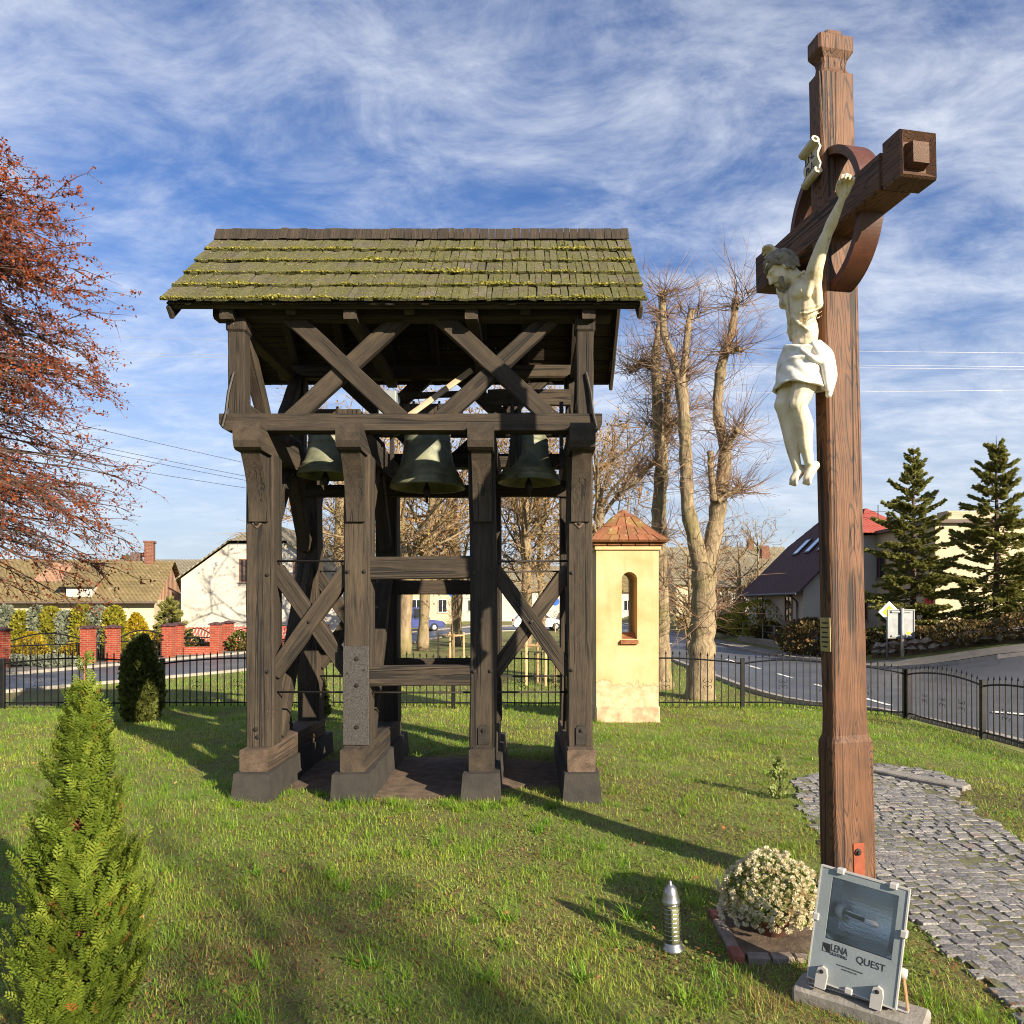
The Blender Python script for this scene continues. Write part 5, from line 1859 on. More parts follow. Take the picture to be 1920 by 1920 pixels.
def brush(mb, pts, n, L, r0, up=0.6, seed=0, sub=2, droop=0.25):
    """many thin shoots starting round the given points"""
    g2 = np.random.default_rng(seed)
    idx = g2.integers(0, len(pts), n)
    base = np.asarray(pts)[idx] + g2.normal(0, 0.05, (n, 3))
    d = g2.normal(0, 1, (n, 3))
    d[:, 2] = d[:, 2] * 0.5 + up
    LL = g2.uniform(0.35, 1.0, n) * L
    p = twigs(mb, base, d, LL, r0 * g2.uniform(0.6, 1.3, n), droop, 4, 0.16, 3, r=g2)
    if sub:
        m = n * sub
        k = g2.integers(0, n, m)
        s = g2.integers(1, 4, m)
        b2 = p[k, s]
        d2 = (p[k, 4] - p[k, 0]) / LL[k][:, None] + g2.normal(0, 0.6, (m, 3))
        twigs(mb, b2, d2, LL[k] * g2.uniform(0.25, 0.55, m), r0 * 0.55, 0.1, 2, 0.15, 3, r=g2)
    return p


def pollard(name, label, Y, limbs, knobs, seed, twig='lime_twig'):
    base = P(limbs[0][0][0], limbs[0][0][1], Y)
    base[2] = float(hgt(base[0], base[1]))
    t = thing(name, label, 'tree', tuple(base), 'pollarded lime trees')
    tr = MB()
    allp = []
    for li, lm in enumerate(limbs):
        dy = rng.normal(0, 0.25) if li else 0
        pts = [P(u, v, Y + (dy * min(1, i * 0.4) if li else 0)) for i, (u, v, r) in enumerate(lm)]
        rad = [r / F_PX * Y for (u, v, r) in lm]
        if li == 0:
            pts[0][2] = base[2] - 0.1
        q, r = smooth_path(pts, rad, 8 + 3 * len(lm))
        tr.tube(q, r, 12)
        if li:
            allp.append(q[2:])
    tr.build('trunk', 'lime_bark', t, smooth=True)
    tw = MB()
    ap = np.concatenate(allp)
    brush(tw, ap, 520, 1.5, 0.0095, 0.25, seed, 2, 0.35)
    for (u, v, n, L) in knobs:
        p = P(u, v, Y)
        brush(tw, p[None] + rng.normal(0, 0.10, (6, 3)), int(n * 0.7), L * 1.25, 0.0095, 0.5, seed + u, 1, 0.35)
    tag(tw.build('shoots', twig, t), kind='stuff')
    return t


pollard('pollarded_tree', 'forked pollarded lime with thick trunk behind the fence, right of the shrine', 17.0,
        [[(1312, 1306, 30), (1314, 1270, 26), (1318, 1180, 24), (1320, 1110, 22), (1320, 1055, 24)],
         [(1320, 1090, 20), (1304, 1016, 15), (1289, 956, 13), (1285, 830, 12), (1282, 767, 11), (1276, 717, 12)],
         [(1278, 730, 9), (1260, 667, 8), (1245, 630, 7), (1242, 580, 7), (1244, 547, 7)],
         [(1278, 720, 8), (1286, 667, 7), (1287, 642, 6), (1292, 600, 6), (1299, 580, 6)],
         [(1322, 1090, 18), (1332, 1040, 17), (1341, 992, 16), (1349, 932, 15), (1358, 880, 13), (1361, 835, 12), (1347, 792, 10), (1345, 755, 9.5), (1351, 692, 10), (1361, 655, 8), (1375, 617, 7.5), (1377, 587, 7), (1380, 562, 7)],
         [(1360, 840, 8), (1372, 820, 6.5), (1384, 806, 6)],
         [(1338, 940, 7), (1333, 880, 6), (1332, 847, 6)],
         [(1362, 660, 5), (1380, 655, 5), (1392, 657, 4.5)],
         [(1345, 940, 6), (1370, 925, 5), (1388, 915, 6)]],
        [(1244, 552, 55, 1.1), (1299, 584, 60, 0.9), (1380, 566, 70, 1.4), (1382, 808, 55, 1.2), (1388, 915, 70, 1.0), (1276, 720, 60, 1.3), (1361, 655, 50, 1.2), (1325, 1085, 60, 1.4), (1316, 1165, 45, 1.6), (1340, 1140, 40, 1.7)], 11)
pollard('pollarded_tree', 'slender pollarded lime with reddish shoots rising behind the shrine pillar', 19.0,
        [[(1240, 1285, 24), (1240, 1240, 18), (1241, 1160, 15), (1236, 1050, 14), (1235, 955, 14)],
         [(1235, 960, 13), (1242, 855, 12), (1233, 805, 10), (1232, 730, 9.5), (1229, 680, 10), (1233, 630, 6), (1238, 590, 4)],
         [(1240, 870, 8), (1252, 800, 7.5), (1251, 740, 6), (1254, 700, 5)],
         [(1238, 850, 6), (1222, 870, 5), (1190, 905, 4), (1158, 930, 3)],
         [(1240, 830, 5), (1262, 792, 5), (1285, 780, 4)],
         [(1228, 690, 6), (1205, 675, 4), (1180, 700, 2.5)]],
        [(1232, 690, 90, 1.5), (1245, 590, 60, 1.3), (1252, 720, 70, 1.2), (1190, 690, 50, 1.0), (1225, 800, 60, 1.3), (1200, 880, 60, 1.1), (1245, 1000, 60, 1.2), (1240, 1100, 60, 1.1)], 23)


def bare_tree(name, label, base, path, n1, L1, seed, mat='far_bark', twig='tan_twig', leaf=None, nleaf=0, leaf_s=0.09, r1=0.05, up=0.5, group=None, start=0.35, droop=0.1, n2=7, n3=6):
    """trunk with limbs, branches, twigs and the last leaves"""
    g2 = np.random.default_rng(seed)
    t = thing(name, label, 'tree', tuple(base), group)
    pts = np.array([p[:3] for p in path], float)
    rad = np.array([p[3] for p in path], float)
    q, r = smooth_path(pts, rad, 18)
    tr = MB().tube(q, r, 10)
    tr2 = MB()
    k0 = int(start * 17)
    idx = g2.integers(k0, 18, n1)
    d = g2.normal(0, 1, (n1, 3))
    d[:, 2] = np.abs(d[:, 2]) * 0.4 + up
    LL = L1 * g2.uniform(0.55, 1.1, n1)
    p1 = twigs(tr, q[idx], d, LL, np.minimum(r1 * g2.uniform(0.7, 1.3, n1), r[idx] * 0.7), 0.35 + droop, 5, 0.16, 6, r=g2)
    m = n1 * n2
    k = g2.integers(0, n1, m)
    s = g2.integers(1, 6, m)
    d2 = (p1[k, 5] - p1[k, 0]) / LL[k][:, None] * 0.8 + g2.normal(0, 0.55, (m, 3))
    p2 = twigs(tr2, p1[k, s], d2, LL[k] * g2.uniform(0.25, 0.5, m), r1 * 0.32, droop, 4, 0.18, 4, r=g2)
    m3 = m * n3
    k3 = g2.integers(0, m, m3)
    d3 = p2[k3, 4] - p2[k3, 1]
    d3 = d3 / (np.linalg.norm(d3, axis=1)[:, None]) + g2.normal(0, 0.6, (m3, 3))
    p3 = twigs(tr2, p2[k3, g2.integers(1, 5, m3)], d3, LL[k[k3]] * g2.uniform(0.12, 0.28, m3), r1 * 0.16, droop, 3, 0.15, 3, r=g2)
    tr.build('trunk', mat, t, smooth=True)
    tag(tr2.build('twigs', twig, t), kind='stuff')
    if leaf:
        kk = g2.integers(0, m3, nleaf)
        pos = p3[kk, g2.integers(1, 4, nleaf)] + g2.normal(0, 0.03, (nleaf, 3))
        lv = MB().inst(leaf_t, leaf_f, pos, rotmats(nleaf, None, g2), leaf_s * g2.uniform(0.6, 1.3, nleaf), 0, g2.uniform(0.01, 1, nleaf))
        tag(lv.build('foliage', leaf, t), kind='stuff')
    return t


def trunk_px(seq, Y):
    out = []
    for i, (u, v, r) in enumerate(seq):
        p = P(u, v, Y)
        if i == 0:
            p[2] = float(hgt(p[0], p[1])) - 0.1
        out.append((*p, r / F_PX * Y))
    return out


GB = 'bare trees of the green behind the tower'
bgt = [
    ('mottled trunk leaning left, leftmost bare tree seen through the middle bay', 32, [(757, 1228, 15), (760, 1150, 12), (764, 1090, 12), (765, 1030, 11), (745, 960, 8), (735, 880, 6)], 24, 5.0, 101),
    ('straight bare tree second from the left in the middle bay of the tower', 34, [(792, 1222, 12), (796, 1150, 10), (797, 1090, 10), (802, 1010, 9), (812, 940, 7), (818, 860, 5)], 24, 5.0, 102),
    ('bare tree with dark trunk behind the wooden tree stakes', 38, [(855, 1210, 11), (857, 1130, 10), (858, 1050, 9), (850, 980, 7), (846, 900, 5)], 22, 5.5, 103),
    ('tall pale trunked tree in the right bay of the tower', 36, [(986, 1208, 12), (988, 1130, 10), (988, 1050, 10), (984, 980, 9), (982, 900, 7), (978, 830, 5)], 26, 5.5, 104),
    ('thin twin stemmed bare tree beside the right tower post', 40, [(1018, 1200, 7), (1016, 1120, 6), (1010, 1050, 6), (1022, 970, 5), (1030, 900, 4)], 20, 5.0, 105),
    ('bare spreading tree just left of the shrine cap', 30, [(1128, 1210, 9), (1126, 1120, 8), (1122, 1030, 8), (1128, 960, 7), (1118, 890, 5)], 22, 4.2, 106),
    ('tall bare tree seen through the left bay above the white house', 44, [(632, 1190, 12), (634, 1100, 10), (636, 1000, 9), (638, 900, 7), (640, 840, 5)], 22, 5.0, 107)]
for lab, Y, seq, n1, L1, sd in bgt:
    pth = trunk_px(seq, Y)
    bare_tree('bare_tree', lab, pth[0][:3], pth, n1, L1, sd, leaf='amber_leaf', nleaf=2200 if sd in (102, 103, 104, 105) else 700, leaf_s=0.14, r1=0.085, group=GB, n2=9, n3=8)
# small far trees and scrub beyond the right street
for k, (u, v, Y, h, sd, lab) in enumerate([(1455, 1140, 60, 5.5, 120, 'small bare tree poking above the dark plum roof'), (1290, 1150, 34, 5.5, 121, 'reddish bare thicket tree left of the thick forked lime'), (1385, 1150, 46, 6.5, 122, 'fine twigged bare tree left of the plum roofed house'), (1420, 1150, 52, 7, 123, 'fine twigged bare tree behind the plum roofed house')]):
    b = P(u, v, Y)
    b[2] = float(hgt(b[0], b[1]))
    pth = [(b[0], b[1], b[2] - 0.1, 0.12), (b[0] + 0.1, b[1], b[2] + h * 0.4, 0.09), (b[0], b[1], b[2] + h * 0.8, 0.05)]
    bare_tree('bare_tree', lab, b, pth, 26, h * 0.42, sd, leaf='amber_leaf', nleaf=500, leaf_s=0.12, r1=0.05, group='small bare trees along the right street', n2=6, n3=6, start=0.1)


# the rust coloured tree reaching in from the left
def rust_tree():
    g2 = np.random.default_rng(61)
    bx0, by0 = -11.9, 12.2
    z0 = float(hgt(bx0, by0))
    t = thing('rust_leaved_tree', 'tree with drooping rust red foliage reaching in from the left edge', 'tree', (bx0, by0, z0))
    tr = MB()
    q, r = smooth_path([(bx0, by0, z0 - 0.1), (bx0 + 0.1, by0, 3), (bx0, by0 + 0.1, 6.5), (bx0, by0, 10.6)], [0.26, 0.2, 0.13, 0.03], 22)
    tr.tube(q, r, 12)
    n1 = 270
    zz = g2.uniform(2.9, 10.2, n1)
    az = g2.uniform(-1.6, 1.6, n1)
    reach = np.interp(zz, [2.4, 3.4, 5.0, 6.9, 8.2, 9.2, 10.3], [3.5, 4.35, 4.35, 3.95, 3.6, 3.1, 2.3]) * g2.uniform(0.72, 1.05, n1)
    base = np.stack([np.interp(zz, q[:, 2], q[:, 0]), np.interp(zz, q[:, 2], q[:, 1]), zz], -1)
    d = np.stack([np.cos(az), np.sin(az), g2.uniform(-0.05, 0.32, n1)], -1)
    p1 = twigs(tr, base, d, reach, 0.034, -0.45, 7, 0.07, 5, r=g2)
    tr.build('trunk', 'dark_bark', t, smooth=True)
    tw = MB()
    m = n1 * 15
    k = g2.integers(0, n1, m)
    s = g2.integers(1, 8, m)
    dd = p1[k, 7] - p1[k, 3]
    dd = dd / np.linalg.norm(dd, axis=1)[:, None] + g2.normal(0, 0.42, (m, 3)) * np.array([1, 1, 0.7])
    L2 = g2.uniform(0.35, 1.05, m)
    p2 = twigs(tw, p1[k, s], dd, L2, 0.011, -0.25, 4, 0.10, 3, r=g2)
    m3 = m * 5
    k3 = g2.integers(0, m, m3)
    d3 = (p2[k3, 4] - p2[k3, 0]) / L2[k3][:, None] + g2.normal(0, 0.5, (m3, 3))
    p3 = twigs(tw, p2[k3, g2.integers(1, 5, m3)], d3, g2.uniform(0.12, 0.40, m3), 0.006, -0.2, 3, 0.10, 3, r=g2)
    tag(tw.build('twigs', 'larch_twig', t), kind='stuff')
    nl = 150000
    kk = g2.integers(0, m3, nl)
    pos = p3[kk, g2.integers(0, 4, nl)] + g2.normal(0, 0.018, (nl, 3))
    w = np.clip(0.35 + 0.09 * (pos[:, 2] - 3), 0.35, 1)
    keep = g2.uniform(0, 1, nl) < w
    pos = pos[keep]
    n = len(pos)
    lv = MB().inst(leaf_t, leaf_f, pos, rotmats(n, None, g2), g2.uniform(0.030, 0.075, n), 0, np.clip(g2.normal(0.5, 0.25, n), 0.01, 1))
    tag(lv.build('foliage', 'rust_leaf', t), kind='stuff')


rust_tree()


def spruce(label, x, y, h, w, seed, name='spruce_tree', mat='spruce_needle', whorls=24, sprigs=9000, sprig=0.16):
    g2 = np.random.default_rng(seed)
    z0 = float(hgt(x, y))
    t = thing(name, label, 'tree', (x, y, z0), 'spruces by the right houses' if name == 'spruce_tree' else None)
    tr = MB().tube([(x, y, z0 - 0.1), (x + 0.02, y, z0 + h * 0.5), (x, y, z0 + h)], [h * 0.018, h * 0.011, 0.006], 8)
    n1 = whorls * 6
    f = (np.repeat(np.arange(whorls), 6) + g2.uniform(-0.9, 0.9, n1)) / whorls
    f = np.clip(f, 0.02, 0.97)
    zz = z0 + h * (0.04 + 0.94 * f)
    az = np.tile(np.arange(6) * math.pi / 3, whorls) + np.repeat(np.arange(whorls) * 0.7, 6) + g2.normal(0, 0.2, n1)
    L = w * (1 - f) ** 0.82 * g2.uniform(0.45, 1.18, n1) * (1 + 0.15 * np.sin(az * 2 + seed)) + 0.12
    d = np.stack([np.cos(az), np.sin(az), np.interp(f, [0, 0.6, 1], [-0.22, 0.10, 0.9]) + g2.normal(0, 0.10, n1)], -1)
    p1 = twigs(tr, np.stack([np.full(n1, x), np.full(n1, y), zz], -1), d, L, 0.02, 0.30, 5, 0.09, 4, r=g2)
    tr.build('trunk', 'dark_bark', t, smooth=True)
    pr = L / L.sum()
    k = g2.choice(n1, sprigs, p=pr)
    s = g2.uniform(0.12, 1, sprigs) ** 0.75 * 4.999
    i = s.astype(int)
    fr = (s - i)[:, None]
    on = p1[k, i] * (1 - fr) + p1[k, i + 1] * fr
    ax = p1[k, 5] - p1[k, 0]
    ax /= np.linalg.norm(ax, axis=1)[:, None]
    side = np.stack([-ax[:, 1], ax[:, 0], np.zeros(sprigs)], -1) * g2.choice([-1, 1], sprigs)[:, None]
    off = g2.uniform(0, 1, sprigs)[:, None] * side * (0.42 * L[k] * (1 - s / 6.2))[:, None]
    off[:, 2] -= 0.45 * np.linalg.norm(off, axis=1)
    dirv = ax * 0.8 + side * g2.uniform(0.2, 0.9, sprigs)[:, None] + g2.normal(0, 0.25, (sprigs, 3))
    tv = []
    tf = []
    for a in range(5):
        an = a * 2 * math.pi / 5
        c, sn = math.cos(an), math.sin(an)
        b = len(tv)
        tv += [(0.02 * -sn, 0.02 * c, 0.0), (0.20 * c + 0.10 * -sn, 0.20 * sn + 0.10 * c, 0.45), (0.16 * c, 0.16 * sn, 1.0), (0.05 * c - 0.04 * -sn, 0.05 * sn - 0.04 * c, 0.5)]
        tf.append((b, b + 1, b + 2, b + 3))
    sh = np.clip(g2.normal(0.5, 0.24, sprigs), 0.01, 1)
    lv = MB().inst(np.array(tv), np.array(tf), on + off, aim(dirv, r=g2), sprig * g2.uniform(0.7, 1.35, sprigs), 0, sh)
    tag(lv.build('needles', mat, t), kind='stuff')
    return t


spruce('tall spruce left of the cream house, behind the road signs', (1712 - CX) / F_PX * 27.7, 27.7, 7.35, 2.0, 71, sprigs=26000, sprig=0.125)
spruce('tall spruce at the right edge in front of the cream house', (1868 - CX) / F_PX * 26.3, 26.3, 7.3, 2.1, 72, sprigs=28000, sprig=0.13, whorls=21)
spruce('small dark spruce between the tiled house and the white gable', (318 - CX) / F_PX * 31, 31, 2.35, 1.05, 73, 'young_spruce', sprigs=2600, whorls=12, sprig=0.2)


def shrub(name, label, u, y, z_h, w, mat, n, shape='oval', leaf=0.07, seed=0, group=None, cat='shrub', xy=None, core='dark_thuja_leaf'):
    """evergreen shrub: leaf sprays through the outer shell of a rounded or pointed body, stems inside"""
    g2 = np.random.default_rng(seed)
    x = xy[0] if xy else (u - CX) / F_PX * y
    y = xy[1] if xy else y
    z0 = float(hgt(x, y))
    t = thing(name, label, cat, (x, y, z0), group)
    def rad(f):
        if shape == 'cone':
            return np.interp(f, [0, 0.08, 0.25, 0.6, 0.85, 1.0], [0.45, 0.85, 1.0, 0.68, 0.33, 0.04])
        if shape == 'egg':
            return np.interp(f, [0, 0.06, 0.35, 0.65, 0.9, 1.0], [0.55, 0.82, 1.0, 0.85, 0.42, 0.10])
        if shape == 'column':
            return np.interp(f, [0, 0.1, 0.5, 0.85, 0.96, 1.0], [0.75, 0.95, 1.0, 0.85, 0.5, 0.15])
        return np.interp(f, [0, 0.12, 0.4, 0.7, 0.9, 1.0], [0.35, 0.72, 1.0, 0.85, 0.5, 0.1])
    MB().tube([(x, y, z0 - 0.05), (x, y, z0 + z_h * 0.8)], [w * 0.07, w * 0.02], 6).build('stem', 'dark_bark', t)
    f = g2.uniform(0.01, 1, n)
    a = g2.uniform(0, 2 * math.pi, n)
    lump = 1 + 0.10 * np.sin(3 * a + 5 * f + seed) + 0.08 * np.sin(7 * a - 9 * f)
    rr = rad(f) * w / 2 * lump * np.sqrt(g2.uniform(0.42, 1.0, n))
    pos = np.stack([x + rr * np.cos(a), y + rr * np.sin(a), z0 + f * z_h], -1)
    d = np.stack([np.cos(a) * 0.6, np.sin(a) * 0.6, np.full(n, 0.85)], -1) + g2.normal(0, 0.35, (n, 3))
    tv = np.array([(0, 0, 0), (.28, .03, .35), (.10, .02, .5), (.32, 0, .75), (0, 0, 1.0), (-.32, 0, .8), (-.10, -.02, .5), (-.28, -.03, .3)])
    tf = np.array([(0, 1, 2, 6), (2, 3, 4, 6), (6, 4, 5, 6), (0, 2, 6, 7)])
    tf = np.array([(0, 1, 2, 7), (7, 2, 6, 7), (6, 2, 3, 4), (6, 4, 5, 6)])
    tf3 = np.array([(0, 1, 2), (0, 2, 6), (0, 6, 7), (6, 2, 4), (2, 3, 4), (6, 4, 5)])
    lv = MB().inst(tv, tf3, pos, aim(d, r=g2), leaf * g2.uniform(0.7, 1.4, n), 0, np.clip(g2.normal(0.5, 0.25, n), 0.01, 1))
    tag(lv.build('foliage', mat, t), kind='stuff')
    return t


GH = 'clipped hedge columns behind the brick pillars'
for k, u in enumerate((-20, 12, 42, 70, 96, 124, 156, 183, 214)):
    blue = k % 2 == 1
    nm = ('first', 'first', 'second', 'second', 'third', 'third', 'fourth', 'fourth', 'fifth')[k]
    lab = f"{'blue grey' if blue else 'yellow green'} clipped conifer column, {nm} of its colour from the left"
    shrub('hedge_conifer', lab, u, 28.6 + 0.03 * k, 1.95 + 0.12 * math.sin(k * 2.3) + (0.1 if k > 6 else 0), 0.78 if not blue else 0.66, 'blue_leaf' if blue else 'olive_leaf', 1500, 'column', 0.16, 200 + k, GH)
shrub('golden_shrub', 'egg shaped golden conifer beside the leftmost brick pillar', 58, 26.2, 1.12, 1.12, 'golden_leaf', 1600, 'egg', 0.11, 220)
shrub('golden_shrub', 'pointed golden conifer behind the brick gateway', 255, 29.5, 1.75, 1.35, 'golden_leaf', 1800, 'cone', 0.13, 221)
shrub('golden_shrub', 'low yellow shrub left of the paired brick pillars', 136, 26.4, 0.72, 0.95, 'golden_leaf', 1000, 'oval', 0.11, 222)
shrub('golden_shrub', 'yellow shrub showing behind the arched iron gate', 298, 30.6, 0.95, 0.9, 'golden_leaf', 800, 'oval', 0.12, 223)
for k, (u, y, w, hh, nm) in enumerate(((28, 25.3, 1.6, 0.35, 'left of the golden egg conifer'), (95, 25.4, 1.8, 0.35, 'right of the golden egg conifer'), (115, 24.6, 1.2, 0.28, 'nearest the pavement'))):
    shrub('creeping_juniper', f'low grey green creeping juniper {nm}', u, y, hh, w, 'blue_leaf', 900, 'oval', 0.12, 230 + k)
shrub('box_bush', 'low green bush behind the second iron gate', 352, 31.5, 0.75, 1.5, 'dark_thuja_leaf', 900, 'oval', 0.12, 240)
shrub('box_bush', 'green bush beside the rightmost brick pillar', 452, 32.5, 0.9, 1.3, 'dark_thuja_leaf', 900, 'oval', 0.12, 241)
shrub('thuja', 'dark pointed thuja standing before the iron fence on the left', 264, 11.2, 1.30, 0.56, 'dark_thuja_leaf', 5200, 'egg', 0.075, 250)
shrub('thuja', 'small thuja seen through the left bay of the tower', 596, 11.6, 0.78, 0.36, 'dark_thuja_leaf', 1800, 'cone', 0.06, 252)
for k, (x, y, w, hh) in enumerate(((14.2, 26.2, 2.2, 0.6), (14.6, 24.0, 2.4, 0.75), (16.0, 22.8, 2.6, 0.9), (17.5, 23.6, 3.0, 1.3), (12.9, 28.0, 2.0, 0.9), (18.8, 25.5, 2.6, 1.4))):
    shrub('bramble', ('low brown bramble behind the road signs', 'low bramble above the field stone wall', 'bramble clump near the right edge above the stone wall', 'reddish bramble below the right spruce', 'bramble under the left spruce', 'bramble at the right edge beneath the spruce')[k], 0, 0, hh, w, 'bramble_leaf', 1500, 'oval', 0.12, 260 + k, xy=(x, y))
for k, (u, y, w, hh) in enumerate(((1285, 30, 3.0, 1.5), (1370, 40, 5.0, 2.0), (1330, 52, 6, 2.4))):
    shrub('roadside_shrub', ('brown twiggy shrub behind the thick forked lime', 'olive shrub left of the plum roofed house', 'far shrub mass up the right street')[k], 0, 0, hh, w, 'bramble_leaf' if k != 1 else 'olive_leaf', 1800, 'oval', 0.16, 280 + k, xy=(11.9 + 1.2 * k, y))


def far_wood():
    g2 = np.random.default_rng(9)
    m = MB()
    n = 9000
    a = g2.uniform(-0.95, 0.95, n)
    R = g2.uniform(130, 190, n)
    top = 5.5 + 2.5 * np.sin(a * 23) + 1.5 * np.sin(a * 61 + 1)
    z = g2.uniform(-0.5, 1, n) ** 2 * top
    pos = np.stack([R * np.sin(a), R * np.cos(a), z], -1)
    m.inst(leaf_t, leaf_f, pos, rotmats(n, 0.6, g2), g2.uniform(1.0, 2.6, n), 0, g2.uniform(0.01, 1, n))
    tag(m.build('far_wood', 'bramble_leaf'), 'far brown line of woodland along the horizon', 'woodland', kind='stuff')


far_wood()


# ------------------------------------------------------------------ houses
def roof_courses(name, a, b, c, d, rows, mat, parent, lift=0.03):
    """roof slope from eave line a-b to ridge line d-c, laid in overlapping courses"""
    a, b, c, d = map(lambda p: np.array(p, float), (a, b, c, d))
    nrm = np.cross(b - a, d - a)
    nrm /= np.linalg.norm(nrm)
    if nrm[2] < 0:
        nrm = -nrm
    m = MB()
    for i in range(rows):
        s0, s1 = i / rows, min(1, (i + 1.15) / rows)
        p = [a + (d - a) * s0 + nrm * lift, b + (c - b) * s0 + nrm * lift, b + (c - b) * s1, a + (d - a) * s1]
        lo = [p[0] - nrm * lift, p[1] - nrm * lift]
        m.add(np.array(p + lo), [(0, 1, 2, 3), (4, 5, 1, 0)])
    return m.build(name, mat, parent)


def window(parent, M, w, h, frame='window_frame', bars=1):
    """casement set in a wall: local x along the wall, y out of it, z up"""
    o = MB()
    t = 0.06
    for lo, hi in (((-w / 2, 0.0, 0), (w / 2, 0.05, t)), ((-w / 2, 0.0, h - t), (w / 2, 0.05, h)), ((-w / 2, 0, t), (-w / 2 + t, 0.05, h - t)), ((w / 2 - t, 0, t), (w / 2, 0.05, h - t))):
        o.box(lo, hi)
    for k in range(bars):
        x = -w / 2 + (k + 1) * w / (bars + 1)
        o.box((x - 0.025, 0.003, t), (x + 0.025, 0.045, h - t))
    f = o.build('window', frame, parent, M)
    MB().box((-w / 2 + t, 0.008, t), (w / 2 - t, 0.016, h - t)).build('pane', 'dark_glass', f, M)
    MB().box((-w / 2 - 0.05, 0, -0.06), (w / 2 + 0.05, 0.09, -0.003)).build('sill', 'concrete', f, M)
    return f


FRONT = Matrix(((1, 0, 0, 0), (0, -1, 0, 0), (0, 0, 1, 0), (0, 0, 0, 1)))      # window frame on a wall that faces the camera
LEFT = Matrix(((0, -1, 0, 0), (-1, 0, 0, 0), (0, 0, 1, 0), (0, 0, 0, 1)))     # window frame on a wall that faces left


def tiled_house():
    t = thing('farmhouse', 'long low farmhouse with mossy tiled roof and brick chimney at the far left', 'house', (-23, 38, -0.5))
    xe, yr, ye, yb = -19.3, 40.0, 35.8, 44.2
    MB().box((-40, 36.3, -0.6), (xe - 0.25, 43.7, 1.9)).build('wall', 'cream_render', t)
    MB().prism([(36.3, 1.9), (43.7, 1.9), (40, 3.9)], 0, xe - 0.55, xe - 0.25).build('gable', 'pink_tiles', t)
    roof_o = roof_courses('roof', (-40, ye, 1.80), (xe, ye, 1.80), (xe, yr, 4.02), (-40, yr, 4.02), 13, 'mossy_tiles', t)
    roof_courses('roof', (xe, yb, 1.80), (-40, yb, 1.80), (-40, yr, 4.02), (xe, yr, 4.02), 13, 'mossy_tiles', t)
    roof_courses('roof_patch', (-25.4, 37.6, 2.80), (-24.0, 37.6, 2.80), (-24.0, 39.6, 3.86), (-25.0, 39.6, 3.86), 6, 'pink_tiles', roof_o, 0.05)
    ch = MB().cbox((-20.75, 39.6, 3.7), (-20.3, 40.1, 5.05), 0.02).build('chimney', 'chimney_brick', roof_o)
    MB().cbox((-20.80, 39.55, 4.98), (-20.25, 40.15, 5.09), 0.01).build('chimney_cap', 'chimney_brick', ch)
    c2 = MB().cbox((-21.6, 40.3, 3.7), (-21.1, 40.8, 4.5), 0.02).build('chimney', 'fascia', roof_o)
    # dormer with a lean-to roof
    t.matrix_basis = T(-18.15, 35.8, 0) @ RZ(math.radians(15)) @ T(19.3, -35.8, 0) @ t.matrix_basis
    dm = MB().box((-23.4, 36.2, 1.55), (-22.3, 38.2, 2.55)).build('dormer', 'white_render', roof_o)
    roof_courses('dormer_roof', (-23.75, 35.95, 2.52), (-22.1, 35.95, 2.52), (-22.1, 39.3, 3.74), (-23.75, 39.3, 3.74), 6, 'mossy_tiles', dm)
    MB().box((-23.1, 36.15, 1.7), (-22.55, 36.19, 2.3)).build('shutter', 'grey_render', dm)
    MB().box((-40, ye - 0.06, 1.72), (xe, ye, 1.80)).build('gutter', 'fascia', t)
    # the taller roof behind
    t2 = thing('far_barn', 'long pale barn roof showing just above the mossy farmhouse ridge', 'barn', (-26, 52, -0.5))
    MB().box((-60, 48.5, -0.6), (-20.5, 56, 2.6)).build('wall', 'far_render', t2)
    roof_courses('roof', (-60, 48, 2.5), (-20.2, 48, 2.5), (-20.2, 52, 4.85), (-60, 52, 4.85), 10, 'slate_tiles', t2)
    roof_courses('roof', (-20.2, 56.4, 2.5), (-60, 56.4, 2.5), (-60, 52, 4.85), (-20.2, 52, 4.85), 10, 'slate_tiles', t2)


tiled_house()


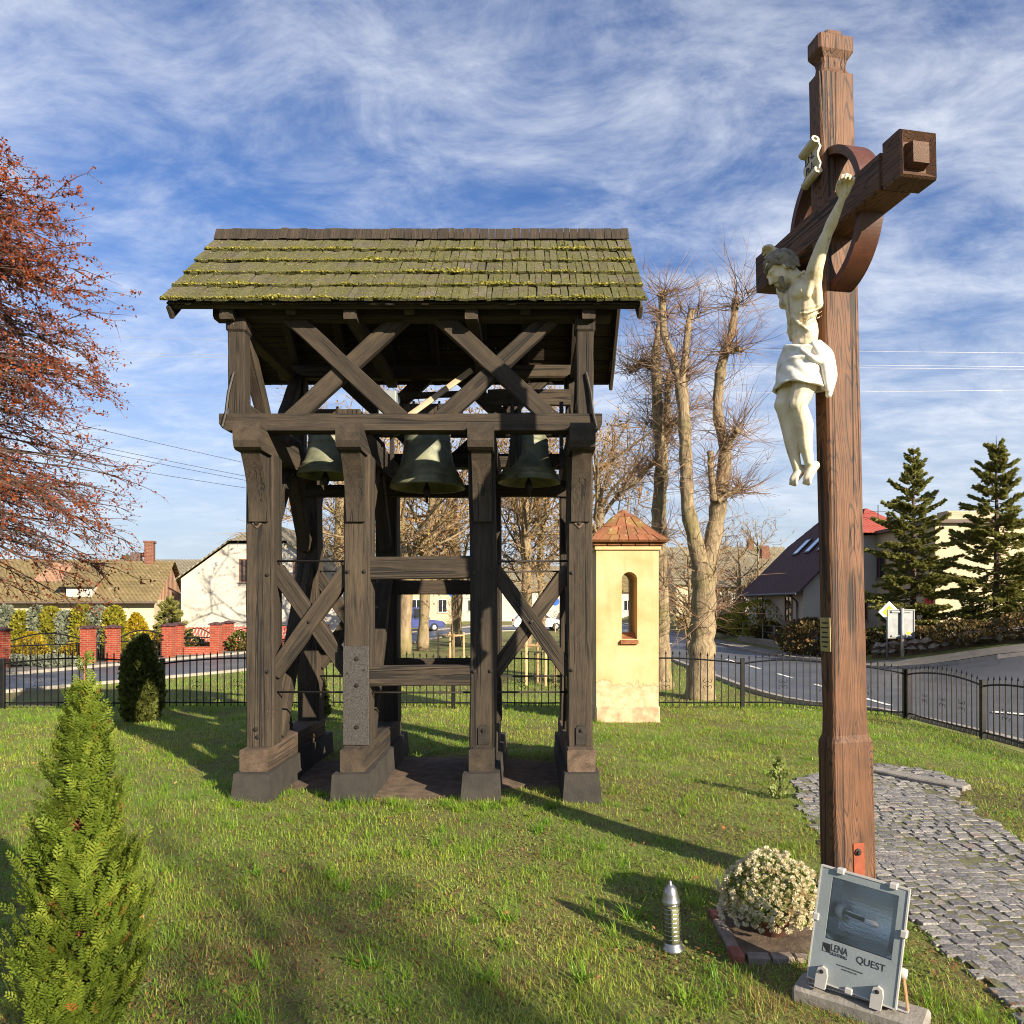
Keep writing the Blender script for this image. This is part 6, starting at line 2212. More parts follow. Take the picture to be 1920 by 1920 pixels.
def white_house():
    t = thing('white_house', 'white gabled house with half hipped grey tiled roof behind the tower', 'house', (-14.3, 42, -0.5))
    x0, x1, y0, y1, xm = -18.5, -10.1, 39, 50, -14.3
    ze, zh, zr = 3.05, 4.95, 6.1
    k = (zh - ze) / (zr - ze)
    hx0, hx1 = x0 + (xm - x0) * k, x1 + (xm - x1) * k
    MB().prism([(x0, -0.6), (x1, -0.6), (x1, ze), (hx1, zh), (hx0, zh), (x0, ze)], 1, y0, y1).build('wall', 'white_render', t)
    ov = 0.3
    yr = y0 + 1.6
    def rp(x):
        return ze + (zr - ze) * (1 - abs(x - xm) / (xm - x0))
    for s, xa in ((-1, x0), (1, x1)):
        e = xa + s * ov
        z = rp(e) + 0.12
        h = hx0 if s < 0 else hx1
        m = MB().add([(e, y0 - ov, z), (h, y0 - ov, zh + 0.12), (xm, yr, zr + 0.12), (xm, y1, zr + 0.12), (e, y1, z), (e, y0 - ov, z - 0.1), (h, y0 - ov, zh + 0.02)], [(0, 1, 2, 3, 4), (5, 6, 1, 0)])
        m.build('roof', 'slate_tiles', t)
    roof_courses('half_hip', (hx0, y0 - ov - 0.02, zh + 0.10), (hx1, y0 - ov - 0.02, zh + 0.10), (xm + 0.02, yr, zr + 0.13), (xm - 0.02, yr, zr + 0.13), 5, 'slate_tiles', t)
    window(t, T(-15.1, y0, 2.85) @ FRONT, 0.5, 1.25)
    window(t, T(-12.2, y0, 2.85) @ FRONT, 0.5, 1.25)
    MB().cbox((-13.6, 45, 5.4), (-13.0, 45.6, 7.0), 0.02).build('chimney', 'chimney_brick', t)


white_house()


def plum_house():
    t = thing('plum_roofed_house', 'grey house with dark plum sheet metal roof and three skylights', 'house', (17, 39, 0.4))
    xa, xr, xb = 13.4, 17.3, 21.2
    y0, y1 = 35.0, 43.6
    ze, zr = 2.55, 6.45
    zb = -0.3
    ov = 0.42
    def rz(x):
        return ze + (zr - ze) * (1 - abs(x - xr) / (xr - xa))
    zh = 5.0
    hA, hB = xa + (xr - xa) * (zh - ze) / (zr - ze), xb - (xb - xr) * (zh - ze) / (zr - ze)
    MB().prism([(xa, zb), (xb, zb), (xb, ze), (hB, zh), (hA, zh), (xa, ze)], 1, y0, y1).build('wall', 'grey_render', t)
    yr0, yr1 = y0 + 1.9, y1 - 1.2
    for s, x in ((-1, xa), (1, xb)):
        e = x + s * ov
        h = hA if s < 0 else hB
        z = rz(e) + 0.10
        ro = MB().add([(e, y0 - 0.35, z), (h, y0 - 0.35, zh + 0.10), (xr, yr0, zr + 0.10), (xr, yr1, zr + 0.10), (h, y1 + 0.3, zh + 0.10), (e, y1 + 0.3, z),
                       (e, y0 - 0.35, z - 0.12), (h, y0 - 0.35, zh - 0.02), (e, y1 + 0.3, z - 0.12)], [(0, 1, 2, 3, 4, 5)[::s], (6, 7, 1, 0), (8, 6, 0, 5)]).build('roof', 'plum_roof', t)
        if s < 0:
            sl = math.atan2(zr - ze, xr - xa)
            for yy in (37.3, 39.0, 40.7):
                M = T(xa + 2.15, yy, rz(xa + 2.15) + 0.14) @ Matrix.Rotation(-sl, 4, 'Y')
                sk = MB().cbox((-0.62, -0.36, 0), (0.62, 0.36, 0.07), 0.01).build('skylight', 'gutter', ro, M)
                MB().box((-0.54, -0.29, 0.071), (0.54, 0.29, 0.08)).build('pane', 'skylight_glass', ro, M)
    roof_courses('half_hip', (hA, y0 - 0.37, zh + 0.08), (hB, y0 - 0.37, zh + 0.08), (xr + 0.02, yr0, zr + 0.11), (xr - 0.02, yr0, zr + 0.11), 4, 'sunlit_roof', t)
    roof_courses('half_hip', (hB, y1 + 0.32, zh + 0.08), (hA, y1 + 0.32, zh + 0.08), (xr - 0.02, yr1, zr + 0.11), (xr + 0.02, yr1, zr + 0.11), 4, 'sunlit_roof', t)
    MB().tube([(xa - ov - 0.05, y0 - 0.35, ze - 0.38), (xa - ov - 0.05, y1 + 0.3, ze - 0.38)], 0.07, 8).build('gutter', 'gutter', t)
    MB().tube([(xa - ov - 0.05, y0 + 0.6, ze - 0.4), (xa - 0.08, y0 + 0.6, ze - 0.75), (xa - 0.08, y0 + 0.6, zb)], 0.05, 8).build('downpipe', 'gutter', t)
    for yy in (36.9, 41.4):
        window(t, T(xa, yy, 0.75) @ LEFT, 1.0, 1.35)
    window(t, T(16.0, y0, 0.9) @ FRONT, 1.0, 1.4)
    window(t, T(19.4, y0, 2.5) @ FRONT, 0.9, 1.2)


plum_house()


def cream_house():
    t = thing('cream_house', 'cream rendered flat roofed house at the right edge, side wall in shade', 'house', (21, 33, 0.5))
    x0, x1, y0, y1, z1 = 16.95, 27.5, 30.0, 36.5, 5.02
    MB().box((x0, y0, -0.5), (x1, y1, z1)).build('wall', 'cream_render', t)
    MB().cbox((x0 - 0.22, y0 - 0.2, z1), (x1 + 0.2, y1 + 0.2, z1 + 0.16), 0.02).build('roof', 'fascia', t)
    MB().cbox((x0 + 0.9, y0 + 0.7, z1 + 0.16), (x0 + 2.9, y0 + 1.5, z1 + 0.62), 0.02).build('chimney', 'pale_brick', t)
    window(t, T(x0, 32.3, 2.9) @ LEFT, 1.1, 1.3)
    window(t, T(x0, 34.7, 2.9) @ LEFT, 1.1, 1.3)
    window(t, T(21.6, y0, 2.9) @ FRONT, 1.3, 1.3, 'white_frame')
    MB().tube([(x0 - 0.08, y0 + 6.2, z1), (x0 - 0.08, y0 + 6.2, -0.3)], 0.05, 8).build('downpipe', 'gutter', t)
    p = MB().prism([(30.15, 0.95), (30.75, 0.95), (30.9, 1.5), (30.55, 2.35), (30.2, 2.3)], 0, x0 - 0.03, x0 - 0.008).build('banner', 'red_poster', t)
    # mast with aerial
    MB().tube([(x0 + 0.3, 35.5, z1), (x0 + 0.3, 35.5, z1 + 1.5)], 0.02, 6).build('aerial', 'gutter', t)
    MB().tube([(x0 - 0.1, 35.5, z1 + 1.2), (x0 + 0.7, 35.5, z1 + 1.2)], 0.012, 5).build('aerial_arm', 'gutter', t)


cream_house()


def far_house(label, x, y, w, d, ze, zr, wall, roofm, nwin, seed):
    t = thing('far_house', label, 'house', (x, y, -0.5))
    MB().box((x - w / 2, y, -0.6), (x + w / 2, y + d, ze)).build('wall', wall, t)
    roof_courses('roof', (x - w / 2 - 0.3, y - 0.35, ze - 0.1), (x + w / 2 + 0.3, y - 0.35, ze - 0.1), (x + w / 2 + 0.3, y + d / 2, zr), (x - w / 2 - 0.3, y + d / 2, zr), 9, roofm, t)
    MB().prism([(y, ze), (y + d, ze), (y + d / 2, zr - 0.1)], 0, x - w / 2, x + w / 2).build('gable', wall, t)
    roof_courses('roof', (x + w / 2 + 0.3, y + d + 0.35, ze - 0.1), (x - w / 2 - 0.3, y + d + 0.35, ze - 0.1), (x - w / 2 - 0.3, y + d / 2, zr), (x + w / 2 + 0.3, y + d / 2, zr), 9, roofm, t)
    for k in range(nwin):
        window(t, T(x - w / 2 + (k + 0.5) * w / nwin, y, 0.7) @ FRONT, 1.0, 1.4, 'white_frame')
    MB().cbox((x + w * 0.2, y + d / 2 - 0.3, zr - 0.4), (x + w * 0.2 + 0.6, y + d / 2 + 0.3, zr + 0.9), 0.02).build('chimney', 'chimney_brick', t)


far_house('pale far house behind the leaning trunks in the middle bay', -14.5, 78, 14, 9, 3.0, 6.0, 'cream_render', 'mossy_tiles', 5, 1)
far_house('far grey roofed house seen past the dark trunk', -0.5, 88, 15, 9, 3.2, 6.4, 'white_render', 'slate_tiles', 5, 2)
far_house('far cream house at the end of the right street', 21.0, 72, 12, 9, 3.6, 7.6, 'cream_render', 'slate_tiles', 4, 3)
far_house('far white house left of the plum roofed house', 17.5, 54, 6.5, 8, 3.0, 5.4, 'white_render', 'slate_tiles', 2, 4)
far_house('far house behind the shrine pillar', 9.0, 96, 12, 9, 3.2, 6.6, 'far_render', 'mossy_tiles', 4, 5)


# ------------------------------------------------------------------ brick pillars, gates and the red garden fence
PILLARS = [(2, 24.0, 'leftmost brick pillar with flat cap at the photo edge'), (165, 25.9, 'left of the paired red brick pillars'), (212, 26.6, 'right of the paired red brick pillars'), (316, 28.6, 'brick pillar between the two arched iron gates'), (334, 30.0, 'brick pillar set back just right of the arched gate'), (405, 30.4, 'brick pillar right of the second arched gate'), (428, 32.5, 'rightmost brick pillar beside the tower post')]
pil = []
for u, y, lab in PILLARS:
    x = (u - CX) / F_PX * y
    z = float(hgt(x, y))
    t = thing('brick_pillar', lab, 'pillar', (x, y, z), 'red brick gate pillars')
    MB().cbox((x - 0.19, y - 0.19, z - 0.1), (x + 0.19, y + 0.19, z + 1.33), 0.012).build('shaft', 'red_brick', t)
    MB().add([(x - 0.245, y - 0.245, z + 1.332), (x + 0.245, y - 0.245, z + 1.332), (x + 0.245, y + 0.245, z + 1.332), (x - 0.245, y + 0.245, z + 1.332), (x - 0.245, y - 0.245, z + 1.37), (x + 0.245, y - 0.245, z + 1.37), (x + 0.245, y + 0.245, z + 1.37), (x - 0.245, y + 0.245, z + 1.37), (x, y, z + 1.46)],
             [(3, 2, 1, 0), (0, 1, 5, 4), (1, 2, 6, 5), (2, 3, 7, 6), (3, 0, 4, 7), (4, 5, 8), (5, 6, 8), (6, 7, 8), (7, 4, 8)]).build('cap', 'plum_roof', t)
    pil.append((x, y, z))


def iron_gate(a, b, label, low=0.0, sign=False):
    (xa, ya, za), (xb, yb, zb) = a, b
    t = thing('iron_gate', label, 'gate', (xa, ya, za))
    p, q = np.array([xa, ya]), np.array([xb, yb])
    L = np.linalg.norm(q - p)
    u = (q - p) / L
    p, q = p + u * 0.22, q - u * 0.22
    s = np.linspace(0, 1, 15)
    xy = p + (q - p) * s[:, None]
    z = float(hgt(*xy[7]))
    for zz in (0.15 + low, None, 0.80):
        pts = np.c_[xy, z + (0.95 + 0.25 * np.sin(math.pi * s) if zz is None else np.full(15, zz))]
        MB().tube(pts, 0.022, 4).build('rail', 'fence_black', t)
    n = int(L / 0.15)
    for k in range(1, n):
        f = k / n
        c = p + (q - p) * f
        h = 0.95 + 0.25 * math.sin(math.pi * f)
        MB().tube([(c[0], c[1], z + 0.15 + low), (c[0], c[1], z + h)], 0.011, 4).build('bar', 'fence_black', t)
    if low:
        ang = math.atan2(q[1] - p[1], q[0] - p[0])
        MB().cbox((0, -0.12, -0.1), (float(np.linalg.norm(q - p)), 0.12, low), 0.01).build('low_wall', 'red_brick', t, T(p[0], p[1], z) @ RZ(ang))
    if sign:
        c = p + (q - p) * 0.42
        ang = math.atan2(q[1] - p[1], q[0] - p[0])
        sg = MB().cbox((-0.16, -0.03, 0.80), (0.16, -0.018, 1.14), 0.004).build('warning_plate', 'sign_yellow', t, T(c[0], c[1], z) @ RZ(ang))
        MB().prism([(-0.05, 0.92), (0.05, 0.92), (0.06, 0.98), (0.02, 1.03), (-0.04, 1.02)], 1, -0.036, -0.031).build('warning_mark', 'red_paint', sg, T(c[0], c[1], z) @ RZ(ang))


iron_gate(pil[2], pil[3], 'arched black iron gate carrying a small yellow plate', 0.0, True)
iron_gate(pil[4], pil[5], 'arched iron fence panel on a low brick wall', 0.42)
iron_gate(pil[1], pil[2], 'narrow dark wicket between the paired brick pillars')
iron_gate(pil[6], (pil[6][0] + 2.6, pil[6][1] + 3.2, pil[6][2]), 'iron panel on low brick wall just left of the tower post', 0.35)
iron_gate(pil[0], pil[1], 'low garden railing between the leftmost pillars', 0.0)


def red_fence():
    x0, y0, x1, y1 = -16.6, 33.4, -10.5, 38.0
    t = thing('red_board_fence', 'red garden fence of slanted boards below the white house', 'fence', (x0, y0, -0.5))
    n = 46
    ang = math.atan2(y1 - y0, x1 - x0)
    L = math.hypot(x1 - x0, y1 - y0)
    bm = MB().add(np.array([(0, -0.012, 0.35), (0.10, -0.012, 0.35), (0.45, -0.012, 1.05), (0.35, -0.012, 1.05), (0, 0.012, 0.35), (0.10, 0.012, 0.35), (0.45, 0.012, 1.05), (0.35, 0.012, 1.05)]), [(0, 1, 2, 3), (7, 6, 5, 4), (1, 0, 4, 5), (2, 1, 5, 6), (3, 2, 6, 7), (0, 3, 7, 4)]).mesh('slat', 'red_paint')
    for k in range(n):
        f = k / n
        obj('slat', bm, t, T(x0 + (x1 - x0) * f, y0 + (y1 - y0) * f, -0.45) @ RZ(ang))
    for z in (0.40, 0.98):
        MB().box((0, 0.013, z - 0.03), (L, 0.05, z + 0.03)).build('rail', 'red_paint', t, T(x0, y0, -0.45) @ RZ(ang))
    MB().box((0, -0.06, -0.1), (L, 0.06, 0.34)).build('base_wall', 'red_brick', t, T(x0, y0, -0.45) @ RZ(ang))


red_fence()


# ------------------------------------------------------------------ right side street furniture
def lattice_fence():
    t = thing('lattice_fence', 'arched lattice fence in front of the cream house', 'fence', (15.6, 28.2, 0.45))
    for k in range(5):
        x0 = 15.5 + k * 1.75
        z0 = float(hgt(x0 + 0.8, 28.2)) + 0.05
        s = np.linspace(0, 1, 9)
        MB().tube(np.c_[x0 + s * 1.7, np.full(9, 28.2), z0 + 0.62 + 0.16 * np.sin(math.pi * s)], 0.03, 4).build('top_rail', 'dark_bark', t)
        MB().tube([(x0, 28.2, z0 + 0.1), (x0 + 1.7, 28.2, z0 + 0.1)], 0.03, 4).build('rail', 'dark_bark', t)
        MB().cbox((x0 - 0.05, 28.15, z0 - 0.3), (x0 + 0.05, 28.25, z0 + 0.75), 0.01).build('post', 'dark_bark', t)
        for j in range(-3, 9):
            for sg in (1, -1):
                a = x0 + j * 0.2 + (0.0 if sg > 0 else 0.55)
                p0, p1 = np.array([a, z0 + 0.1]), np.array([a + sg * 0.62, z0 + 0.72])
                lo, hi = x0 + 0.02, x0 + 1.68
                if max(p0[0], p1[0]) < lo or min(p0[0], p1[0]) > hi:
                    continue
                tt = [0.0, 1.0]
                dx = p1[0] - p0[0]
                for lim in (lo, hi):
                    q = (lim - p0[0]) / dx
                    if 0 < q < 1:
                        if (dx > 0) == (lim == lo):
                            tt[0] = max(tt[0], q)
                        else:
                            tt[1] = min(tt[1], q)
                if tt[1] - tt[0] < 0.05:
                    continue
                A, B = p0 + (p1 - p0) * tt[0], p0 + (p1 - p0) * tt[1]
                MB().tube([(A[0], 28.2 - 0.012 * sg, A[1]), (B[0], 28.2 - 0.012 * sg, B[1])], 0.018, 4).build('slat', 'dark_bark', t)


lattice_fence()


def railing():
    t = thing('street_railing', 'low metal railing on a kerb wall before the plum roofed house', 'railing', (12.3, 31, -0.4))
    ys = np.arange(29.0, 42.1, 1.75)
    for y in ys:
        MB().tube([(12.35, y, -0.4), (12.35, y, 0.62)], 0.035, 6).build('post', 'sign_back', t)
    for z in (0.58, 0.25):
        MB().tube([(12.35, ys[0], z), (12.35, ys[-1], z)], 0.02, 5).build('rail', 'wire_dark', t)
    MB().cbox((12.2, ys[0] - 0.3, -0.6), (12.5, ys[-1] + 0.3, -0.12), 0.02).build('kerb_wall', 'concrete', t)


railing()
shrub('street_hedge', 'dark hedge behind the low street railing', 0, 0, 0.95, 2.2, 'dark_thuja_leaf', 2200, 'oval', 0.13, 301, xy=(13.0, 33.0))
shrub('street_hedge', 'brown hedge further up the right street', 0, 0, 1.2, 3.2, 'bramble_leaf', 2200, 'oval', 0.16, 302, xy=(12.9, 45.0))
shrub('street_hedge', 'brown hedge farthest up the right street', 0, 0, 1.3, 4.0, 'bramble_leaf', 2200, 'oval', 0.18, 303, xy=(12.9, 52.0))
shrub('street_hedge', 'reddish hedge near the end of the street railing', 0, 0, 0.9, 2.0, 'bramble_leaf', 1500, 'oval', 0.13, 304, xy=(12.95, 38.5))


def stone_wall():
    t = thing('field_stone_wall', 'low field stone retaining wall along the far pavement at the right', 'wall', (14, 24, -0.4))
    pts = np.array([(12.7, 26.6), (13.6, 24.7), (15.0, 22.9), (17.2, 21.0), (20, 19.4)])
    s = np.r_[0, np.cumsum(np.linalg.norm(np.diff(pts, axis=0), axis=1))]
    r2 = np.random.default_rng(77)
    sm = []
    for k in range(6):
        a = r2.normal(0, 1, (7, 3))
        v = ico_t.copy() * np.array([0.55, 0.5, 0.62]) + r2.normal(0, 0.06, (7, 3))
        m = MB().add(v, ico_f).mesh('stone', 'field_stone')
        sm.append(m)
    for row in range(2):
        d = 0.1 * row
        while d < s[-1] - 0.1:
            w = r2.uniform(0.26, 0.46)
            x, y = np.interp(d + w / 2, s, pts[:, 0]), np.interp(d + w / 2, s, pts[:, 1])
            z = float(hgt(x, y)) + 0.20 + row * 0.24
            obj('stone', sm[r2.integers(0, 6)], t, T(x + 0.05 * row, y + 0.05 * row, z) @ RZ(r2.uniform(0, 6)) @ Matrix.Rotation(r2.normal(0, 0.4), 4, 'X') @ Matrix.Diagonal((w * 1.12, 0.42, 0.34, 1)))
            d += w
    q = np.stack([np.interp(np.linspace(0, s[-1], 24), s, pts[:, k]) for k in (0, 1)], -1)
    kerb_line('core', q + (0.16, 0.16), 0.28, 0.48, 0.0, 'soil', t)


stone_wall()


def signs():
    x, y = (1692 - CX) / F_PX * 25, 25.0
    z = float(hgt(x, y))
    t = thing('road_sign', 'square road sign seen from behind on a grey pole', 'sign', (x, y, z))
    MB().tube([(x, y, z - 0.1), (x, y, 1.56)], 0.055, 10).build('pole', 'sign_post', t, smooth=True)
    cx = x + 0.0
    ctr = T(cx - 0.02, y + 0.08, 1.02) @ RZ(math.radians(4))
    pl = MB().cbox((-0.485, -0.012, -0.50), (0.485, 0.012, 0.50), 0.01).build('panel', 'sign_back', t, ctr)
    for lo, hi in (((-0.485, -0.04, -0.50), (0.485, -0.012, -0.465)), ((-0.485, -0.04, 0.465), (0.485, -0.012, 0.50)), ((-0.485, -0.04, -0.465), (-0.45, -0.012, 0.465)), ((0.45, -0.04, -0.465), (0.485, -0.012, 0.465))):
        MB().box(lo, hi).build('rim', 'sign_back', pl, ctr)
    for zz in (-0.42, 0.42):
        MB().cbox((-0.36, -0.065, zz - 0.03), (0.36, -0.041, zz + 0.03), 0.004).build('clamp', 'sign_back', pl, ctr)
    MB().box((0.20, -0.0165, -0.36), (0.36, -0.0125, -0.28)).build('sticker', 'sign_yellow', pl, ctr)
    x, y = (1664 - CX) / F_PX * 25.6, 25.6
    z = float(hgt(x, y))
    t = thing('road_sign', 'yellow diamond priority road sign with white border', 'sign', (x, y, z))
    MB().tube([(x, y + 0.03, z - 0.1), (x, y + 0.03, 1.6)], 0.035, 8).build('pole', 'sign_back', t, smooth=True)
    for s, d, mt, nm in ((0.38, 0.0, 'sign_white', 'border'), (0.25, -0.008, 'sign_yellow', 'face')):
        MB().prism([(0, -s), (s, 0), (0, s), (-s, 0)], 1, d - 0.004, d + 0.004).build(nm, mt, t, T(x + 0.06, y, 1.42))
    # two small far signs by the junction
    for u, v, Y, lab in ((1041, 1128, 55, 'small round blue sign by the white car'), (848, 1112, 58, 'small blue sign in front of the dark trunk')):
        p = P(u, v, Y)
        z = float(hgt(p[0], p[1]))
        t = thing('far_road_sign', lab, 'sign', (p[0], p[1], z))
        MB().tube([(p[0], Y + 0.04, z - 0.1), (p[0], Y + 0.04, p[2] + 0.3)], 0.035, 6).build('pole', 'sign_post', t)
        MB().prism([(0.32 * math.cos(a), 0.32 * math.sin(a)) for a in np.arange(12) * math.pi / 6], 1, -0.012, 0.012).build('disc', 'sign_blue', t, T(p[0], Y, p[2]))


signs()


def car(name, label, x, y, yaw, paint, h=1.45, L=4.2, van=False):
    z = float(hgt(x, y)) + 0.035
    M = T(x, y, z) @ RZ(yaw)
    t = thing(name, label, 'car', None, M=M)
    W2 = 0.86
    b = L / 2
    low = [(-b, 0.42), (-b + 0.08, 0.30), (b - 0.1, 0.30), (b, 0.45), (b - 0.03, 0.68), (b - 0.25, 0.80), (0.95, 0.92), (-b + 0.35, 0.98), (-b + 0.03, 0.92)]
    cab = [(0.98, 0.93), (0.38, h - 0.02), (0.0, h), (-1.0, h - 0.02), (-1.55, h - 0.14), (-b + 0.20, 0.97)] if not van else [(1.05, 0.95), (0.65, h - 0.05), (0.3, h), (-b + 0.35, h), (-b + 0.1, h - 0.1), (-b + 0.06, 0.95)]
    def body(pr, w0, w1, zt):
        n = len(pr)
        ww = [w0 if q[1] < zt else w1 for q in pr]
        v = [(a, -w, c) for (a, c), w in zip(pr, ww)] + [(a, w, c) for (a, c), w in zip(pr, ww)]
        f = [tuple(range(n)), tuple(range(n, 2 * n))[::-1]] + [(i, n + i, n + (i + 1) % n, (i + 1) % n) for i in range(n)]
        return MB().add(v, f)
    bo = body(low, W2, W2 - 0.04, 0.7).build('body', paint, t, M)
    body(cab, W2 - 0.05, W2 - 0.22, 1.1).build('cabin', paint, t, M)
    for s in (-1, 1):
        gl = [(0.82, 1.0), (0.33, h - 0.1), (-0.25, h - 0.08), (-0.25, 1.0)]
        g2 = [(-0.33, 1.0), (-0.33, h - 0.08), (-1.0, h - 0.1), (-1.35, 1.02)]
        for gg in (gl, g2):
            v = [(a, s * (W2 - 0.055 - 0.17 * (c - 0.93) / (h - 0.93) + 0.012), c) for a, c in gg]
            v += [(a, yy - s * 0.03, c) for a, yy, c in v]
            MB().add(v, [(0, 1, 2, 3), (4, 5, 6, 7), (0, 1, 5, 4), (1, 2, 6, 5), (2, 3, 7, 6), (3, 0, 4, 7)]).build('window', 'dark_glass', t, M)
        for xx in (-b + 0.82, b - 0.85):
            Mw = M @ T(xx, s * (W2 - 0.09), 0.31) @ Matrix.Rotation(math.pi / 2, 4, 'X')
            wh = MB().lathe([(0.18, -0.10), (0.31, -0.10), (0.32, -0.06), (0.32, 0.06), (0.31, 0.10), (0.18, 0.10)], seg=20).build('wheel', 'tyre', t, Mw, smooth=True)
            MB().lathe([(0.0001, -0.09), (0.07, -0.10), (0.19, -0.085), (0.19, 0.085), (0.07, 0.10), (0.0001, 0.09)], seg=12).build('rim', 'rim', wh, Mw)
        MB().cbox((-b - 0.012, s * 0.62 - 0.14, 0.72), (-b + 0.1, s * 0.62 + 0.14, 0.90), 0.01).build('tail_light', 'tail_lamp', t, M)
        MB().cbox((b - 0.16, s * 0.62 - 0.15, 0.58), (b - 0.005, s * 0.62 + 0.15, 0.70), 0.01).build('headlight', 'head_lamp', t, M)
    return t


car('parked_car', 'white car crossing the far junction, seen through the right bay', 1.1, 58.5, math.radians(8), 'car_white')
car('parked_car', 'blue van partly hidden by the bare trunks in the middle bay', -8.6, 56.5, math.radians(20), 'car_blue', 1.85, 4.4, True)


def stakes(label, u, v, Y, h, w):
    p = P(u, v, Y)
    x, y, z = p[0], p[1], float(hgt(p[0], p[1]))
    t = thing('tree_guard', label, 'tree stake', (x, y, z), 'stake frames round young trees')
    c = [(x - w, y - w * 0.6), (x + w * 0.3, y - w), (x + w, y + w * 0.4), (x - w * 0.2, y + w)]
    for a, b in c:
        timber('stake', (a, b, z - 0.1), (a, b, z + h), 0.07, 0.07, 'stake_wood', t, (1, 0, 0), 0.02, 0.002)
    for i in range(4):
        a, b = c[i], c[(i + 1) % 4]
        timber('crossbar', (*a, z + h - 0.12), (*b, z + h - 0.12), 0.05, 0.05, 'stake_wood', t, (0, 0, 1), 0.01, 0.002)
    MB().tube([(x, y, z), (x + 0.05, y, z + h), (x, y, z + h * 2.0)], [0.03, 0.022, 0.01], 6).build('sapling_stem', 'far_bark', t)
    m = MB()
    brush(m, np.array([(x, y, z + h * (1 + 0.1 * k)) for k in range(10)]), 40, 0.9, 0.008, 0.6, int(u), 1)
    tag(m.build('sapling_twigs', 'tan_twig', t), kind='stuff')


stakes('wooden stake frame round a sapling, seen through the middle bay', 846, 1230, 27, 1.15, 0.45)
stakes('wooden stake frame round a sapling, seen through the right bay', 1014, 1260, 20, 1.2, 0.40)


# ------------------------------------------------------------------ wires
def wire(label, a, b, sag, r, mat, group):
    s = np.linspace(0, 1, 25)
    pts = a + (b - a) * s[:, None]
    pts[:, 2] -= sag * 4 * s * (1 - s)
    tag(MB().tube(pts, r, 5).build('overhead_wire', mat, smooth=True), label, 'wire', group)


for k, (va, vb, lab) in enumerate(((622, 664, 'highest pale overhead wire across the sky'), (652, 689, 'upper of the close pair of pale overhead wires'), (657, 694, 'lower of the close pair of pale overhead wires'), (742, 728, 'lowest pale overhead wire crossing behind the cross'))):
    wire(lab, P(-300, va - 4, 24), P(2150, vb, 24), 0.12, 0.0055, 'wire', 'pale overhead wires')
for k, (va, vb, lab) in enumerate(((770, 905, 'highest of the dark wires sloping down behind the left post'), (806, 925, 'second dark wire sloping down behind the left post'), (816, 932, 'third dark wire sloping down behind the left post'), (845, 940, 'lowest dark wire sloping down behind the left post'))):
    wire(lab, P(40, va, 30), P(640, vb, 45), 0.1, 0.012, 'wire_dark', 'dark wires on the left')

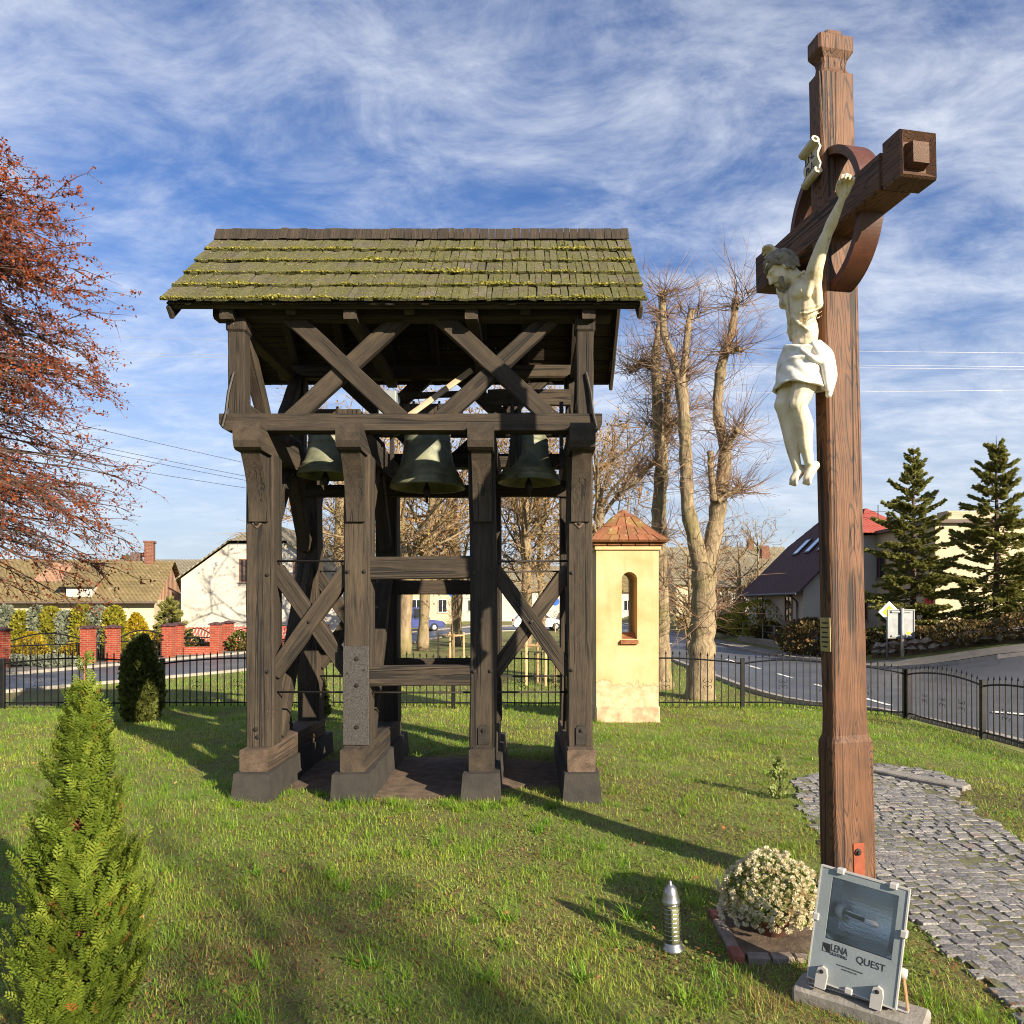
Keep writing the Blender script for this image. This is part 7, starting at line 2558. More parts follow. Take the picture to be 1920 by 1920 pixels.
# ------------------------------------------------------------------ floodlight
def floodlight():
    c = P(1607, 1752, 3.1)
    ps = math.radians(37)
    M = T(*c) @ Matrix(((math.cos(ps), math.sin(ps), 0, 0), (-math.sin(ps), math.cos(ps), 0, 0), (0, 0, 1, 0), (0, 0, 0, 1))) @ Matrix.Rotation(math.radians(4.5), 4, 'Y') @ Matrix.Rotation(math.radians(-11), 4, 'X')
    t = thing('floodlight', 'grey lettered floodlight on a rusty bracket at the foot of the cross', 'floodlight', (c[0], c[1], 0))
    W2, H2 = 0.172, 0.236
    gx0, gx1, gz0, gz1 = -0.125, 0.140, -0.058, 0.205
    fr = MB()
    for lo, hi in (((-W2, 0, -H2), (W2, 0.022, gz0)), ((-W2, 0, gz1), (W2, 0.022, H2)), ((-W2, 0, gz0), (gx0, 0.022, gz1)), ((gx1, 0, gz0), (W2, 0.022, gz1))):
        fr.box(lo, hi)
    front = fr.build('front_frame', 'lamp_grey', t, M)
    rim = MB()
    for lo, hi in (((-W2 - 0.006, -0.003, -H2 - 0.006), (W2 + 0.006, 0.026, -H2)), ((-W2 - 0.006, -0.003, H2), (W2 + 0.006, 0.026, H2 + 0.006)), ((-W2 - 0.006, -0.003, -H2), (-W2, 0.026, H2)), ((W2, -0.003, -H2), (W2 + 0.006, 0.026, H2))):
        rim.box(lo, hi)
    rim.build('frame_rim', 'lamp_white', front, M)
    MB().box((gx0, 0.006, gz0), (gx1, 0.010, gz1)).build('glass_pane', 'lamp_glass', t, M)
    # reflector trough with curved back and end plates
    zc, hh = (gz0 + gz1) / 2, (gz1 - gz0) / 2
    th = np.linspace(-1, 1, 15)
    prof = np.array([(0.022 + 0.085 * (1 - q * q) ** 0.6, zc + hh * q) for q in th])
    n = len(prof)
    rf = MB()
    ins = 0.03
    v = np.concatenate([np.c_[np.full(n, x), prof] for x in (gx0 + ins, gx1 - ins)])
    rf.add(v, [(i, i + 1, n + i + 1, n + i) for i in range(n - 1)])
    for x, xf in ((gx0 + ins, gx0), (gx1 - ins, gx1)):
        vv = np.concatenate([np.c_[np.full(n, x), prof], np.c_[np.full(n, xf), np.full(n, 0.022), prof[:, 1]]])
        rf.add(vv, [(i, i + 1, n + i + 1, n + i) for i in range(n - 1)])
    ro = rf.build('reflector', 'reflector', t, M)
    Mx = M @ T(gx0 + 0.050, 0.058, zc - 0.012) @ Matrix.Rotation(math.radians(-22), 4, 'Z') @ Matrix.Rotation(math.radians(90), 4, 'Y')
    so = MB().lathe([(0.026, -0.02), (0.034, -0.02), (0.036, 0.0), (0.034, 0.012), (0.026, 0.014), (0.018, 0.0), (0.0001, -0.002)], seg=24).build('lamp_socket', 'ceramic', t, Mx, smooth=True)
    MB().lathe([(0.0001, 0.005), (0.012, 0.008), (0.014, 0.03), (0.014, 0.14), (0.010, 0.158), (0.0001, 0.165)], seg=18).build('bulb', 'bulb_glass', so, Mx, smooth=True)
    MB().lathe([(0.0001, 0.02), (0.005, 0.022), (0.006, 0.10), (0.0001, 0.105)], seg=10).build('arc_tube', 'ceramic', so, Mx)
    # housing behind
    b = 0.125
    v = [(-W2 + 0.004, 0.022, -H2 + 0.004), (W2 - 0.004, 0.022, -H2 + 0.004), (W2 - 0.004, 0.022, H2 - 0.006), (-W2 + 0.004, 0.022, H2 - 0.006),
         (-W2 + 0.004, 0.075, -H2 + 0.004), (W2 - 0.004, 0.075, -H2 + 0.004), (W2 - 0.004, 0.07, H2 - 0.02), (-W2 + 0.004, 0.07, H2 - 0.02),
         (-W2 + 0.03, b, -H2 + 0.06), (W2 - 0.03, b, -H2 + 0.06), (W2 - 0.03, b, H2 - 0.09), (-W2 + 0.03, b, H2 - 0.09)]
    f = [(0, 1, 5, 4), (1, 2, 6, 5), (2, 3, 7, 6), (3, 0, 4, 7), (4, 5, 9, 8), (5, 6, 10, 9), (6, 7, 11, 10), (7, 4, 8, 11), (8, 9, 10, 11)]
    MB().add(v, f).build('housing', 'lamp_white', t, M)
    # clips and hinge lugs
    for x, z, rot in ((-0.095, H2, 0), (0.115, H2, 0), (-W2, 0.02, 1), (W2, 0.06, 1), (-0.005, -H2, 0)):
        mm = MB().cbox((-0.016, -0.012, -0.012), (0.016, 0.034, 0.014), 0.004)
        mm.build('clip', 'lamp_white', t, M @ T(x, 0, z) @ Matrix.Rotation(math.pi / 2 if rot else 0, 4, 'Y'))
    for x in (-0.115, 0.105):
        lug = MB()
        lug.prism([(-0.022, -0.055), (0.020, -0.055), (0.024, 0.0), (0.018, 0.028), (0.0, 0.036), (-0.016, 0.028), (-0.022, 0.0)], 1, -0.026, -0.001)
        lg = lug.build('hinge_lug', 'lamp_white', t, M @ T(x, 0, -H2 + 0.03))
        obj('screw', bolt_me, lg, M @ T(x, -0.026, -H2 + 0.045) @ Matrix.Rotation(math.pi / 2, 4, 'X') @ Matrix.Scale(0.4, 4))
    # lettering on the lower panel
    TF = Matrix(((1, 0, 0, 0), (0, 0, -1, 0), (0, 1, 0, 0), (0, 0, 0, 1)))
    lg = MB().box((-0.128, -0.0012, -0.112), (-0.098, -0.0002, -0.076)).build('logo_square', 'black_ink', front, M)
    MB().add([(-0.126, -0.0018, -0.110), (-0.112, -0.0018, -0.110), (-0.126, -0.0018, -0.092)], [(0, 1, 2)]).build('logo_shine', 'lamp_grey', lg, M)
    obj('lettering', text_mesh('LENA', 0.042, 'black_ink', 0.0003, spacing=0.92), front, M @ T(-0.096, -0.0008, -0.100) @ TF @ Matrix.Diagonal((0.72, 1, 1, 1)))
    obj('lettering', text_mesh('LIGHTING', 0.019, 'black_ink', 0.0003, spacing=0.95), front, M @ T(-0.096, -0.0008, -0.117) @ TF @ Matrix.Diagonal((0.83, 1, 1, 1)))
    obj('lettering', text_mesh('QUEST', 0.040, 'black_ink', 0.0003), front, M @ T(0.008, -0.0008, -0.112) @ TF @ Matrix.Diagonal((0.92, 1, 1, 1)))
    obj('lettering', text_mesh('DO NOT USE IF THE SAFETY GLASS IS DAMAGED', 0.0078, 'black_ink', 0.0002, 'CENTER'), front, M @ T(-0.012, -0.0008, -0.150) @ TF @ Matrix.Diagonal((0.62, 1, 1, 1)))
    obj('lettering', text_mesh('USE ONLY E40 HQI-T LAMPS', 0.0078, 'black_ink', 0.0002, 'CENTER'), front, M @ T(-0.012, -0.0008, -0.162) @ TF @ Matrix.Diagonal((0.62, 1, 1, 1)))
    # bracket: knob, two legs and a foot bar
    kn = M @ T(W2 + 0.004, 0.055, -0.105) @ Matrix.Rotation(math.pi / 2, 4, 'Y')
    MB().lathe([(0.0001, 0.022), (0.020, 0.020), (0.022, 0.0)], seg=20).build('pivot_knob', 'lamp_white', t, kn, smooth=True)
    ex = np.array([math.cos(ps), -math.sin(ps), 0])
    ey = np.array([math.sin(ps), math.cos(ps), 0])
    for s in (-1, 1):
        top = np.array(M @ Vector((s * (W2 + 0.010), 0.055, -0.105)))
        foot = np.array([c[0], c[1], 0.075]) + ex * s * 0.195 + ey * 0.0
        timber('bracket_leg', tuple(foot - (0, 0, 0.0)), tuple(top), 0.030, 0.006, 'bracket_paint', t, tuple(ey), 0.001, 0.0004, 5)
    a = np.array([c[0], c[1], 0.072]) - ex * 0.198
    bb = np.array([c[0], c[1], 0.072]) + ex * 0.198
    timber('bracket_foot', tuple(a), tuple(bb), 0.034, 0.006, 'lamp_white', t, tuple(ey), 0.001, 0.0003, 5)
    # cable
    p0 = np.array(M @ Vector((-0.02, 0.06, -H2 + 0.01)))
    p3 = np.array(M @ Vector((0.13, 0.05, -H2 + 0.01)))
    pts = [p0, p0 + (0.0, -0.06, -0.07), p0 + ex * 0.05 + (0, -0.10, -0.115), p0 + ex * 0.12 + (0, -0.09, -0.11), p3 + (0.01, -0.06, -0.05), p3]
    q, r = smooth_path(pts, [0.007] * 6, 26)
    MB().tube(q, 0.0065, 8).build('cable', 'cable', t, smooth=True)
    sl = thing('concrete_slab', 'small concrete slab under the floodlight bracket', 'slab', (c[0], c[1], 0))
    MB().cbox((-0.26, -0.085, -0.05), (0.26, 0.085, 0.066), 0.012).build('slab_block', 'concrete', sl, T(c[0] + 0.01, c[1], 0) @ RZ(-ps))


floodlight()


# ------------------------------------------------------------------ chrysanthemum in a brick edged bed
def mum():
    cx, cy = 1.285, 3.80
    t = thing('chrysanthemum', 'round bush of cream chrysanthemums beside the floodlight', 'flowers', (cx, cy, 0))
    MB().lathe([(0.0001, 0.0), (0.075, 0.0), (0.095, 0.10), (0.10, 0.10), (0.10, 0.125), (0.09, 0.125), (0.0001, 0.11)], seg=24).build('pot', 'clay_pot', t, T(cx, cy, 0.0), smooth=True)
    g2 = np.random.default_rng(31)
    meshes = []
    for k in range(4):
        m = MB()
        rr = np.random.default_rng(300 + k)
        npet = 40
        a = np.arange(npet) * 2.4
        el = np.linspace(0.15, 1.35, npet)
        d = np.stack([np.cos(a) * np.cos(el), np.sin(a) * np.cos(el), np.sin(el)], -1) + rr.normal(0, 0.1, (npet, 3))
        tv = np.array([(0, 0, 0.15), (.17, .05, .65), (0, .10, 1.0), (-.17, .05, .65)])
        m.inst(tv, np.array([(0, 1, 2, 3)]), np.zeros((npet, 3)), aim(d, r=rr), rr.uniform(0.8, 1.05, npet), 0, np.clip(rr.normal(0.62 - 0.12 * (k == 3) * 3, 0.2, npet), 0.02, 1))
        meshes.append(m.mesh('flower', 'mum_petal'))
    n = 300
    i = np.arange(n) + 0.5
    ph = i * 2.39996
    cz = 1 - i / n * 1.42
    d = np.stack([np.sqrt(np.clip(1 - cz * cz, 0, 1)) * np.cos(ph), np.sqrt(np.clip(1 - cz * cz, 0, 1)) * np.sin(ph), cz], -1)
    R = np.array([0.232, 0.225, 0.205])
    jit = 1 + g2.normal(0, 0.06, n) + 0.06 * np.sin(d[:, 0] * 6 + 1) * np.sin(d[:, 1] * 7) + 0.05 * np.sin(d[:, 2] * 9)
    ctr = np.array([cx, cy, 0.205])
    pos = ctr + d * R * jit[:, None]
    for k in range(n):
        q = Vector(d[k] + g2.normal(0, 0.22, 3)).normalized().to_track_quat('Z', 'Y').to_matrix().to_4x4()
        s = g2.uniform(0.018, 0.034)
        obj('flower', meshes[g2.integers(0, 4) if g2.uniform() < 0.5 else g2.integers(0, 3)], t, T(*pos[k]) @ q @ Matrix.Scale(s, 4))
    m = MB()
    n2 = 1500
    dd = g2.normal(0, 1, (n2, 3))
    dd /= np.linalg.norm(dd, axis=1)[:, None]
    dd[:, 2] = np.where(dd[:, 2] < -0.35, -dd[:, 2], dd[:, 2])
    pp = ctr + dd * R * g2.uniform(0.72, 0.97, n2)[:, None]
    m.inst(leaf_t, leaf_f, pp, aim(dd + g2.normal(0, 0.5, (n2, 3)), r=g2), g2.uniform(0.02, 0.04, n2), 0, g2.uniform(0.01, 1, n2))
    tag(m.build('leaves', 'weed_leaf', t), kind='stuff')
    m = MB()
    dd = g2.normal(0, 1, (60, 3))
    dd[:, 2] = np.abs(dd[:, 2]) + 0.3
    twigs(m, np.tile([cx, cy, 0.10], (60, 1)), dd, 0.2, 0.004, 0, 3, 0.1, 4, r=g2)
    tag(m.build('stems', 'weed_leaf', t), kind='stuff')
    # edging
    e = thing('brick_edging', 'edging of grey and red bricks round the chrysanthemum bed', 'edging', (1.03, 3.55, 0))
    br = [MB().cbox((-0.052, -0.03, -0.06), (0.052, 0.03, 0.048), 0.007).mesh('brick', mt) for mt in ('edge_brick_grey', 'edge_brick_red')]
    for k in range(5):
        obj('brick', br[1 if k in (0, 4) else 0], e, T(1.035 + 0.004 * k, 3.56 + k * 0.112, rng.normal(0, 0.006)) @ RZ(math.pi / 2 + rng.normal(0, 0.05)))
    for k in range(6):
        obj('brick', br[0], e, T(1.13 + k * 0.112, 3.515 - 0.004 * k, rng.normal(0, 0.005)) @ RZ(rng.normal(0, 0.05)))
    for k in range(4):
        obj('brick', br[0], e, T(1.13 + k * 0.112, 4.07, rng.normal(0, 0.006)) @ RZ(rng.normal(0, 0.05)))
    tag(MB().add([(1.06, 3.54, 0.034), (1.74, 3.52, 0.034), (1.74, 4.04, 0.034), (1.06, 4.04, 0.034)], [(0, 1, 2, 3)]).build('flower_bed_soil', 'soil'), kind='structure')


mum()


# ------------------------------------------------------------------ grave lantern
def lantern():
    x, y = 0.745, 3.66
    t = thing('grave_lantern', 'ribbed glass grave candle with silver cap standing in the grass', 'lantern', (x, y, 0))
    M = T(x, y, float(hgt(x, y)) + 0.005) @ Matrix.Rotation(math.radians(-2.5), 4, 'Y')
    MB().lathe([(0.0001, 0), (0.056, 0), (0.058, 0.012), (0.050, 0.022), (0.045, 0.03), (0.046, 0.045), (0.0001, 0.045)], seg=28).build('base', 'lantern_silver', t, M, smooth=True)
    pr = []
    for k in range(9):
        z = 0.046 + k * 0.0215
        pr += [(0.046 - 0.0005 * k, z), (0.0475 - 0.0005 * k, z + 0.008), (0.046 - 0.0005 * k, z + 0.017), (0.0425 - 0.0005 * k, z + 0.0195)]
    MB().lathe(pr, seg=8).build('glass_body', 'lantern_glass', t, M)
    MB().lathe([(0.0001, 0.047), (0.036, 0.047), (0.037, 0.215), (0.034, 0.22), (0.0001, 0.219)], seg=24).build('candle', 'wax', t, M, smooth=True)
    for k in range(9):
        MB().lathe([(0.0425, -0.002), (0.0435, 0.0), (0.0425, 0.002)], seg=16).build('ring', 'lantern_silver', t, M @ T(0, 0, 0.0655 + k * 0.0215))
    MB().lathe([(0.044, 0.240), (0.047, 0.243), (0.045, 0.252), (0.040, 0.262), (0.038, 0.285), (0.030, 0.312), (0.018, 0.328), (0.008, 0.334), (0.010, 0.342), (0.006, 0.350), (0.0001, 0.352)], seg=28).build('cap', 'lantern_silver', t, M, smooth=True)


lantern()


# ------------------------------------------------------------------ the near thuja
def near_thuja():
    g2 = np.random.default_rng(55)
    x, y = -1.70, 2.76
    t = thing('thuja', 'bright green pointed thuja in the near left foreground', 'shrub', (x, y, 0))
    H = 1.56
    pr_z = np.array([0, 0.2, 0.45, 0.6, 0.8, 1.0, 1.1, 1.25, 1.38, 1.48, 1.56])
    pr_r = np.array([0.20, 0.215, 0.175, 0.148, 0.122, 0.095, 0.066, 0.038, 0.022, 0.014, 0.004])
    st = MB().tube([(x, y, -0.05), (x + 0.01, y, 0.7), (x + 0.02, y, 1.25), (x + 0.025, y, H)], [0.02, 0.013, 0.007, 0.002], 8)
    st.build('stem', 'thuja_stem', t, smooth=True)
    br = MB()
    nb = 170
    zb = g2.uniform(0.03, 1.45, nb)
    ab = g2.uniform(0, 2 * math.pi, nb)
    rb = np.interp(zb, pr_z, pr_r)
    d = np.stack([np.cos(ab), np.sin(ab), np.full(nb, 0.9)], -1)
    p1 = twigs(br, np.stack([x + 0.012 * zb, np.full(nb, y), zb], -1), d, rb * 1.25, 0.0035, 0.4, 4, 0.08, 4, r=g2)
    tag(br.build('branches', 'thuja_stem', t), kind='stuff')
    # fan shaped sprays of scale leaves
    tv, tf = [(0.03, 0, 0), (-0.03, 0, 0), (0, 0, 0.9)], [(0, 1, 2)]
    for zz, L, sg in ((0.10, 0.34, -1), (0.20, 0.42, 1), (0.34, 0.42, -1), (0.46, 0.38, 1), (0.58, 0.33, -1), (0.70, 0.27, 1), (0.80, 0.20, -1)):
        b = len(tv)
        dx, dz = sg * 0.74, 0.67
        px, pz = -dz * sg, dx * sg
        w = 0.075
        tv += [(0, 0, zz), (dx * L * 0.5 + px * w, 0.03, zz + dz * L * 0.5 + pz * w), (dx * L, 0.02, zz + dz * L), (dx * L * 0.5 - px * w, 0.03, zz + dz * L * 0.5 - pz * w)]
        tf += [(b, b + 1, b + 2), (b, b + 2, b + 3)]
    tv, tf = np.array(tv), np.array(tf)
    nf, per = 340, 27
    zf = g2.uniform(0, 1, nf) ** 1.1 * 1.38
    af = g2.uniform(0, 2 * math.pi, nf)
    rf = np.interp(zf, pr_z, pr_r) * g2.uniform(0.60, 1.25, nf)
    n = nf * per
    k = np.repeat(np.arange(nf), per)
    s = g2.uniform(0.25, 1.0, n) ** 0.7
    # each frond climbs steeply outwards, then its tip turns up
    fl = rf[k] * 1.15 + 0.03
    rad = rf[k] * s ** 0.8
    up = fl * (0.35 * s + 0.95 * s * s)
    plate = g2.normal(0, 0.022, n) * (1.15 - 0.5 * s)
    thick = g2.normal(0, 0.010, n)
    a = af[k]
    ca, sa = np.cos(a), np.sin(a)
    z = np.clip(zf[k] - 0.03 + up, 0.0, H)
    pos = np.stack([x + 0.016 * z + (rad + thick) * ca - plate * sa, y + (rad + thick) * sa + plate * ca, z], -1)
    dirv = np.stack([ca * 0.50 - sa * plate * 14, sa * 0.50 + ca * plate * 14, np.full(n, 1.0)], -1) + g2.normal(0, 0.20, (n, 3))
    dirv /= np.linalg.norm(dirv, axis=1)[:, None]
    tang = np.stack([-sa, ca, np.zeros(n)], -1) + g2.normal(0, 0.35, (n, 3))
    xx = tang - dirv * (tang * dirv).sum(1)[:, None]
    xx /= np.linalg.norm(xx, axis=1)[:, None]
    R = np.stack([xx, np.cross(dirv, xx), dirv], -1)
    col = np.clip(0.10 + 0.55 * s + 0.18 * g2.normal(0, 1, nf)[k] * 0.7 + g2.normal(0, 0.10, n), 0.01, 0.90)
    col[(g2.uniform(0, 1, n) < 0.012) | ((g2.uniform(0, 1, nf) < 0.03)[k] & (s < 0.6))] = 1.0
    # the leader: sparse sprays up the last of the stem
    nl = 120
    zl = g2.uniform(1.15, 1.57, nl)
    al = g2.uniform(0, 2 * math.pi, nl)
    rl = np.interp(zl, [1.2, 1.55], [0.035, 0.004]) * g2.uniform(0.2, 1, nl)
    pos = np.concatenate([pos, np.stack([x + 0.016 * zl + rl * np.cos(al), y + rl * np.sin(al), zl], -1)])
    dl = np.stack([np.cos(al) * 0.7, np.sin(al) * 0.7, np.full(nl, 0.8)], -1)
    R = np.concatenate([R, aim(dl, r=g2)])
    z, col, n = np.concatenate([z, zl]), np.concatenate([col, g2.uniform(0.4, 0.85, nl)]), n + nl
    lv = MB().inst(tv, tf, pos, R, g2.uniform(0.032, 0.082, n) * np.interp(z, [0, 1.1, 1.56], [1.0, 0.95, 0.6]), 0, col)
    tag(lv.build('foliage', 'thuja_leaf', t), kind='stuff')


near_thuja()

shrub('seedling', 'small pale green seedling in the lawn left of the path end', 1462, 6.45, 0.34, 0.16, 'weed_leaf', 130, 'cone', 0.05, 401)


# two unseen trees added behind the camera, crowns sized to shade the near lawn
for k, (x, y) in enumerate(((9.75, -9.35), (10.95, -9.55))):
    bare_tree('shade_tree', ('left', 'right')[k] + ' young shade tree of the pair added unseen behind the viewpoint', (x, y, -0.1), [(x, y, -0.3, 0.10), (x, y, 3, 0.08), (x + 0.1, y, 5.6, 0.05), (x, y, 7.0, 0.02)], 22, 1.0, 520 + k, leaf='amber_leaf', nleaf=620, leaf_s=0.09, r1=0.020, start=0.74, n2=7, n3=5)

# ------------------------------------------------------------------ grass
def vnoise(x, y, s, seed):
    g2 = np.random.default_rng(seed)
    tab = g2.uniform(0, 1, (256, 256))
    x, y = np.asarray(x) * s + 1000, np.asarray(y) * s + 1000
    i, j = np.floor(x).astype(int), np.floor(y).astype(int)
    fx, fy = x - i, y - j
    fx, fy = fx * fx * (3 - 2 * fx), fy * fy * (3 - 2 * fy)
    g = lambda a, b: tab[a % 256, b % 256]
    return (g(i, j) * (1 - fx) + g(i + 1, j) * fx) * (1 - fy) + (g(i, j + 1) * (1 - fx) + g(i + 1, j + 1) * fx) * fy


def covered(x, y):
    """where no grass grows"""
    l, r = path_edges(np.clip(y, 1.5, 7.9))
    wob = 0.07 * (vnoise(x, y, 3.0, 5) - 0.5) * 2
    c = (x > l - 0.01 + wob) & (x < r + 0.03 + wob) & (y < 7.85)
    for px in PX:
        c |= (np.abs(x - px) < 0.19) & (y > 6.36) & (y < 8.52)
    c |= (((x + 0.95) / 1.55) ** 2 + ((y - 7.42) / 0.86) ** 2 < 1 + 0.5 * (vnoise(x, y, 2.5, 6) - 0.5)) & (vnoise(x, y, 9.0, 7) < 0.93)
    c |= (x > 1.08) & (x < 2.08) & (y > 11.18) & (y < 12.2)
    c |= (x > 1.0) & (x < 1.76) & (y > 3.48) & (y < 4.1)
    c |= (np.abs(x - 1.915) < 0.09) & (np.abs(y - 4.3) < 0.12)
    return c


def lawn_points(g2, n, y0, y1, power, spread=0.86, side=1.9):
    """points on the lawn, thinning with distance"""
    t = g2.uniform(0, 1, n)
    e = 2 - power
    y = (y0 ** e + t * (y1 ** e - y0 ** e)) ** (1 / e)
    x = g2.uniform(-1, 1, n) * (spread * y + side)
    k = ~covered(x, y) & (x < 6.75)
    return x[k], y[k]


def grass():
    g2 = np.random.default_rng(17)
    blade = np.array([(-0.5, 0, 0), (0.5, 0, 0), (0.36, 0.16, 0.55), (-0.36, 0.16, 0.55), (0, 0.50, 1.0)])
    bf3 = np.array([(0, 1, 2), (0, 2, 3), (3, 2, 4)])
    m = MB()

    def lay(x, y, h, w, lean, col):
        n = len(x)
        z = hgt(x, y) - 0.003
        yaw = g2.uniform(0, 2 * math.pi, n)
        c, s = np.cos(yaw), np.sin(yaw)
        R = np.zeros((n, 3, 3))
        R[:, 0, 0], R[:, 1, 0] = c * w, s * w
        R[:, 0, 1], R[:, 1, 1] = -s * h * lean, c * h * lean
        R[:, 0, 2], R[:, 1, 2], R[:, 2, 2] = -s * h * 0.25 * lean, c * h * 0.25 * lean, h * np.clip(1 - 0.30 * lean, 0.15, 1)
        m.inst(blade, bf3, np.stack([x, y, z], -1), R, 1.0, 0, np.clip(col, 0.01, 1))

    def colour(x, y, n, shift=0.0):
        p = 0.55 * vnoise(x, y, 0.9, 1) + 0.45 * vnoise(x, y, 3.1, 2)
        p = np.clip((p - 0.5) * 1.6 + 0.5, 0, 1)
        dry = np.clip((vnoise(x, y, 1.4, 3) * 0.6 + vnoise(x, y, 5.0, 4) * 0.4 - 0.44) * 3.2, 0, 1)
        near = np.clip((7.0 - y) / 3.0, 0.25, 1)
        c = 0.11 + 0.44 * p + g2.normal(0, 0.12, n)
        k = g2.uniform(0, 1, n) < (0.06 + dry * 0.72) * near
        return np.where(k, g2.uniform(0.68, 1.0, n), c) + shift

    # short sward
    x, y = lawn_points(g2, 480000, 2.1, 13.4, 1.55)
    # gather into tussocks
    cl2 = vnoise(x, y, 7.0, 8)
    keep = g2.uniform(0, 1, len(x)) < 0.35 + 0.75 * cl2
    x, y, cl2 = x[keep], y[keep], cl2[keep]
    n = len(x)
    tall = 0.55 + 0.9 * vnoise(x, y, 2.2, 9) * (0.5 + cl2)
    h = g2.uniform(0.016, 0.058, n) * tall * np.interp(y, [2, 6, 13], [1.0, 1.1, 1.35])
    lay(x, y, h, g2.uniform(0.0022, 0.0042, n) * np.interp(y, [2, 5, 13], [1.0, 1.25, 2.3]), g2.uniform(0.3, 1.5, n), colour(x, y, n))
    # matted straw and flat lying blades
    x, y = lawn_points(g2, 85000, 2.1, 11.0, 1.6)
    k = g2.uniform(0, 1, len(x)) < 0.15 + 1.1 * np.clip(vnoise(x, y, 1.6, 21) * 0.6 + vnoise(x, y, 6, 22) * 0.4 - 0.35, 0, 1)
    x, y = x[k], y[k]
    n = len(x)
    lay(x, y, g2.uniform(0.03, 0.075, n), g2.uniform(0.0025, 0.0045, n) * np.interp(y, [2, 5, 13], [1, 1.2, 2]), g2.uniform(1.6, 2.7, n), g2.choice([0.50, 0.62, 0.72, 0.78, 0.88, 0.3], n) + g2.normal(0, 0.05, n))
    # tufts of longer grass
    nt = 620
    tx, ty = lawn_points(g2, nt, 2.2, 12.5, 1.35)
    fx = np.array([-0.45, -0.30, -0.70, -0.15, -1.45, -1.65, -2.5, 0.25, 0.75, 1.05, -1.2, -0.9])
    fy = np.array([6.28, 6.22, 6.30, 6.25, 6.27, 6.28, 6.25, 6.2, 6.3, 11.1, 6.3, 6.15])
    tx, ty = np.concatenate([tx, np.repeat(fx, 3) + g2.normal(0, 0.07, 36)]), np.concatenate([ty, np.repeat(fy, 3) + g2.normal(0, 0.04, 36)])
    for k in range(len(tx)):
        nb = g2.integers(14, 46)
        rr = g2.uniform(0.015, 0.05)
        x, y = tx[k] + g2.normal(0, rr, nb), ty[k] + g2.normal(0, rr, nb)
        big = g2.uniform(0.05, 0.115) * (1.25 if k >= len(tx) - 36 else 1)
        lay(x, y, big * g2.uniform(0.6, 1.2, nb), g2.uniform(0.0032, 0.0055, nb), g2.uniform(0.5, 1.7, nb), g2.uniform(0.0, 0.42) + g2.normal(0, 0.08, nb))
    # a few broad bladed tussocks near the camera
    for (u, v) in ((915, 1835), (1090, 1840), (950, 1730), (720, 1690), (1180, 1725), (700, 1810), (620, 1650), (1010, 1560), (860, 1520), (480, 1640), (1290, 1880)):
        Y = CAMZ * F_PX / (v - CY)
        X = (u - CX) / F_PX * Y
        nb = 34
        lay(X + g2.normal(0, 0.022, nb), Y + g2.normal(0, 0.022, nb), g2.uniform(0.08, 0.19, nb), g2.uniform(0.005, 0.008, nb), g2.uniform(0.7, 1.9, nb), g2.uniform(0.05, 0.3) + g2.normal(0, 0.06, nb))
    # green beyond the fence
    n = 60000
    t = g2.uniform(0, 1, n)
    y = (13.2 ** 0.5 + t * (30 ** 0.5 - 13.2 ** 0.5)) ** 2
    x = g2.uniform(-1, 1, n) * (0.5 * y + 2)
    lim = np.interp(y, [13, 18, 24, 34], [-30, -12.6, -8.9, -6.7])
    k = (x > lim) & (x < np.where(y < 16, np.interp(y, [13, 14, 16], [7.0, 6.6, 5.6]), 5.5))
    x, y = x[k], y[k]
    n = len(x)
    lay(x, y, g2.uniform(0.04, 0.10, n), g2.uniform(0.008, 0.016, n), g2.uniform(0.3, 1.4, n), colour(x, y, n))
    tag(m.build('grass', 'grass_blade'), 'short green and straw coloured grass of the churchyard lawn', 'grass', kind='stuff')
    # small round leaved weeds and moss between the blades
    w = MB()
    x, y = lawn_points(g2, 70000, 2.1, 9.5, 1.75)
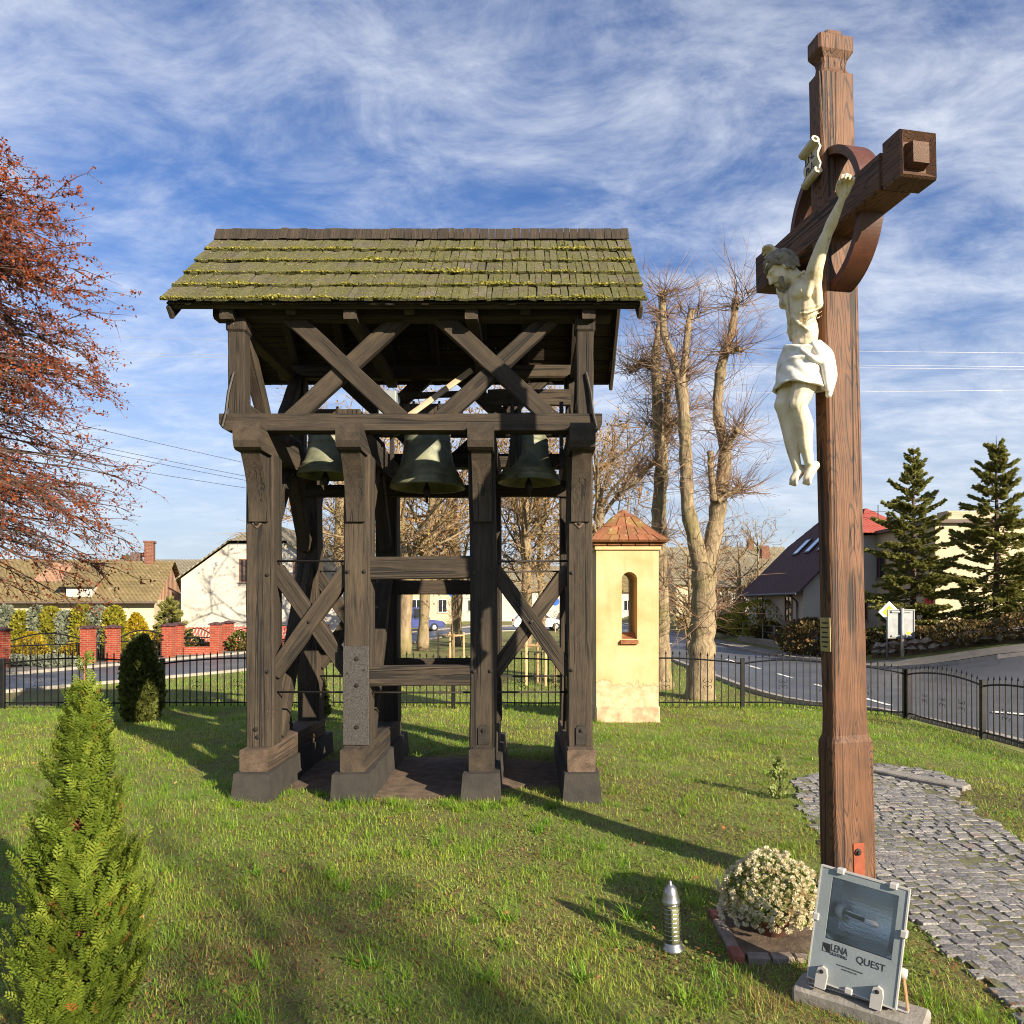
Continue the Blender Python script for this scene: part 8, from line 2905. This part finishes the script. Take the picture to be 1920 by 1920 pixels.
    k = (vnoise(x, y, 2.6, 12) * 0.6 + vnoise(x, y, 8, 13) * 0.4 > 0.50)
    x, y = x[k], y[k]
    n = len(x)
    tv = np.array([(0, 0, 0), (0.42, 0.3, 0.05), (0.30, 0.85, 0.12), (0, 1.0, 0.10), (-0.30, 0.85, 0.12), (-0.42, 0.3, 0.05)])
    tf = np.array([(0, 1, 2), (0, 2, 3), (0, 3, 4), (0, 4, 5)])
    w.inst(tv, tf, np.stack([x, y, hgt(x, y) + g2.uniform(0.003, 0.022, n)], -1), rotmats(n, 0.4, g2), g2.uniform(0.008, 0.020, n), 0, np.clip(g2.normal(0.5, 0.25, n), 0.01, 1))
    tag(w.build('ground_weeds', 'weed_leaf'), 'low round leaved weeds among the grass', 'weeds', kind='stuff')
    # crumbs of leaf litter
    f2 = MB()
    x, y = lawn_points(g2, 24000, 2.1, 10.0, 1.5)
    k = (vnoise(x, y, 1.3, 31) * 0.6 + vnoise(x, y, 4.5, 32) * 0.4 > 0.50)
    x, y = x[k], y[k]
    n = len(x)
    f2.inst(tv, tf, np.stack([x, y, hgt(x, y) + g2.uniform(0.004, 0.03, n)], -1), rotmats(n, 0.5, g2), g2.uniform(0.008, 0.024, n), 0, np.clip(g2.normal(0.3, 0.2, n), 0.01, 1))
    tag(f2.build('leaf_litter', 'litter'), 'brown crumbs of leaf litter between the grass', 'leaf litter', kind='stuff')
    # fallen leaves
    f = MB()
    x, y = lawn_points(g2, 300, 2.3, 12.5, 1.1)
    n = len(x)
    tv = np.array([(0, 0, 0), (0.40, 0.35, 0.10), (0.34, 0.75, 0.04), (0, 1.1, 0.16), (-0.34, 0.75, 0.10), (-0.40, 0.35, 0.02)])
    f.inst(tv, tf, np.stack([x, y, hgt(x, y) + g2.uniform(0.012, 0.035, n)], -1), rotmats(n, 0.45, g2), g2.uniform(0.018, 0.045, n), 0, g2.uniform(0.01, 1, n))
    tag(f.build('fallen_leaves', 'dead_leaf'), 'scattered orange and tan fallen leaves on the lawn', 'leaves', kind='stuff')


grass()
